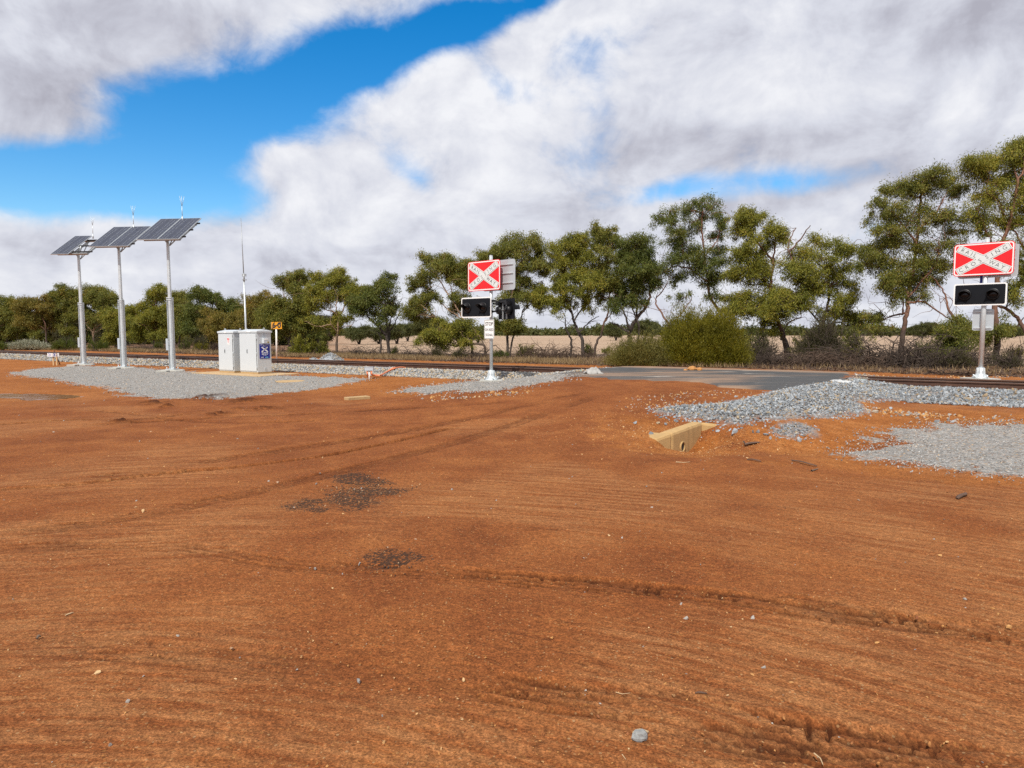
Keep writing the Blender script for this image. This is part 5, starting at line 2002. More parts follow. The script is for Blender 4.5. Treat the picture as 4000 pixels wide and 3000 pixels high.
# cloths at the two ends of the road seal
def cloth(px, py, w, l, h, mat, label, seed, rz, D=None):
    g = ground(px, py)
    n = 22
    u = np.linspace(-1, 1, n)
    U, Vv = np.meshgrid(u, u)
    nz = fbm(U * 2.2 + seed, Vv * 2.2 + seed, 4, seed)
    Z = h * (np.clip(1 - (U ** 2) * 0.8, 0, 1) * np.clip(1 - Vv ** 2, 0, 1) * (0.5 + nz)) + 0.03 * (nz - 0.5)
    ed = 1 + 0.3 * (vnoise(U * 3 + seed, Vv * 3, seed) - 0.5)
    X, Y = U * w / 2 * ed, Vv * l / 2 * ed
    c, s = math.cos(rz), math.sin(rz)
    Xr, Yr = X * c - Y * s, X * s + Y * c
    zz = hgt(Xr + g[0], Yr + g[1]) - g[2]
    V = np.stack([Xr, Yr, Z + zz + 0.03], -1).reshape(-1, 3)
    i = np.arange(n - 1)[:, None] * n
    j = np.arange(n - 1)[None]
    F = np.stack([i + j, i + j + 1, i + n + j + 1, i + n + j], -1).reshape(-1, 4)
    o = link('geotextile_sheet', np_mesh('geotextile_sheet', V, F, True), mat, None, tuple(g))
    sm = o.modifiers.new('thickness', 'SOLIDIFY')
    sm.thickness = 0.008
    return tag(o, label, 'sheet')

cloth(2316, 1463, 0.50, 0.42, 0.16, M['cloth'], 'crumpled grey cloth lump beside the rail at the road end', 3, 0.4)
cloth(3300, 1503, 0.60, 0.30, 0.07, M['cloth_white'], 'white cloth strip poking out at the ballast end of the road', 5, -0.5)


# rubber panels beside the rails at the road
for s_, lab in ((S_ROAD - 3.95, 'pale green rubber end piece by the rail at the ballast spill'), (S_ROAD + 3.9, 'pale green rubber end piece by the rail at the cloth lump')):
    X, Y = from_sq(s_, -0.16)
    b = MB()
    b.prism([(-0.14, 0.0), (0.14, 0.0), (0.14, 0.09), (0.08, 0.15), (-0.08, 0.15), (-0.14, 0.11)], Matrix.Rotation(R(90), 4, 'Z'), -0.26, 0.26)
    o = b.build('rubber_panel', M['mint'], None, 0.01, (X, Y, 0.285))
    o.rotation_euler = (0, 0, CAB_A + R(90))
    tag(o, lab, 'rubber panel', 'rubber panel ends at the crossing')


# ------------------------------------------------------------------ culvert headwall
def culvert():
    A, B_ = np.array([2.42, 10.22]), np.array([3.12, 11.12])
    Lw, Rw = np.array([2.13, 9.97]), np.array([3.52, 11.10])
    zt, zb = 0.095, -0.42
    o = empty('culvert_headwall', (float(A[0]), float(A[1]), 0.0), 0, 'ochre concrete culvert headwall with a small round pipe mouth', 'culvert')
    org = A
    th = 0.23

    def slab(P, Q, zP, zQ, nP, nQ, name, zbot=-0.42, thick=th):
        """a wall from P to Q; nP, nQ: backward normals at the ends"""
        P, Q = P - org, Q - org
        Pb, Qb = P + nP * thick, Q + nQ * thick
        # split into a grid for slightly uneven faces
        b = MB()
        vs = [(*P, zbot), (*Q, zbot), (*Qb, zbot), (*Pb, zbot), (*P, zP), (*Q, zQ), (*Qb, zQ - 0.01), (*Pb, zP - 0.02)]
        b._add(vs, [(3, 2, 1, 0), (4, 5, 6, 7), (0, 1, 5, 4), (1, 2, 6, 5), (2, 3, 7, 6), (3, 0, 4, 7)])
        return b.build(name, M['headwall'], o, 0.045)

    def nrm(P, Q):
        d = (Q - P) / np.linalg.norm(Q - P)
        return np.array([-d[1], d[0]])
    nm = nrm(A, B_)
    nl = nrm(Lw, A)
    nr_ = nrm(B_, Rw)
    nA = (nm + nl) / np.linalg.norm(nm + nl) * 1.0
    nB = (nm + nr_) / np.linalg.norm(nm + nr_) * 1.0
    slab(A, B_, zt, zt + 0.045, nA * 1.1, nB * 1.1, 'main_wall')
    slab(Lw, A, 0.045, zt - 0.004, nl * 1.5, nA * 1.25, 'wing_wall', thick=0.27)
    slab(B_, Rw, zt + 0.041, 0.085, nB * 1.0, nr_ * 0.9, 'wing_wall')
    # pipe ring on the face of the main wall
    d = (B_ - A) / np.linalg.norm(B_ - A)
    f = -nm
    c = A + d * 0.36 - org
    zc_ = -0.165
    n = 28
    r0, r1 = 0.068, 0.084
    vs = []
    for dep, rr in ((-0.012, r1), (0.022, r1), (0.022, r0), (-0.010, r0)):
        for k in range(n):
            a = 2 * math.pi * k / n
            p = c + d * rr * math.cos(a) + f * dep
            vs.append((p[0], p[1], zc_ + rr * math.sin(a)))
    b = MB()
    b._add(vs, [(j * n + k, j * n + (k + 1) % n, (j + 1) * n + (k + 1) % n, (j + 1) * n + k) for j in range(3) for k in range(n)], True)
    pipe = b.build('pipe', M['headwall'], o)
    b = MB()
    vs = []
    for k in range(n):
        a = 2 * math.pi * k / n
        p = c + d * r0 * 1.02 * math.cos(a) + f * 0.004
        vs.append((p[0], p[1], zc_ + r0 * 1.02 * math.sin(a)))
    b._add(vs, [tuple(range(n))])
    b.build('pipe_shade_disc', M['dark'], pipe)  # flat disc coloured dark for the shade inside the pipe

culvert()


# ------------------------------------------------------------------ litter on the ground
def bark(px0, py0, px1, py1, w, label, name='bark_strip', mat='barkbit', curl=0.012, lift=0.015):
    A, B_ = ground(px0, py0), ground(px1, py1)
    c = (A + B_) / 2
    L = float(np.linalg.norm(B_[:2] - A[:2]))
    a = math.atan2(B_[1] - A[1], B_[0] - A[0])
    n, k = 12, 5
    vs = []
    for i in range(n + 1):
        u = i / n
        wd = w * (0.35 + 0.65 * math.sin(math.pi * min(max(u * 0.9 + 0.06, 0), 1))) * (0.9 + 0.3 * rnd.random())
        for j in range(k):
            v = j / (k - 1) - 0.5
            vs.append(((u - 0.5) * L, v * wd + 0.12 * w * math.sin(u * 7), lift * math.sin(u * 3.0) + curl * (1 - 4 * v * v) + 0.004))
    fs = [(i * k + j, (i + 1) * k + j, (i + 1) * k + j + 1, i * k + j + 1) for i in range(n) for j in range(k - 1)]
    b = MB()
    b._add(vs, fs, True)
    o = b.build(name, M[mat], None, 0, tuple(c))
    o.rotation_euler = (0, 0, a)
    m = o.modifiers.new('thickness', 'SOLIDIFY')
    m.thickness = 0.004
    return tag(o, label, name.split('_')[0], None)

bark(2908, 1744, 2968, 1724, 0.075, 'curled dark bark strip on yellow pebbles right of the culvert')
bark(2912, 1742, 2903, 1722, 0.02, 'short upright looking bark sliver at the end of the curled strip')
bark(2918, 1797, 2972, 1806, 0.03, 'thin straight bark sliver in the drain below the culvert')
bark(3090, 1800, 3190, 1824, 0.03, 'long thin bark sliver on pale sand near the right gravel')
bark(2470, 2868, 2535, 2866, 0.022, 'dead brown gum leaf lying behind the lone granite stone', 'leaf_litter', 'straw', 0.005, 0.012)
bark(2715, 2711, 2762, 2714, 0.012, 'small grey gum leaf lying near the lower wheel track', 'leaf_litter', 'barkbit', 0.004, 0.006)
bark(3740, 1950, 3775, 1930, 0.05, 'small dark bark curl on dirt below the right gravel')
bark(255, 2408, 288, 2396, 0.010, 'pale thin leaf sliver on bare dirt at the lower left', 'leaf_litter', 'straw', 0.004, 0.004)
bark(145, 2500, 158, 2492, 0.016, 'little curled brown leaf on dirt near the lower left edge', 'leaf_litter', 'stick', 0.01, 0.01)


def stick(pts, r, label, mat='stick'):
    P = np.array([ground(*p) + [0, 0, r * 0.8] for p in pts])
    c = P[0].copy()
    V, F = tube_np(P - c, np.linspace(r, r * 0.5, len(P)), 6)
    o = link('stick', np_mesh('stick', V, F, True), M[mat], None, tuple(c))
    return tag(o, label, 'stick')

stick([(2640, 1806), (2668, 1808), (2695, 1806)], 0.006, 'pale thin twig on dirt just below the culvert pipe', 'straw')
stick([(2405, 2705), (2432, 2712), (2462, 2708)], 0.002, 'straw coloured twig beside the lower wheel track', 'straw')
stick([(3180, 2945), (3205, 2965), (3215, 2990)], 0.003, 'small forked straw twig by the bottom wheel track', 'straw')
stick([(2430, 2948), (2445, 2968)], 0.002, 'tiny straw left of and below the lone granite stone', 'straw')
stick([(3170, 1842), (3195, 1834)], 0.012, 'short dark twig on the pale sand beside the right gravel')
# ------------------------------------------------------------------ gum trees
def leaves(C, dirs, length, width, r):
    """one rhombic leaf per centre C hanging along dirs"""
    n = len(C)
    d = dirs / (np.linalg.norm(dirs, axis=1, keepdims=True) + 1e-9)
    a = r.normal(size=(n, 3))
    side = np.cross(d, a)
    side /= np.linalg.norm(side, axis=1, keepdims=True) + 1e-9
    L = (length * (0.65 + 0.7 * r.random(n)))[:, None]
    Wd = (width * (0.7 + 0.6 * r.random(n)))[:, None]
    V = np.stack([C, C + d * L * 0.42 + side * Wd * 0.5, C + d * L, C + d * L * 0.42 - side * Wd * 0.5], 1)
    F = np.arange(4 * n).reshape(n, 4)
    return V.reshape(-1, 3), F


def bent(p0, p1, r, wig=0.12, up=0.1, n=7):
    p0, p1 = np.asarray(p0, float), np.asarray(p1, float)
    L = np.linalg.norm(p1 - p0)
    u = np.linspace(0, 1, n)[:, None]
    P = p0 * (1 - u) + p1 * u
    off = r.normal(size=3) * wig * L
    off[2] += up * L
    off2 = r.normal(size=3) * wig * 0.5 * L
    P = P + off * np.sin(math.pi * u) + off2 * np.sin(2 * math.pi * u)
    P[1:-1] += r.normal(size=(n - 2, 3)) * 0.02 * L
    return P


def px_clumps(clumps, D, r, depth=1.0):
    out = []
    for c in clumps:
        px, py, rx, ry = c[:4]
        k = c[4] if len(c) > 4 else 1.0
        a = rx * D / FPX
        d = D + r.uniform(-1, 1) * (0.35 + 0.6 * a) * depth
        out.append((at(px, py + 0.10 * ry, d), a * 1.25, a * r.uniform(0.9, 1.2), ry * D / FPX * 1.30, k))
    return out


def gum(label, D, stems, clumps, leaf='leaf_olive', bark='bark_dark', dens=1.0, group=None, name='gum_tree', seed=0, leaf_len=0.118, bare=6, r0=0.11, simple=False):
    r = np.random.default_rng(1000 + seed)
    # the stems, lowest point first
    p0 = at(*stems[0][0], D)
    bx, by = p0[0], p0[1]
    bz = float(hgt(bx, by))
    root = empty(name, (bx, by, bz), 0, label, 'tree', group)
    wood = Bag()
    dense = []
    for si, st in enumerate(stems):
        P = []
        dd = D
        for i, q in enumerate(st):
            if i:
                dd += r.normal() * 0.16 + (0.22 if si % 2 else -0.12) * (si > 0)
            P.append(at(q[0], q[1], dd))
        P = np.array(P)
        first = st[0][1] >= stems[0][0][1] - 12
        if first:
            P[0][2] = float(hgt(P[0][0], P[0][1])) - 0.12
        t = np.linspace(0, len(P) - 1, 6 * (len(P) - 1) + 1)
        i0 = np.clip(np.floor(t).astype(int), 0, len(P) - 2)
        u = (t - i0)[:, None]
        g = lambda k: P[np.clip(k, 0, len(P) - 1)]
        a, b, c, d = g(i0 - 1), g(i0), g(i0 + 1), g(i0 + 2)
        Cc = 0.5 * (2 * b + (c - a) * u + (2 * a - 5 * b + 4 * c - d) * u ** 2 + (3 * b - a - 3 * c + d) * u ** 3)
        Cc[1:-1] += r.normal(size=(len(Cc) - 2, 3)) * 0.018
        ra = 0.82 * r0 * (1.0 if si == 0 else 0.72) * (1.0 if first else 0.62)
        rad = ra * (1 - 0.66 * np.linspace(0, 1, len(Cc)) ** 0.8)
        if first:
            rad[:3] *= np.array([1.35, 1.18, 1.06])
        wood.tube(Cc, rad, 8)
        k0 = int(len(Cc) * (0.42 if first else 0.15))
        for k in range(k0, len(Cc)):
            dense.append((Cc[k], rad[k]))
    DP = np.array([d[0] for d in dense])
    DR = np.array([d[1] for d in dense])
    LV, LD, LK = [], [], []
    clumps = list(clumps)
    if not simple:
        # hanging skirts and side sprays that tie neighbouring clumps together
        ys = sorted(q_[1] for q_ in clumps)
        med = ys[len(ys) // 3]
        for q_ in list(clumps):
            if q_[1] >= med and r.random() < 0.55 and D < 48:
                clumps.append((q_[0] + r.uniform(-1.1, 1.1) * q_[2], q_[1] + r.uniform(0.9, 2.6) * q_[3], q_[2] * r.uniform(0.45, 0.85), q_[3] * r.uniform(0.6, 1.0), 0.6))
    for (c, ax, ay, az_, k) in px_clumps(clumps, D, r):
        dist = np.linalg.norm(DP - c, axis=1) + np.clip(DP[:, 2] - c[2], 0, 9) * 1.6
        j = int(np.argmin(dist + 0.15 * r.random(len(dist))))
        c = c + np.array([0, 0, r.normal() * 0.22 * az_])
        tilt = r.normal() * 0.28
        hub = c - np.array([0, 0, az_ * 0.35])
        st0 = DP[j]
        L = np.linalg.norm(hub - st0)
        rb = min(DR[j] * 0.75, 0.014 + 0.014 * L)
        if L > 0.08:
            B = bent(st0, hub, r, 0.09, 0.03 + 0.10 * (hub[2] > st0[2]), 8)
            wood.tube(B, np.linspace(rb, max(rb * 0.42, 0.008), len(B)), 6 if not simple else 4)
        else:
            B = np.array([st0, hub])
        area = math.pi * ax * az_
        ns = max(5, int(area * 15 * k) + 3)
        # sprays over the upper shell of the clump, a few inside
        v = r.normal(size=(ns, 3))
        v /= np.linalg.norm(v, axis=1, keepdims=True)
        v[:, 2] = np.where(v[:, 2] < -0.55, -v[:, 2] * r.random(ns), v[:, 2])
        rad = r.uniform(0.40, 1.0, ns) ** 0.6 * np.where(r.random(ns) < 0.2, r.uniform(1.0, 1.35, ns), 1.0)
        S = c + v * rad[:, None] * np.array([ax, ay, az_])
        S[:, 2] += tilt * (S[:, 0] - c[0])
        # looser sprays along the limb that carries the clump
        ne = int(2 + 5 * min(L, 2.0))
        jj = r.integers(2, len(B), ne) if len(B) > 3 else np.zeros(ne, int)
        S = np.concatenate([S, B[jj] + r.normal(size=(ne, 3)) * np.array([0.26, 0.26, 0.20]) + np.array([0, 0, 0.12])])
        ve = r.normal(size=(ne, 3))
        v = np.concatenate([v, ve / np.linalg.norm(ve, axis=1, keepdims=True)])
        ns += ne
        for sidx in range(ns):
            a = B[r.integers(max(1, len(B) // 2), len(B))]
            if not simple or sidx % 3 == 0:
                T = bent(a, S[sidx], r, 0.10, 0.06, 5)
                wood.tube(T, np.linspace(0.0095, 0.004, 5), 3)
        nl = int(142 * dens * k ** 0.5)
        spread = np.array([0.135, 0.135, 0.115]) * min(1.0, 0.55 + ax * 0.6)
        cen = np.repeat(S, nl, 0) + r.normal(size=(ns * nl, 3)) * spread * np.repeat(r.uniform(0.7, 1.4, ns), nl)[:, None] + np.array([0, 0, -0.07]) * np.abs(r.normal(size=(ns * nl, 1)))
        outw = np.repeat(v, nl, 0)
        dr = 0.55 * outw + r.normal(size=(ns * nl, 3)) * 0.55 + np.array([0, 0, -0.75])
        LV.append(cen)
        LD.append(dr)
    for _ in range(bare if simple else int(bare * 1.6) + 6):
        # bare twigs and dead sticks among the foliage
        j = r.integers(0, len(DP))
        e = DP[j] + r.normal(size=3) * np.array([0.7, 0.5, 0.55]) + np.array([0, 0, 0.35])
        wood.tube(bent(DP[j], e, r, 0.12, 0.05, 6), np.linspace(0.014, 0.004, 6), 4)
    wood.build('trunk', M[bark], root)
    Cn, Dn = np.concatenate(LV), np.concatenate(LD)
    f = (D / 36.0) ** 0.5
    V, F = leaves(Cn, Dn, leaf_len * f, 0.0295 * f, r)
    V -= np.array(root.location)[None]
    link('crown', np_mesh('crown', V, F), M[leaf], root)
    return root

MAL = 'gum trees in the belt behind the track'

gum('low gum at the left picture edge with a bare pale limb', 62, [[(20, 1345), (30, 1310), (20, 1270), (5, 1230)], [(25, 1300), (60, 1270)], [(-20, 1310), (0, 1275), (40, 1240)]],
    [(8, 1180, 30, 16), (41, 1191, 22, 18), (16, 1213, 45, 20), (54, 1226, 45, 22), (27, 1253, 60, 25), (76, 1251, 30, 20), (-40, 1220, 40, 25), (90, 1270, 40, 20), (0, 1285, 50, 18), (70, 1290, 40, 18)], 'leaf_olive', 'bark_pale', group=MAL, seed=1)
gum('small bronze gum with a short red trunk, above the grey saltbush', 60, [[(182, 1330), (180, 1295), (178, 1270), (160, 1230)], [(180, 1292), (205, 1270), (225, 1255)], [(180, 1290), (150, 1268), (120, 1245)]],
    [(95, 1186, 25, 14), (136, 1172, 30, 13), (130, 1194, 40, 16), (174, 1202, 35, 18), (152, 1237, 50, 18), (117, 1240, 30, 16), (195, 1226, 30, 18), (174, 1162, 22, 7, 0.5), (110, 1265, 40, 18), (170, 1262, 40, 14), (85, 1215, 30, 16)], 'leaf_brown', 'bark_red', group=MAL, seed=2)
gum('taller rounded gum just left of the half bare solar pole', 60, [[(255, 1335), (258, 1300), (262, 1250), (268, 1190)], [(258, 1290), (235, 1250), (220, 1210)]],
    [(258, 1134, 30, 17), (241, 1148, 25, 12), (203, 1156, 18, 14), (271, 1167, 40, 17), (244, 1183, 45, 18), (293, 1156, 25, 16), (230, 1215, 30, 16), (260, 1237, 28, 16), (287, 1240, 22, 14), (282, 1294, 30, 16), (300, 1200, 25, 18), (250, 1270, 30, 14)], 'leaf_olive', 'bark_dark', group=MAL, seed=3)
gum('spreading flat topped gum with a pinkish forked trunk between two solar poles', 59, [[(368, 1335), (364, 1305), (368, 1280), (375, 1240), (380, 1200)], [(366, 1300), (345, 1278), (330, 1255)], [(368, 1285), (400, 1265), (420, 1255)], [(366, 1300), (395, 1285), (415, 1240)]],
    [(347, 1134, 35, 16), (393, 1140, 35, 14), (410, 1153, 35, 16), (366, 1156, 45, 17), (399, 1191, 28, 16), (434, 1183, 15, 10), (458, 1177, 14, 10), (339, 1180, 30, 18), (366, 1234, 40, 14), (393, 1237, 30, 14), (420, 1215, 26, 12), (330, 1215, 26, 14)], 'leaf_olive', 'bark_pale', group=MAL, seed=4)
gum('dense green gum directly behind the middle solar pole', 57, [[(450, 1345), (455, 1300), (470, 1260), (490, 1220)], [(455, 1300), (440, 1260), (430, 1230)]],
    [(447, 1218, 40, 18), (502, 1226, 35, 22), (434, 1234, 30, 14), (515, 1207, 25, 12), (423, 1324, 25, 15), (447, 1316, 25, 16), (502, 1256, 35, 20), (460, 1260, 40, 18), (480, 1290, 40, 18)], 'leaf_fresh', 'bark_dark', group=MAL, seed=5)
gum('big bushy gum just left of the third solar pole', 55, [[(600, 1350), (602, 1310), (610, 1260), (615, 1200)], [(602, 1310), (570, 1280), (560, 1230)], [(602, 1315), (640, 1290), (650, 1240)]],
    [(622, 1139, 30, 14), (595, 1145, 18, 13), (614, 1177, 30, 20), (562, 1196, 22, 14), (630, 1205, 35, 20), (581, 1218, 35, 20), (630, 1237, 40, 22), (589, 1240, 35, 20), (532, 1267, 35, 18), (568, 1278, 35, 20), (622, 1275, 40, 20), (541, 1302, 35, 18), (589, 1302, 40, 18), (640, 1305, 35, 16)], 'leaf_fresh', 'bark_red', group=MAL, seed=6)
gum('narrow gum just right of the third solar pole', 54, [[(700, 1350), (702, 1300), (706, 1240), (708, 1190)], [(702, 1290), (690, 1240)]],
    [(695, 1164, 28, 18), (722, 1169, 25, 16), (706, 1191, 30, 16), (690, 1223, 30, 18), (706, 1250, 30, 18), (706, 1280, 30, 15), (680, 1190, 22, 14), (735, 1200, 20, 16)], 'leaf_olive', 'bark_red', group=MAL, seed=7)
gum('round topped dark gum with bare reddish upper limbs left of the cabinets', 53, [[(800, 1350), (805, 1300), (815, 1250), (828, 1205), (835, 1165)], [(808, 1290), (780, 1240), (770, 1200)], [(815, 1250), (800, 1200)]],
    [(793, 1145, 35, 15), (820, 1150, 30, 16), (779, 1167, 35, 16), (833, 1167, 25, 14), (855, 1167, 14, 14), (771, 1213, 45, 22), (804, 1229, 30, 16), (744, 1229, 35, 20), (758, 1256, 40, 20), (739, 1280, 30, 16), (790, 1260, 35, 16)], 'leaf_dark', 'bark_pale', group=MAL, seed=8)
gum('thin topped gum with bare twigs above the left cabinet', 53, [[(862, 1350), (868, 1290), (885, 1235), (900, 1200)], [(872, 1270), (925, 1230)], [(872, 1265), (862, 1225)]],
    [(893, 1186, 28, 12), (926, 1202, 25, 16), (947, 1202, 22, 14), (880, 1194, 16, 12), (868, 1190, 14, 14), (870, 1208, 16, 10)], 'leaf_dark', 'bark_red', group=MAL, seed=9, bare=14)
gum('low bronze leaved gum immediately behind the left cabinet', 49, [[(880, 1375), (882, 1330), (885, 1290), (890, 1255)], [(882, 1330), (840, 1290)], [(882, 1325), (920, 1280)]],
    [(839, 1245, 30, 16), (880, 1245, 35, 18), (915, 1248, 35, 20), (812, 1272, 28, 18), (893, 1275, 40, 18), (934, 1234, 25, 16), (850, 1285, 35, 18), (910, 1305, 35, 18), (840, 1310, 30, 16)], 'leaf_brown', 'bark_dark', group=MAL, seed=10)
gum('pale wispy gum behind the aerial mast', 47, [[(1000, 1385), (1002, 1320), (1010, 1260), (1020, 1210)], [(1002, 1300), (985, 1240), (980, 1200)], [(1005, 1290), (1045, 1230), (1060, 1195)]],
    [(991, 1164, 22, 16), (1040, 1156, 25, 18), (1015, 1175, 30, 14), (1064, 1175, 20, 16), (983, 1204, 20, 12), (1015, 1202, 28, 10), (972, 1185, 16, 12), (970, 1235, 30, 14), (960, 1262, 30, 14)], 'leaf_brown', 'bark_pale', group=MAL, seed=11, dens=0.8, bare=16)
gum('large bushy gum right behind the yellow speed sign', 44, [[(1130, 1392), (1130, 1340), (1135, 1290), (1140, 1220), (1150, 1150)], [(1130, 1330), (1090, 1290), (1070, 1240)], [(1132, 1320), (1175, 1270), (1185, 1210)], [(1140, 1220), (1110, 1160), (1105, 1110)]],
    [(1176, 1073, 22, 14), (1130, 1084, 22, 14, 0.7), (1098, 1090, 20, 15, 0.7), (1114, 1111, 22, 14, 0.7), (1163, 1092, 35, 18), (1195, 1090, 25, 16), (1152, 1136, 30, 18), (1176, 1144, 25, 16), (1081, 1168, 30, 14), (1054, 1195, 40, 20), (1108, 1184, 40, 18), (1163, 1174, 40, 18), (1203, 1179, 35, 20), (1081, 1217, 50, 22), (1035, 1233, 35, 22), (1136, 1228, 40, 22), (1195, 1233, 35, 18), (1163, 1252, 40, 18), (1095, 1252, 45, 20), (1050, 1262, 40, 18), (1120, 1280, 40, 16), (1200, 1265, 35, 16)], 'leaf_olive', 'bark_red', group=MAL, seed=12)
gum('gum with smooth pale tan crooked limbs right of the speed sign', 42, [[(1318, 1392), (1316, 1330), (1320, 1290), (1325, 1240), (1345, 1200), (1352, 1165)], [(1320, 1292), (1345, 1275), (1375, 1270), (1383, 1240)], [(1318, 1300), (1290, 1268), (1245, 1275), (1190, 1255)], [(1306, 1220), (1265, 1205), (1230, 1170), (1205, 1155)], [(1325, 1240), (1312, 1200), (1318, 1160), (1300, 1120)], [(1318, 1310), (1298, 1300), (1280, 1315)], [(1324, 1245), (1306, 1221), (1304, 1219)]],
    [(1260, 1076, 28, 16), (1239, 1095, 25, 16), (1287, 1103, 30, 16), (1325, 1054, 20, 7), (1339, 1076, 12, 10, 0.7), (1325, 1100, 25, 14), (1361, 1100, 20, 14, 0.7), (1377, 1119, 25, 16), (1230, 1122, 35, 18), (1271, 1136, 40, 18), (1325, 1138, 40, 18), (1244, 1155, 35, 16), (1385, 1144, 35, 18), (1412, 1130, 25, 14), (1352, 1163, 35, 14), (1315, 1236, 16, 22), (1298, 1266, 16, 16), (1350, 1244, 20, 20, 0.7), (1215, 1200, 25, 14), (1225, 1250, 22, 12)], 'leaf_fresh', 'bark_pale', group=MAL, seed=13)
gum('fan shaped many stemmed gum with dead twigs on top, left of the signal post', 41, [[(1520, 1388), (1512, 1320), (1490, 1290), (1440, 1240), (1420, 1200)], [(1522, 1388), (1520, 1310), (1540, 1270), (1562, 1220)], [(1514, 1315), (1510, 1240), (1505, 1180), (1510, 1140)], [(1512, 1320), (1470, 1260), (1470, 1200)], [(1516, 1300), (1530, 1230), (1535, 1180)], [(1485, 1388), (1488, 1330), (1480, 1300)]],
    [(1531, 1081, 16, 10), (1502, 1092, 22, 10), (1485, 1106, 18, 10), (1510, 1130, 30, 14, 0.8), (1461, 1127, 25, 14), (1434, 1130, 20, 12), (1475, 1152, 40, 16, 0.8), (1434, 1160, 35, 18), (1515, 1157, 35, 16, 0.7), (1393, 1176, 30, 16), (1434, 1195, 40, 18, 0.8), (1488, 1187, 35, 16, 0.6), (1537, 1174, 25, 14, 0.6), (1461, 1225, 35, 16, 0.6), (1393, 1211, 25, 18), (1515, 1225, 30, 14, 0.5), (1540, 1205, 20, 12, 0.5)], 'leaf_dark', 'bark_dark', group=MAL, seed=14, dens=0.8, bare=34, r0=0.13)
gum('leaning open gum with a broad crown just left of the signal post', 39.5, [[(1850, 1390), (1835, 1310), (1805, 1240), (1770, 1180), (1720, 1100)], [(1805, 1245), (1740, 1200), (1690, 1140), (1650, 1105)], [(1800, 1235), (1810, 1160), (1815, 1100)], [(1770, 1180), (1760, 1120), (1740, 1070)], [(1730, 1285), (1690, 1230), (1640, 1190)], [(1830, 1300), (1770, 1290), (1730, 1285)]],
    [(1712, 1009, 35, 18), (1666, 1016, 25, 16), (1752, 1009, 25, 16), (1686, 1049, 40, 18), (1739, 1043, 40, 22), (1785, 1039, 35, 18), (1643, 1086, 25, 14), (1626, 1099, 18, 12), (1785, 1072, 40, 18), (1832, 1033, 30, 16), (1818, 1066, 30, 18), (1782, 1089, 25, 10), (1609, 1129, 12, 12), (1656, 1152, 30, 14), (1626, 1182, 25, 16), (1679, 1155, 20, 12), (1775, 1192, 20, 22), (1798, 1152, 30, 16), (1815, 1182, 25, 18), (1600, 1205, 25, 16), (1590, 1225, 20, 16), (1850, 1045, 25, 14), (1830, 1100, 25, 14)], 'leaf_olive', 'bark_pale', group=MAL, seed=15, bare=22)
gum('low sprawling gum with a limb along the ground, left of the signal post foot', 38.5, [[(1895, 1395), (1890, 1350), (1840, 1345), (1780, 1352), (1715, 1338)], [(1890, 1350), (1870, 1310), (1840, 1275)], [(1840, 1346), (1800, 1300), (1780, 1285)], [(1895, 1380), (1930, 1350), (1965, 1375)]],
    [(1719, 1265, 20, 20), (1782, 1281, 35, 18), (1699, 1308, 40, 18), (1659, 1328, 25, 20), (1752, 1318, 40, 14), (1798, 1261, 25, 14), (1832, 1298, 25, 18), (1820, 1265, 25, 14), (1730, 1300, 35, 16)], 'leaf_fresh', 'bark_pale', group=MAL, seed=16)
gum('gum with two slim trunks and a domed crown behind the bare rear sign board', 38, [[(1985, 1392), (1983, 1300), (1990, 1250), (1995, 1180), (2010, 1100), (2030, 1030)], [(1990, 1392), (2005, 1310), (2030, 1280), (2040, 1220), (2065, 1180), (2085, 1140)], [(1995, 1180), (2040, 1110), (2070, 1050)], [(2010, 1100), (1980, 1040), (1960, 1000)], [(2040, 1220), (2090, 1170), (2110, 1140)]],
    [(2017, 936, 45, 18), (2064, 943, 35, 18), (1981, 966, 35, 18), (2031, 970, 45, 18), (2097, 966, 28, 16), (2123, 980, 14, 12), (1908, 990, 30, 14), (1898, 1003, 20, 12), (1964, 999, 35, 16), (2047, 1009, 28, 12, 0.7), (2097, 1026, 30, 14), (2137, 1043, 25, 12), (2057, 1053, 35, 18), (2031, 1086, 25, 18), (2064, 1099, 28, 16), (1991, 1145, 45, 18), (2057, 1145, 35, 18), (2113, 1132, 25, 22), (2097, 1165, 20, 14), (1997, 1261, 25, 16), (1948, 1261, 25, 14), (2017, 1268, 18, 12), (1930, 1030, 25, 16)], 'leaf_olive', 'bark_dark', group=MAL, seed=17, bare=20, r0=0.10)
gum('gum with long low limb reaching left, first right of the signal post', 37, [[(2278, 1398), (2275, 1330), (2257, 1290), (2240, 1250), (2228, 1215), (2180, 1180), (2110, 1172)], [(2242, 1255), (2285, 1190), (2312, 1160), (2332, 1120)], [(2230, 1390), (2232, 1330), (2212, 1290), (2208, 1250)], [(2240, 1250), (2230, 1180), (2250, 1110), (2255, 1050)], [(2228, 1215), (2200, 1120), (2190, 1060)], [(2262, 1300), (2300, 1260), (2340, 1235)]],
    [(2232, 934, 25, 14), (2274, 930, 20, 14), (2175, 960, 30, 18), (2221, 964, 40, 20), (2175, 998, 28, 18), (2263, 979, 35, 20), (2259, 1029, 45, 22), (2202, 1021, 20, 12), (2316, 995, 25, 20), (2278, 1071, 55, 24), (2308, 1101, 40, 22), (2232, 1086, 35, 20), (2183, 1082, 22, 18), (2175, 1124, 15, 20), (2209, 1124, 25, 20), (2278, 1131, 35, 18), (2111, 1139, 25, 18), (2099, 1169, 18, 14), (2153, 1173, 20, 12), (2221, 1181, 25, 14), (2293, 1173, 20, 14, 0.6)], 'leaf_fresh', 'bark_dark', group=MAL, seed=18, r0=0.13, bare=18)
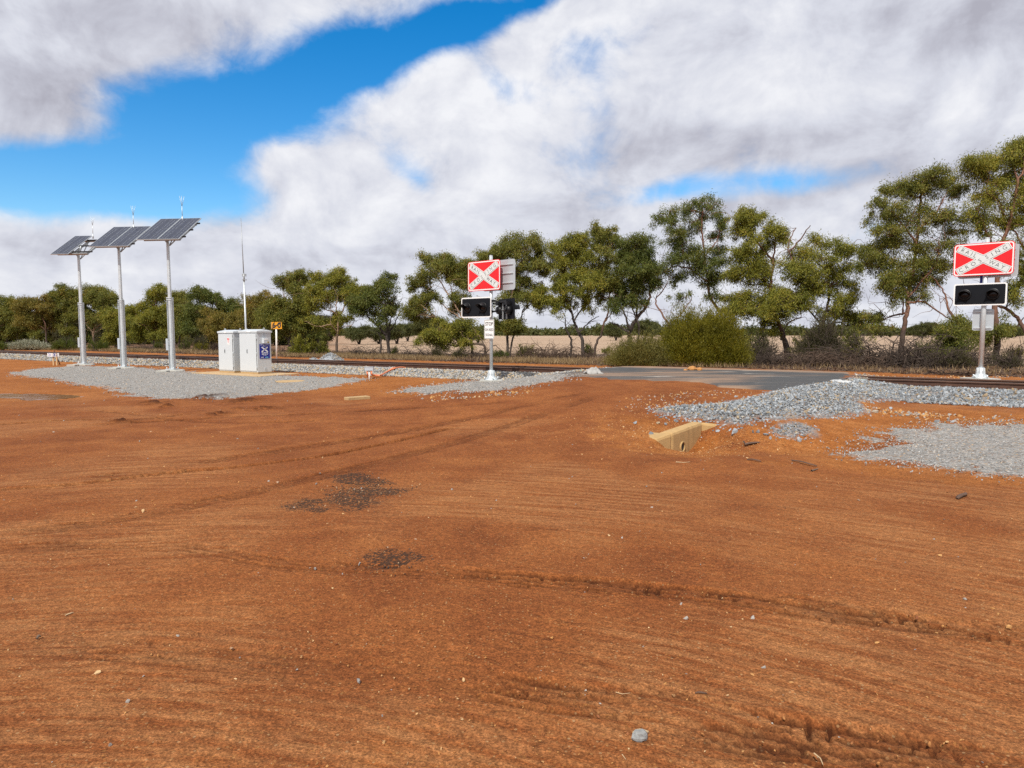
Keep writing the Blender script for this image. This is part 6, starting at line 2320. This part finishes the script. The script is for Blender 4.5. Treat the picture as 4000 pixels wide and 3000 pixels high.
gum('slender pointed gum in the middle of the gap, between two broader gums', 37.5, [[(2318, 1394), (2328, 1345), (2347, 1310), (2358, 1265), (2375, 1220), (2380, 1150), (2372, 1050), (2365, 980)], [(2358, 1265), (2390, 1220), (2410, 1180)], [(2380, 1150), (2410, 1080), (2400, 1020)]],
    [(2323, 885, 16, 12), (2373, 900, 28, 16), (2346, 922, 25, 14), (2407, 922, 12, 12), (2373, 949, 35, 20), (2354, 983, 35, 24), (2384, 1010, 40, 22), (2335, 1040, 30, 20), (2373, 1063, 40, 22), (2384, 1101, 40, 20), (2361, 1131, 30, 14), (2411, 1135, 25, 16, 0.7)], 'leaf_olive', 'bark_red', group=MAL, seed=19, r0=0.09, bare=14)
gum('thick black trunked gum with a rounded crown, left of the pale bush', 36.5, [[(2455, 1400), (2462, 1330), (2462, 1290), (2490, 1240), (2522, 1200), (2538, 1160), (2540, 1110)], [(2458, 1300), (2410, 1270), (2385, 1258)], [(2492, 1345), (2495, 1270), (2480, 1230), (2465, 1180), (2478, 1120)], [(2460, 1285), (2440, 1230), (2420, 1180), (2440, 1110)], [(2490, 1240), (2480, 1150), (2470, 1050)]],
    [(2479, 938, 45, 16), (2521, 945, 22, 16), (2441, 949, 25, 18), (2468, 979, 55, 20), (2517, 979, 25, 18), (2460, 1017, 50, 22), (2517, 1017, 40, 22), (2544, 1040, 25, 20), (2449, 1055, 45, 20), (2506, 1063, 45, 22), (2475, 1101, 40, 18), (2525, 1101, 35, 18), (2430, 1101, 30, 18), (2498, 1162, 30, 18), (2430, 1169, 30, 18, 0.7), (2392, 1177, 25, 16, 0.7), (2479, 1184, 22, 14, 0.7), (2545, 1090, 25, 18)], 'leaf_dark', 'bark_dark', group=MAL, seed=20, r0=0.17, bare=22)
gum('tall airy gum with sky showing through its top, behind the yellow green bush', 35.5, [[(2850, 1405), (2832, 1265), (2795, 1195), (2772, 1160), (2765, 1100), (2752, 1000), (2742, 900), (2745, 830)], [(2610, 1405), (2612, 1280), (2578, 1215), (2562, 1170), (2600, 1120)], [(2612, 1280), (2650, 1240), (2700, 1170)], [(2765, 1100), (2700, 1050), (2670, 980), (2650, 900)], [(2752, 1000), (2800, 940), (2815, 870)], [(2700, 1050), (2640, 1040), (2600, 1060)]],
    [(2755, 777, 28, 12, 0.8), (2711, 790, 20, 12, 0.8), (2782, 804, 28, 16, 0.7), (2685, 817, 25, 16, 0.8), (2619, 821, 30, 12, 0.7), (2575, 856, 18, 10), (2632, 856, 30, 16, 0.6), (2698, 848, 35, 18, 0.7), (2760, 839, 30, 18, 0.6), (2808, 848, 22, 16, 0.7), (2826, 865, 14, 10), (2676, 905, 35, 20, 0.7), (2632, 905, 20, 18, 0.6), (2720, 896, 30, 18, 0.5), (2804, 918, 22, 18), (2614, 944, 28, 14, 0.7), (2667, 966, 40, 20), (2746, 975, 40, 18, 0.8), (2808, 975, 25, 18), (2685, 1006, 40, 18), (2623, 1028, 40, 16), (2746, 1028, 45, 20), (2817, 1028, 30, 18), (2597, 1059, 35, 18), (2685, 1063, 40, 18), (2764, 1068, 45, 18), (2808, 1081, 25, 14), (2773, 1103, 35, 16), (2654, 1090, 25, 10), (2667, 1160, 25, 8), (2786, 1156, 25, 12)], 'leaf_dark', 'bark_red', group=MAL, seed=21, dens=0.72, bare=40, r0=0.12)
gum('bright yellow topped gum with a crooked red trunk, middle of the right half', 33.5, [[(3075, 1402), (3062, 1320), (3037, 1250), (3022, 1200), (3010, 1150), (3012, 1080), (3020, 1030), (2992, 985), (2952, 945)], [(3010, 1130), (2990, 1110), (2930, 1112), (2890, 1095)], [(3020, 1030), (3025, 960), (3030, 920)], [(3092, 1402), (3072, 1330), (3052, 1322), (3080, 1262), (3130, 1240)], [(3037, 1250), (2990, 1220), (2940, 1200)], [(2952, 945), (2920, 910), (2900, 880)]],
    [(2909, 830, 30, 16), (2883, 843, 20, 18), (2931, 856, 40, 20), (2958, 848, 20, 16), (2878, 905, 25, 22), (2922, 896, 35, 22), (2944, 936, 35, 16), (3015, 878, 25, 18), (3028, 909, 25, 18), (3054, 927, 14, 16), (2997, 953, 25, 16), (2874, 980, 25, 18), (2909, 993, 35, 18), (2861, 1054, 45, 20), (2918, 1046, 50, 20), (2975, 1028, 40, 20), (2962, 1063, 45, 18), (2940, 1085, 35, 12), (2861, 1164, 30, 20), (2922, 1160, 40, 18), (2975, 1173, 25, 16), (2940, 1200, 35, 16), (2883, 1200, 25, 14), (3041, 1134, 35, 18), (3072, 1160, 40, 20), (3028, 1169, 35, 16), (3063, 1200, 35, 16), (2834, 1200, 22, 16), (3000, 1215, 25, 12), (2990, 1270, 25, 12, 0.6)], 'leaf_fresh', 'bark_red', group=MAL, seed=22, r0=0.14, bare=20)
gum('wide dense gum with two dead branches above it, left of the tallest gums', 32, [[(3180, 1405), (3192, 1330), (3212, 1270), (3232, 1200), (3240, 1120), (3222, 1050)], [(3240, 1412), (3242, 1300), (3256, 1255), (3300, 1220)], [(3212, 1270), (3150, 1200), (3110, 1150)], [(3240, 1120), (3290, 1060), (3300, 1000)], [(3222, 1050), (3170, 1010)], [(3110, 1060), (3080, 960), (3110, 890)], [(3080, 985), (3130, 930), (3165, 880)]],
    [(3194, 951, 45, 20), (3272, 951, 45, 20), (3124, 995, 45, 20), (3211, 1003, 50, 22), (3307, 986, 30, 18), (3081, 1030, 45, 18), (3176, 1056, 45, 18), (3298, 1047, 40, 16), (3142, 1099, 50, 18), (3063, 1152, 40, 18), (3220, 1108, 35, 16), (3316, 1108, 40, 20), (3255, 1221, 45, 22), (3333, 1247, 35, 18), (3385, 1239, 40, 16), (3028, 1178, 35, 18), (3180, 1150, 40, 16, 0.7), (3290, 1170, 35, 16), (3240, 1060, 40, 16), (3120, 1050, 40, 16), (3130, 1180, 35, 14, 0.6)], 'leaf_fresh', 'bark_dark', group=MAL, seed=23, r0=0.13, bare=24)
gum('big layered gum immediately left of the right crossing board', 30.5, [[(3522, 1400), (3527, 1310), (3540, 1230), (3547, 1150), (3562, 1080), (3580, 950), (3592, 820), (3600, 740)], [(3547, 1150), (3490, 1080), (3450, 1010), (3440, 950)], [(3545, 1160), (3600, 1100), (3650, 1040), (3670, 970)], [(3580, 950), (3530, 880), (3490, 830)], [(3585, 900), (3650, 840), (3690, 770)], [(3540, 1225), (3480, 1235), (3430, 1262)], [(3545, 1185), (3610, 1180), (3680, 1230), (3735, 1255)]],
    [(3570, 700, 60, 30), (3650, 680, 50, 25), (3500, 739, 50, 28), (3700, 710, 35, 28), (3610, 760, 55, 25), (3749, 739, 25, 25), (3420, 790, 20, 18), (3460, 850, 55, 22), (3580, 840, 55, 22), (3680, 840, 45, 20), (3770, 860, 40, 18), (3460, 900, 45, 18), (3440, 960, 60, 28), (3550, 960, 70, 28), (3660, 970, 60, 26), (3430, 1040, 60, 30), (3550, 1040, 70, 30), (3660, 1030, 55, 25), (3500, 1100, 60, 22), (3620, 1090, 50, 20), (3420, 1240, 30, 18), (3600, 1130, 40, 12, 0.6), (3380, 1000, 30, 20), (3520, 800, 40, 16), (3500, 1140, 40, 12, 0.6)], 'leaf_olive', 'bark_red', group=MAL, seed=24, r0=0.15, bare=34)
gum('tallest gum, at the right picture edge, rising behind the right crossing board', 29, [[(3897, 1405), (3892, 1310), (3887, 1200), (3897, 1100), (3902, 1000), (3932, 900), (3960, 800), (3975, 700)], [(4055, 1430), (4005, 1290), (3952, 1222), (3902, 1190), (3850, 1150), (3780, 1120)], [(4060, 1050), (4000, 970), (3962, 900), (3882, 770)], [(3745, 1270), (3703, 1200), (3692, 1150), (3652, 1090)], [(3902, 1000), (3860, 920), (3830, 850)], [(3932, 900), (3900, 780), (3850, 690)], [(4060, 1300), (4100, 1100), (4090, 900)], [(3897, 1320), (3960, 1290), (4000, 1240)]],
    [(3949, 600, 60, 30), (3879, 630, 50, 28), (3989, 570, 40, 25), (3819, 640, 45, 28), (3780, 650, 35, 20), (4000, 640, 50, 35), (3839, 690, 45, 22), (3959, 700, 60, 35, 0.8), (3859, 740, 50, 25), (4010, 740, 40, 35, 0.8), (3839, 770, 35, 16), (3939, 810, 60, 25, 0.8), (4010, 830, 40, 25), (4080, 620, 60, 50), (4090, 740, 60, 40), (3850, 850, 40, 16), (3960, 880, 45, 20), (3979, 1050, 40, 40), (3960, 1120, 40, 20), (4080, 900, 60, 40), (3900, 960, 40, 18, 0.6), (3940, 990, 40, 16), (3820, 900, 35, 14, 0.7), (4080, 1050, 60, 30)], 'leaf_fresh', 'bark_red', group=MAL, seed=25, r0=0.17, bare=34)
gum('low leafy gum in front of the tallest gum, left of the right signal post', 28.5, [[(3770, 1420), (3765, 1360), (3740, 1320), (3720, 1290)], [(3768, 1370), (3800, 1330), (3840, 1300)]],
    [(3730, 1290, 45, 25), (3690, 1330, 40, 25), (3820, 1300, 40, 20), (3790, 1270, 40, 18), (3740, 1250, 28, 16), (3760, 1340, 45, 20), (3700, 1300, 35, 20), (3890, 1290, 40, 18), (3930, 1285, 30, 16)], 'leaf_olive', 'bark_dark', group=MAL, seed=26, r0=0.08)

# second row of the wood on the left: trees farther back, each its own
BACK = 'wood behind the left gum belt'
spots = []
x_ = -160
rb = random.Random(77)
while x_ < 1290:
    spots.append(x_)
    x_ += rb.uniform(38, 62)
desc = ['behind the left picture edge', 'behind the grey saltbush', 'behind the half bare solar pole', 'behind the middle solar pole', 'behind the third solar pole', 'behind the left cabinet', 'behind the aerial mast', 'behind the yellow speed sign']
for i, px in enumerate(spots):
    D = rb.uniform(70, 88)
    topy = 1218 + rb.uniform(-12, 22) + (8 if px > 1000 else 0)
    cl = []
    for k in range(12):
        yy = topy + 8 + (k / 11.0) ** 1.1 * 92
        cl.append((px + rb.uniform(-34, 34), yy, rb.uniform(24, 38), rb.uniform(10, 15)))
    zone_ = desc[min(int((px + 160) / 1450 * len(desc)), len(desc) - 1)]
    gum('dark crown of the back row showing between nearer gums ' + zone_, D, [[(px, 1356), (px + rb.uniform(-6, 6), 1310), (px + rb.uniform(-14, 14), topy + 40)], [(px, 1325), (px + rb.uniform(-26, 26), topy + 55)]],
        cl, rb.choice(['leaf_dark', 'leaf_olive', 'leaf_dull']), 'bark_dark', dens=0.62, group=BACK, seed=100 + i, leaf_len=0.17, bare=4, r0=0.09, simple=True)

# lone trees out on the stubble
FAR = 'lone trees standing out on the stubble field'
def paddock(label, px, base, rx, ry, cy, D, seed):
    r_ = random.Random(seed)
    cl = [(px + r_.uniform(-rx, rx) * 0.8, cy + r_.uniform(-ry, ry) * 0.5, rx * 0.45, ry * 0.55) for _ in range(7)]
    gum(label, D, [[(px, base), (px + rx * 0.1, base - 18), (px + r_.uniform(-6, 6), cy)], [(px + 3, base - 10), (px - rx * 0.4, cy + ry * 0.4)], [(px + 3, base - 10), (px + rx * 0.4, cy + ry * 0.3)]],
        cl, 'leaf_far', 'bark_dark', dens=0.5, group=FAR, name='paddock_tree', seed=seed, leaf_len=0.30, bare=2, r0=0.16, simple=True)

paddock('small paddock tree seen just left of the thick black trunk', 2404, 1332, 32, 22, 1285, 118, 301)
paddock('small paddock tree seen just right of the thick black trunk', 2515, 1332, 40, 26, 1286, 112, 302)
paddock('flat topped paddock tree seen between the pale bush and thick black trunk', 2545, 1326, 22, 12, 1270, 125, 303)
paddock('round paddock tree seen under the leaning gum left of the signal post', 1665, 1330, 42, 24, 1265, 95, 304)
paddock('low paddock tree seen left of the round one', 1590, 1332, 34, 22, 1285, 105, 305)
paddock('dark scrubby paddock tree seen between pale limbed gum and fan shaped gum', 1400, 1345, 40, 22, 1296, 80, 311)
paddock('low scrubby paddock tree seen through the fan shaped gum', 1478, 1344, 44, 20, 1300, 84, 312)
paddock('scrubby paddock tree seen just right of the fan shaped gum', 1548, 1344, 36, 24, 1290, 82, 313)
paddock('scrubby paddock tree seen behind the sprawling low gum', 1755, 1342, 48, 22, 1294, 86, 314)
paddock('scrubby paddock tree seen just left of the left signal post', 1865, 1342, 36, 18, 1298, 90, 315)
paddock('wide paddock tree seen left of the right signal post', 3600, 1316, 55, 18, 1287, 185, 306)
paddock('small paddock tree right of the wide one', 3672, 1314, 26, 14, 1290, 195, 307)
paddock('paddock tree seen right of the right signal post', 3950, 1318, 34, 16, 1292, 175, 308)
paddock('paddock tree half hidden by the tallest gum', 4040, 1318, 34, 18, 1290, 180, 309)
paddock('paddock tree seen through the low limbs left of the wide one', 3440, 1318, 40, 16, 1290, 190, 310)


def distant_wood():
    r = np.random.default_rng(4)
    V_, D_ = [], []
    for px in np.arange(-900, 5200, 11.0):
        D = r.uniform(300, 420)
        p = at(px + r.uniform(-6, 6), 1300, D)
        gz = float(hgt(p[0], p[1]))
        big = fbm(np.array([px * 0.012]), np.array([2.0]), 3, 9)[0]
        h = (2.2 + 5.5 * max(0, big - 0.25) + r.uniform(0, 1.6)) * D / 360
        n = 240
        w = r.uniform(2.2, 5.0)
        v = r.normal(size=(n, 3))
        v /= np.linalg.norm(v, axis=1, keepdims=True)
        v[:, 2] = np.abs(v[:, 2])
        c = np.array([p[0], p[1], gz]) + v * np.array([w, w, h]) * (r.random((n, 1)) ** 0.4) + r.normal(size=(n, 3)) * 0.3
        V_.append(c)
        D_.append(r.normal(size=(n, 3)) + [0, 0, 0.2])
    V, F = leaves(np.concatenate(V_), np.concatenate(D_), 1.25, 0.85, r)
    o = link('distant_woodland', np_mesh('distant_woodland', V, F), M['leaf_far'])
    tag(o, 'low grey green line of woodland along the far horizon', 'woodland', kind='stuff')

distant_wood()


# ------------------------------------------------------------------ shrubs
def shrub(label, px, py_base, rx, h_px, leaf, D=None, dens=1.0, stems=14, group=None, leaf_len=0.09, leaf_w=0.016, upright=0.8, seed=0, twig='darktwig', lumps=7, name='shrub', hang=0.0, foot=0.12):
    r = np.random.default_rng(5000 + seed)
    if D is None:
        g = ground(px, py_base)
        D = float(g[1])
    p = at(px, py_base, D)
    g = np.array([p[0], p[1], float(hgt(p[0], p[1]))])
    a, h = rx * D / FPX, h_px * D / FPX
    root = empty(name, g, 0, label, 'shrub', group)
    wood, LV, LD = Bag(), [], []
    lc = []
    for k in range(lumps):
        u = r.uniform(-0.62, 0.62)
        lc.append((np.array([u * a, r.uniform(-0.5, 0.5) * a * 0.8, 0]), a * r.uniform(0.40, 0.60), h * (1.0 - 0.55 * abs(u) ** 1.5) * r.uniform(0.72, 1.0)))
    tot = 0
    for c, la, lh in lc:
        n = int((la * la + la * lh) * 2200 * dens * (0.09 / leaf_len) ** 1.3)
        # leafy shoots: a tuft of leaves round each tip, tips spread through the outer part of the lump
        nt = max(6, n // 34)
        v = r.normal(size=(nt, 3))
        v /= np.linalg.norm(v, axis=1, keepdims=True)
        v[:, 2] = np.abs(v[:, 2])
        k = r.uniform(0.45, 1.0, nt)[:, None] ** 0.7 * r.uniform(0.86, 1.16, (nt, 1))
        tip = c + v * k * np.array([la, la, lh])
        m_ = n // nt
        vv = np.repeat(v, m_, 0)
        back = r.random((nt * m_, 1)) * 0.30 * min(1.0, lh)
        axis = vv * 0.6 + np.array([0, 0, upright - hang])
        axis /= np.linalg.norm(axis, axis=1, keepdims=True) + 1e-6
        q = np.repeat(tip, m_, 0) - axis * back + r.normal(size=(nt * m_, 3)) * (0.035 + 0.05 * la)
        keep = q[:, 2] > foot * h * r.random(nt * m_) * 2
        LV.append(q[keep])
        LD.append((axis * 1.0 + r.normal(size=(nt * m_, 3)) * 0.38)[keep])
    for k in range(stems):
        c, la, lh = lc[k % len(lc)]
        e = c + np.array([r.normal() * la * 0.4, r.normal() * la * 0.4, lh * r.uniform(0.55, 0.95)])
        st0 = np.array([r.normal() * a * 0.08, r.normal() * a * 0.08, -0.05])
        B = bent(st0, e, r, 0.10, 0.02, 7)
        wood.tube(B, np.linspace(0.022, 0.006, 7), 5)
        for _ in range(3):
            e2 = B[4] + r.normal(size=3) * np.array([la, la, lh]) * 0.35
            wood.tube(bent(B[4], e2, r, 0.1, 0.05, 5), np.linspace(0.009, 0.004, 5), 3)
    V = np.concatenate(wood.V)
    link('stems', np_mesh('stems', V, np.concatenate(wood.F), True), M[twig], root)
    if leaf:
        V, F = leaves(np.concatenate(LV), np.concatenate(LD), leaf_len, leaf_w, r)
        link('foliage', np_mesh('foliage', V, F), M[leaf], root)
    return root

SH = 'shrubs along the track verge'
shrub('round green broom bush cut by the left picture edge', 8, 1372, 42, 36, 'leaf_broom', 52, group=SH, seed=1, leaf_len=0.13, leaf_w=0.024)
shrub('small green broom bush peeping over the left end of the saltbush', 70, 1366, 26, 40, 'leaf_broom', 57, group=SH, seed=2, leaf_len=0.13, leaf_w=0.024)
shrub('long pale grey saltbush behind the rails at the left', 122, 1372, 98, 40, 'leaf_grey', 53, group=SH, seed=3, leaf_len=0.12, leaf_w=0.035, lumps=12, upright=0.6)
shrub('large dark green domed broom bush between saltbush and half bare solar pole', 262, 1377, 58, 58, 'leaf_broom', 51, group=SH, seed=4, leaf_len=0.13, leaf_w=0.022, dens=1.3)
shrub('olive domed broom bush just right of the half bare solar pole', 378, 1379, 44, 48, 'leaf_broom', 50, group=SH, seed=5, leaf_len=0.13, leaf_w=0.022, dens=1.2)
shrub('small green topped bush with brown skirt left of the third solar pole', 622, 1376, 30, 42, 'leaf_broom', 50, group=SH, seed=6, leaf_len=0.12, leaf_w=0.02, foot=0.35, twig='deadtwig', stems=26)
shrub('taller grey green bush right of the third solar pole', 770, 1370, 48, 74, 'leaf_dull', 51, group=SH, seed=7, leaf_len=0.12, leaf_w=0.022)
shrub('upright green bush with a bare grey base near the third solar pole', 728, 1374, 30, 52, 'leaf_broom', 49, group=SH, seed=8, leaf_len=0.12, leaf_w=0.02, foot=0.35, twig='deadtwig', stems=24)
shrub('bright green cushion bush left of the dead grey bush', 792, 1380, 38, 50, 'leaf_wattle', 48, group=SH, seed=9, leaf_len=0.12, leaf_w=0.02, foot=0.25)
shrub('dead grey twiggy bush beside the left cabinet', 838, 1384, 38, 44, None, 47, group=SH, seed=10, stems=110, twig='deadtwig')
shrub('leafy bright sucker bush just right of the speed sign post', 1170, 1394, 48, 92, 'leaf_fresh', 41.5, group=SH, seed=11, leaf_len=0.14, leaf_w=0.034, hang=0.9, foot=0.08)
shrub('leafy low bush left of the pale limbed gum trunk', 1245, 1384, 42, 76, 'leaf_olive', 42, group=SH, seed=12, leaf_len=0.14, leaf_w=0.034, hang=0.9)
shrub('little dark green bush right of the fan shaped gum trunk', 1540, 1384, 20, 46, 'leaf_broom', 41, group=SH, seed=13, leaf_len=0.12, leaf_w=0.02)
shrub('dull little green tuft under the leaning gum, left one', 1698, 1406, 34, 40, 'leaf_dull', 36, group=SH, seed=14, leaf_len=0.10)
shrub('dull little green tuft under the sprawling limb', 1790, 1408, 36, 42, 'leaf_dull', 36, group=SH, seed=15, leaf_len=0.10)
shrub('dull green tuft right behind the left signal post', 1952, 1408, 42, 38, 'leaf_broom', 36, group=SH, seed=16, leaf_len=0.10)
shrub('tiny dark bush on the stubble left of the pale bush', 2372, 1362, 24, 34, 'leaf_dark', 44, group=SH, seed=17, leaf_len=0.14, leaf_w=0.03)
shrub('broad pale olive bush at the left end of the big bush pair', 2500, 1440, 135, 155, 'leaf_pale', 26.5, group=SH, seed=18, leaf_len=0.060, leaf_w=0.018, lumps=13, dens=0.9, upright=0.3, foot=0.03)
shrub('tall yellow green wattle bush at the right end of the big bush pair', 2735, 1440, 195, 285, 'leaf_wattle', 27.5, group=SH, seed=19, leaf_len=0.105, leaf_w=0.018, lumps=24, dens=1.1, upright=0.55, stems=40, foot=0.05)
shrub('thin twiggy yellow green bush hanging off the wattle bush', 2890, 1438, 62, 140, 'leaf_wattle', 28.5, group=SH, seed=20, leaf_len=0.085, leaf_w=0.014, dens=0.35, stems=40)
shrub('dark shaded grey bush under the yellow topped gum', 2985, 1440, 85, 125, 'leaf_dull', 30, group=SH, seed=21, leaf_len=0.10, leaf_w=0.02, dens=0.6, stems=60)
shrub('dark shaded twiggy bush under the wide dense gum', 3215, 1440, 125, 190, 'leaf_dull', 30, group=SH, seed=22, leaf_len=0.10, leaf_w=0.022, dens=0.8, stems=110)
shrub('low leafy green regrowth between the yellow topped gum and wide dense gum', 3130, 1428, 70, 150, 'leaf_olive', 32, group=SH, seed=31, leaf_len=0.12, leaf_w=0.028, hang=0.9, dens=0.55, foot=0.1)
shrub('low leafy green regrowth left of the yellow topped gum trunk', 2945, 1424, 62, 190, 'leaf_dark', 33, group=SH, seed=32, leaf_len=0.12, leaf_w=0.028, hang=0.9, dens=0.55, foot=0.15)
shrub('low leafy green regrowth right of the wide dense gum trunk', 3330, 1432, 80, 170, 'leaf_olive', 31.5, group=SH, seed=33, leaf_len=0.12, leaf_w=0.028, hang=0.9, dens=0.5, foot=0.12)
shrub('dark leafy regrowth right of the big layered gum trunk', 3625, 1428, 70, 110, 'leaf_dark', 31, group=SH, seed=34, leaf_len=0.12, leaf_w=0.028, hang=0.9, dens=0.5, foot=0.1)
shrub('small leafy regrowth at the foot of the two slim trunked gum', 2050, 1400, 42, 60, 'leaf_olive', 38, group=SH, seed=35, leaf_len=0.13, leaf_w=0.03, hang=0.9, dens=0.6)
shrub('small leafy regrowth between the long limbed gum and slender gum', 2300, 1400, 34, 70, 'leaf_dark', 38, group=SH, seed=36, leaf_len=0.13, leaf_w=0.03, hang=0.9, dens=0.5)
shrub('dull brown green bush under the low leafy gum', 3720, 1452, 85, 90, 'leaf_dull', 25.5, group=SH, seed=23, leaf_len=0.09, dens=0.5, stems=40)
shrub('straw tinted bush right of the right signal post', 3930, 1456, 80, 80, 'leaf_dull', 25.5, group=SH, seed=24, leaf_len=0.09, dens=0.5, stems=40)
shrub('sparse green bush in the sun beyond the right signal post', 3965, 1400, 50, 100, 'leaf_pale', 31, group=SH, seed=25, leaf_len=0.09, dens=0.3, stems=30)


# ------------------------------------------------------------------ dead branches under the trees
def brush(label, px0, px1, py, h_px, n, D=None, mat='deadtwig', seed=0, name='brush_pile', thick=0.016, arch=0.5, leafy=0):
    r = np.random.default_rng(9000 + seed)
    c = ground((px0 + px1) / 2, py) if D is None else at((px0 + px1) / 2, py, D)
    D = float(c[1])
    c[2] = float(hgt(c[0], c[1]))
    root = empty(name, c, 0, label, 'dead branches', 'heaps of dead branches under the gums')
    w = (px1 - px0) * D / FPX / 2
    h = h_px * D / FPX
    dirx = -T2
    bag = Bag()
    for k in range(n):
        u = r.uniform(-1, 1)
        v = r.normal() * 0.5
        p = np.array([*(dirx * u * w + N2 * v), 0.0])
        p[2] = float(hgt(c[0] + p[0], c[1] + p[1])) - c[2]
        L = r.uniform(0.5, 1.3) * (0.5 + h)
        a = r.uniform(0, 2 * math.pi)
        e = p + np.array([math.cos(a) * L, math.sin(a) * L * 0.6, r.uniform(0.02, 1.0) ** 1.5 * h * (1 - 0.4 * abs(u))])
        B = bent(p, e, r, 0.13, arch * r.random() * 0.5, 8)
        rad = thick * r.uniform(0.4, 1.25)
        bag.tube(B, np.linspace(rad, rad * 0.35, 8), 4)
        for _ in range(r.integers(2, 5)):
            j = r.integers(2, 7)
            e2 = B[j] + r.normal(size=3) * np.array([0.3, 0.25, 0.22]) * (0.4 + L * 0.5)
            e2[2] = max(e2[2], 0.0)
            bag.tube(bent(B[j], e2, r, 0.14, 0.05, 5), np.linspace(rad * 0.45, rad * 0.2, 5), 3)
    V = np.concatenate(bag.V)
    link('branches', np_mesh('branches', V, np.concatenate(bag.F), True), M[mat], root)
    return root

brush('low tangle of dead twigs at the foot of the left wood', 20, 420, 1366, 26, 150, 55, seed=1, mat='darktwig')
brush('low tangle of dead twigs behind the third solar pole', 440, 740, 1368, 28, 110, 53, seed=2, mat='darktwig')
brush('low tangle of dead twigs beside the speed sign post', 1060, 1210, 1392, 40, 70, 43, seed=3)
brush('dark fallen branches between pale limbed gum and fan shaped gum', 1340, 1500, 1388, 34, 90, 42, 'darktwig', seed=4)
brush('fallen branches left of the sprawling gum limb', 1560, 1740, 1398, 40, 80, 38, 'darktwig', seed=5)
brush('fallen branches under the sprawling gum limb', 1740, 1920, 1400, 40, 80, 38, 'darktwig', seed=6)
brush('wide arching heap of dead branches on stubble right of the left signal post', 2020, 2230, 1396, 60, 130, 37, seed=7, thick=0.018)
brush('dead twigs round the feet of the gums left of the pale bush', 2200, 2420, 1400, 34, 70, 36.5, seed=8)
brush('dark dead branches in front of the yellow topped gum', 2900, 3150, 1440, 66, 150, 28.5, 'darktwig', seed=9)
brush('long heap of dead branches below the wide dense gum', 3100, 3420, 1446, 66, 180, 27, 'deadtwig', seed=10, thick=0.02)
brush('tall bare fan of dead branches at the foot of the big layered gum', 3320, 3640, 1448, 150, 260, 27, 'darktwig', seed=11, thick=0.022, arch=0.2)
brush('dead branches behind the right signal post', 3640, 4060, 1440, 75, 180, 27.5, 'darktwig', seed=12)


# ------------------------------------------------------------------ dry grass
def dry_grass():
    r = np.random.default_rng(42)
    n = 60000
    s = r.uniform(-24, 48, n)
    q = 6.0 + np.abs(r.normal(size=n)) * 2.6
    X, Y = from_sq(s, q)
    dn = fbm(X * 0.5, Y * 0.5, 3, 3)
    k = r.random(n) < smooth(0.30, 0.60, dn) * smooth(5.6, 7.2, q + 3 * (dn - 0.5)) * (0.16 + 0.84 * smooth(-7, -1, s))
    X, Y = X[k], Y[k]
    P = on_ground(X, Y, -0.01)
    hh = 0.10 + 0.24 * fbm(X * 0.8, Y * 0.8, 3, 8)[:, None]
    d = r.normal(size=(len(X), 3)) * 0.42 + [0, 0, 1.0]
    V, F = leaves(P, d, 0.22, 0.018, r)
    o = link('dry_grass', np_mesh('dry_grass', V, F), M['grass'])
    tag(o, 'straw coloured dry grass along the foot of the gum belt', 'dry grass', kind='stuff')

dry_grass()


def leaf_litter():
    r = np.random.default_rng(43)
    n = 30000
    s = r.uniform(-24, 40, n)
    q = r.uniform(5.8, 12, n)
    X, Y = from_sq(s, q)
    P = on_ground(X, Y, 0.015)
    d = r.normal(size=(n, 3)) * [1, 1, 0.25]
    V, F = leaves(P, d, 0.16, 0.03, r)
    o = link('leaf_litter', np_mesh('leaf_litter', V, F), M['deadtwig'])
    tag(o, 'brown leaf and twig litter under the gum belt', 'leaf litter', kind='stuff')

leaf_litter()
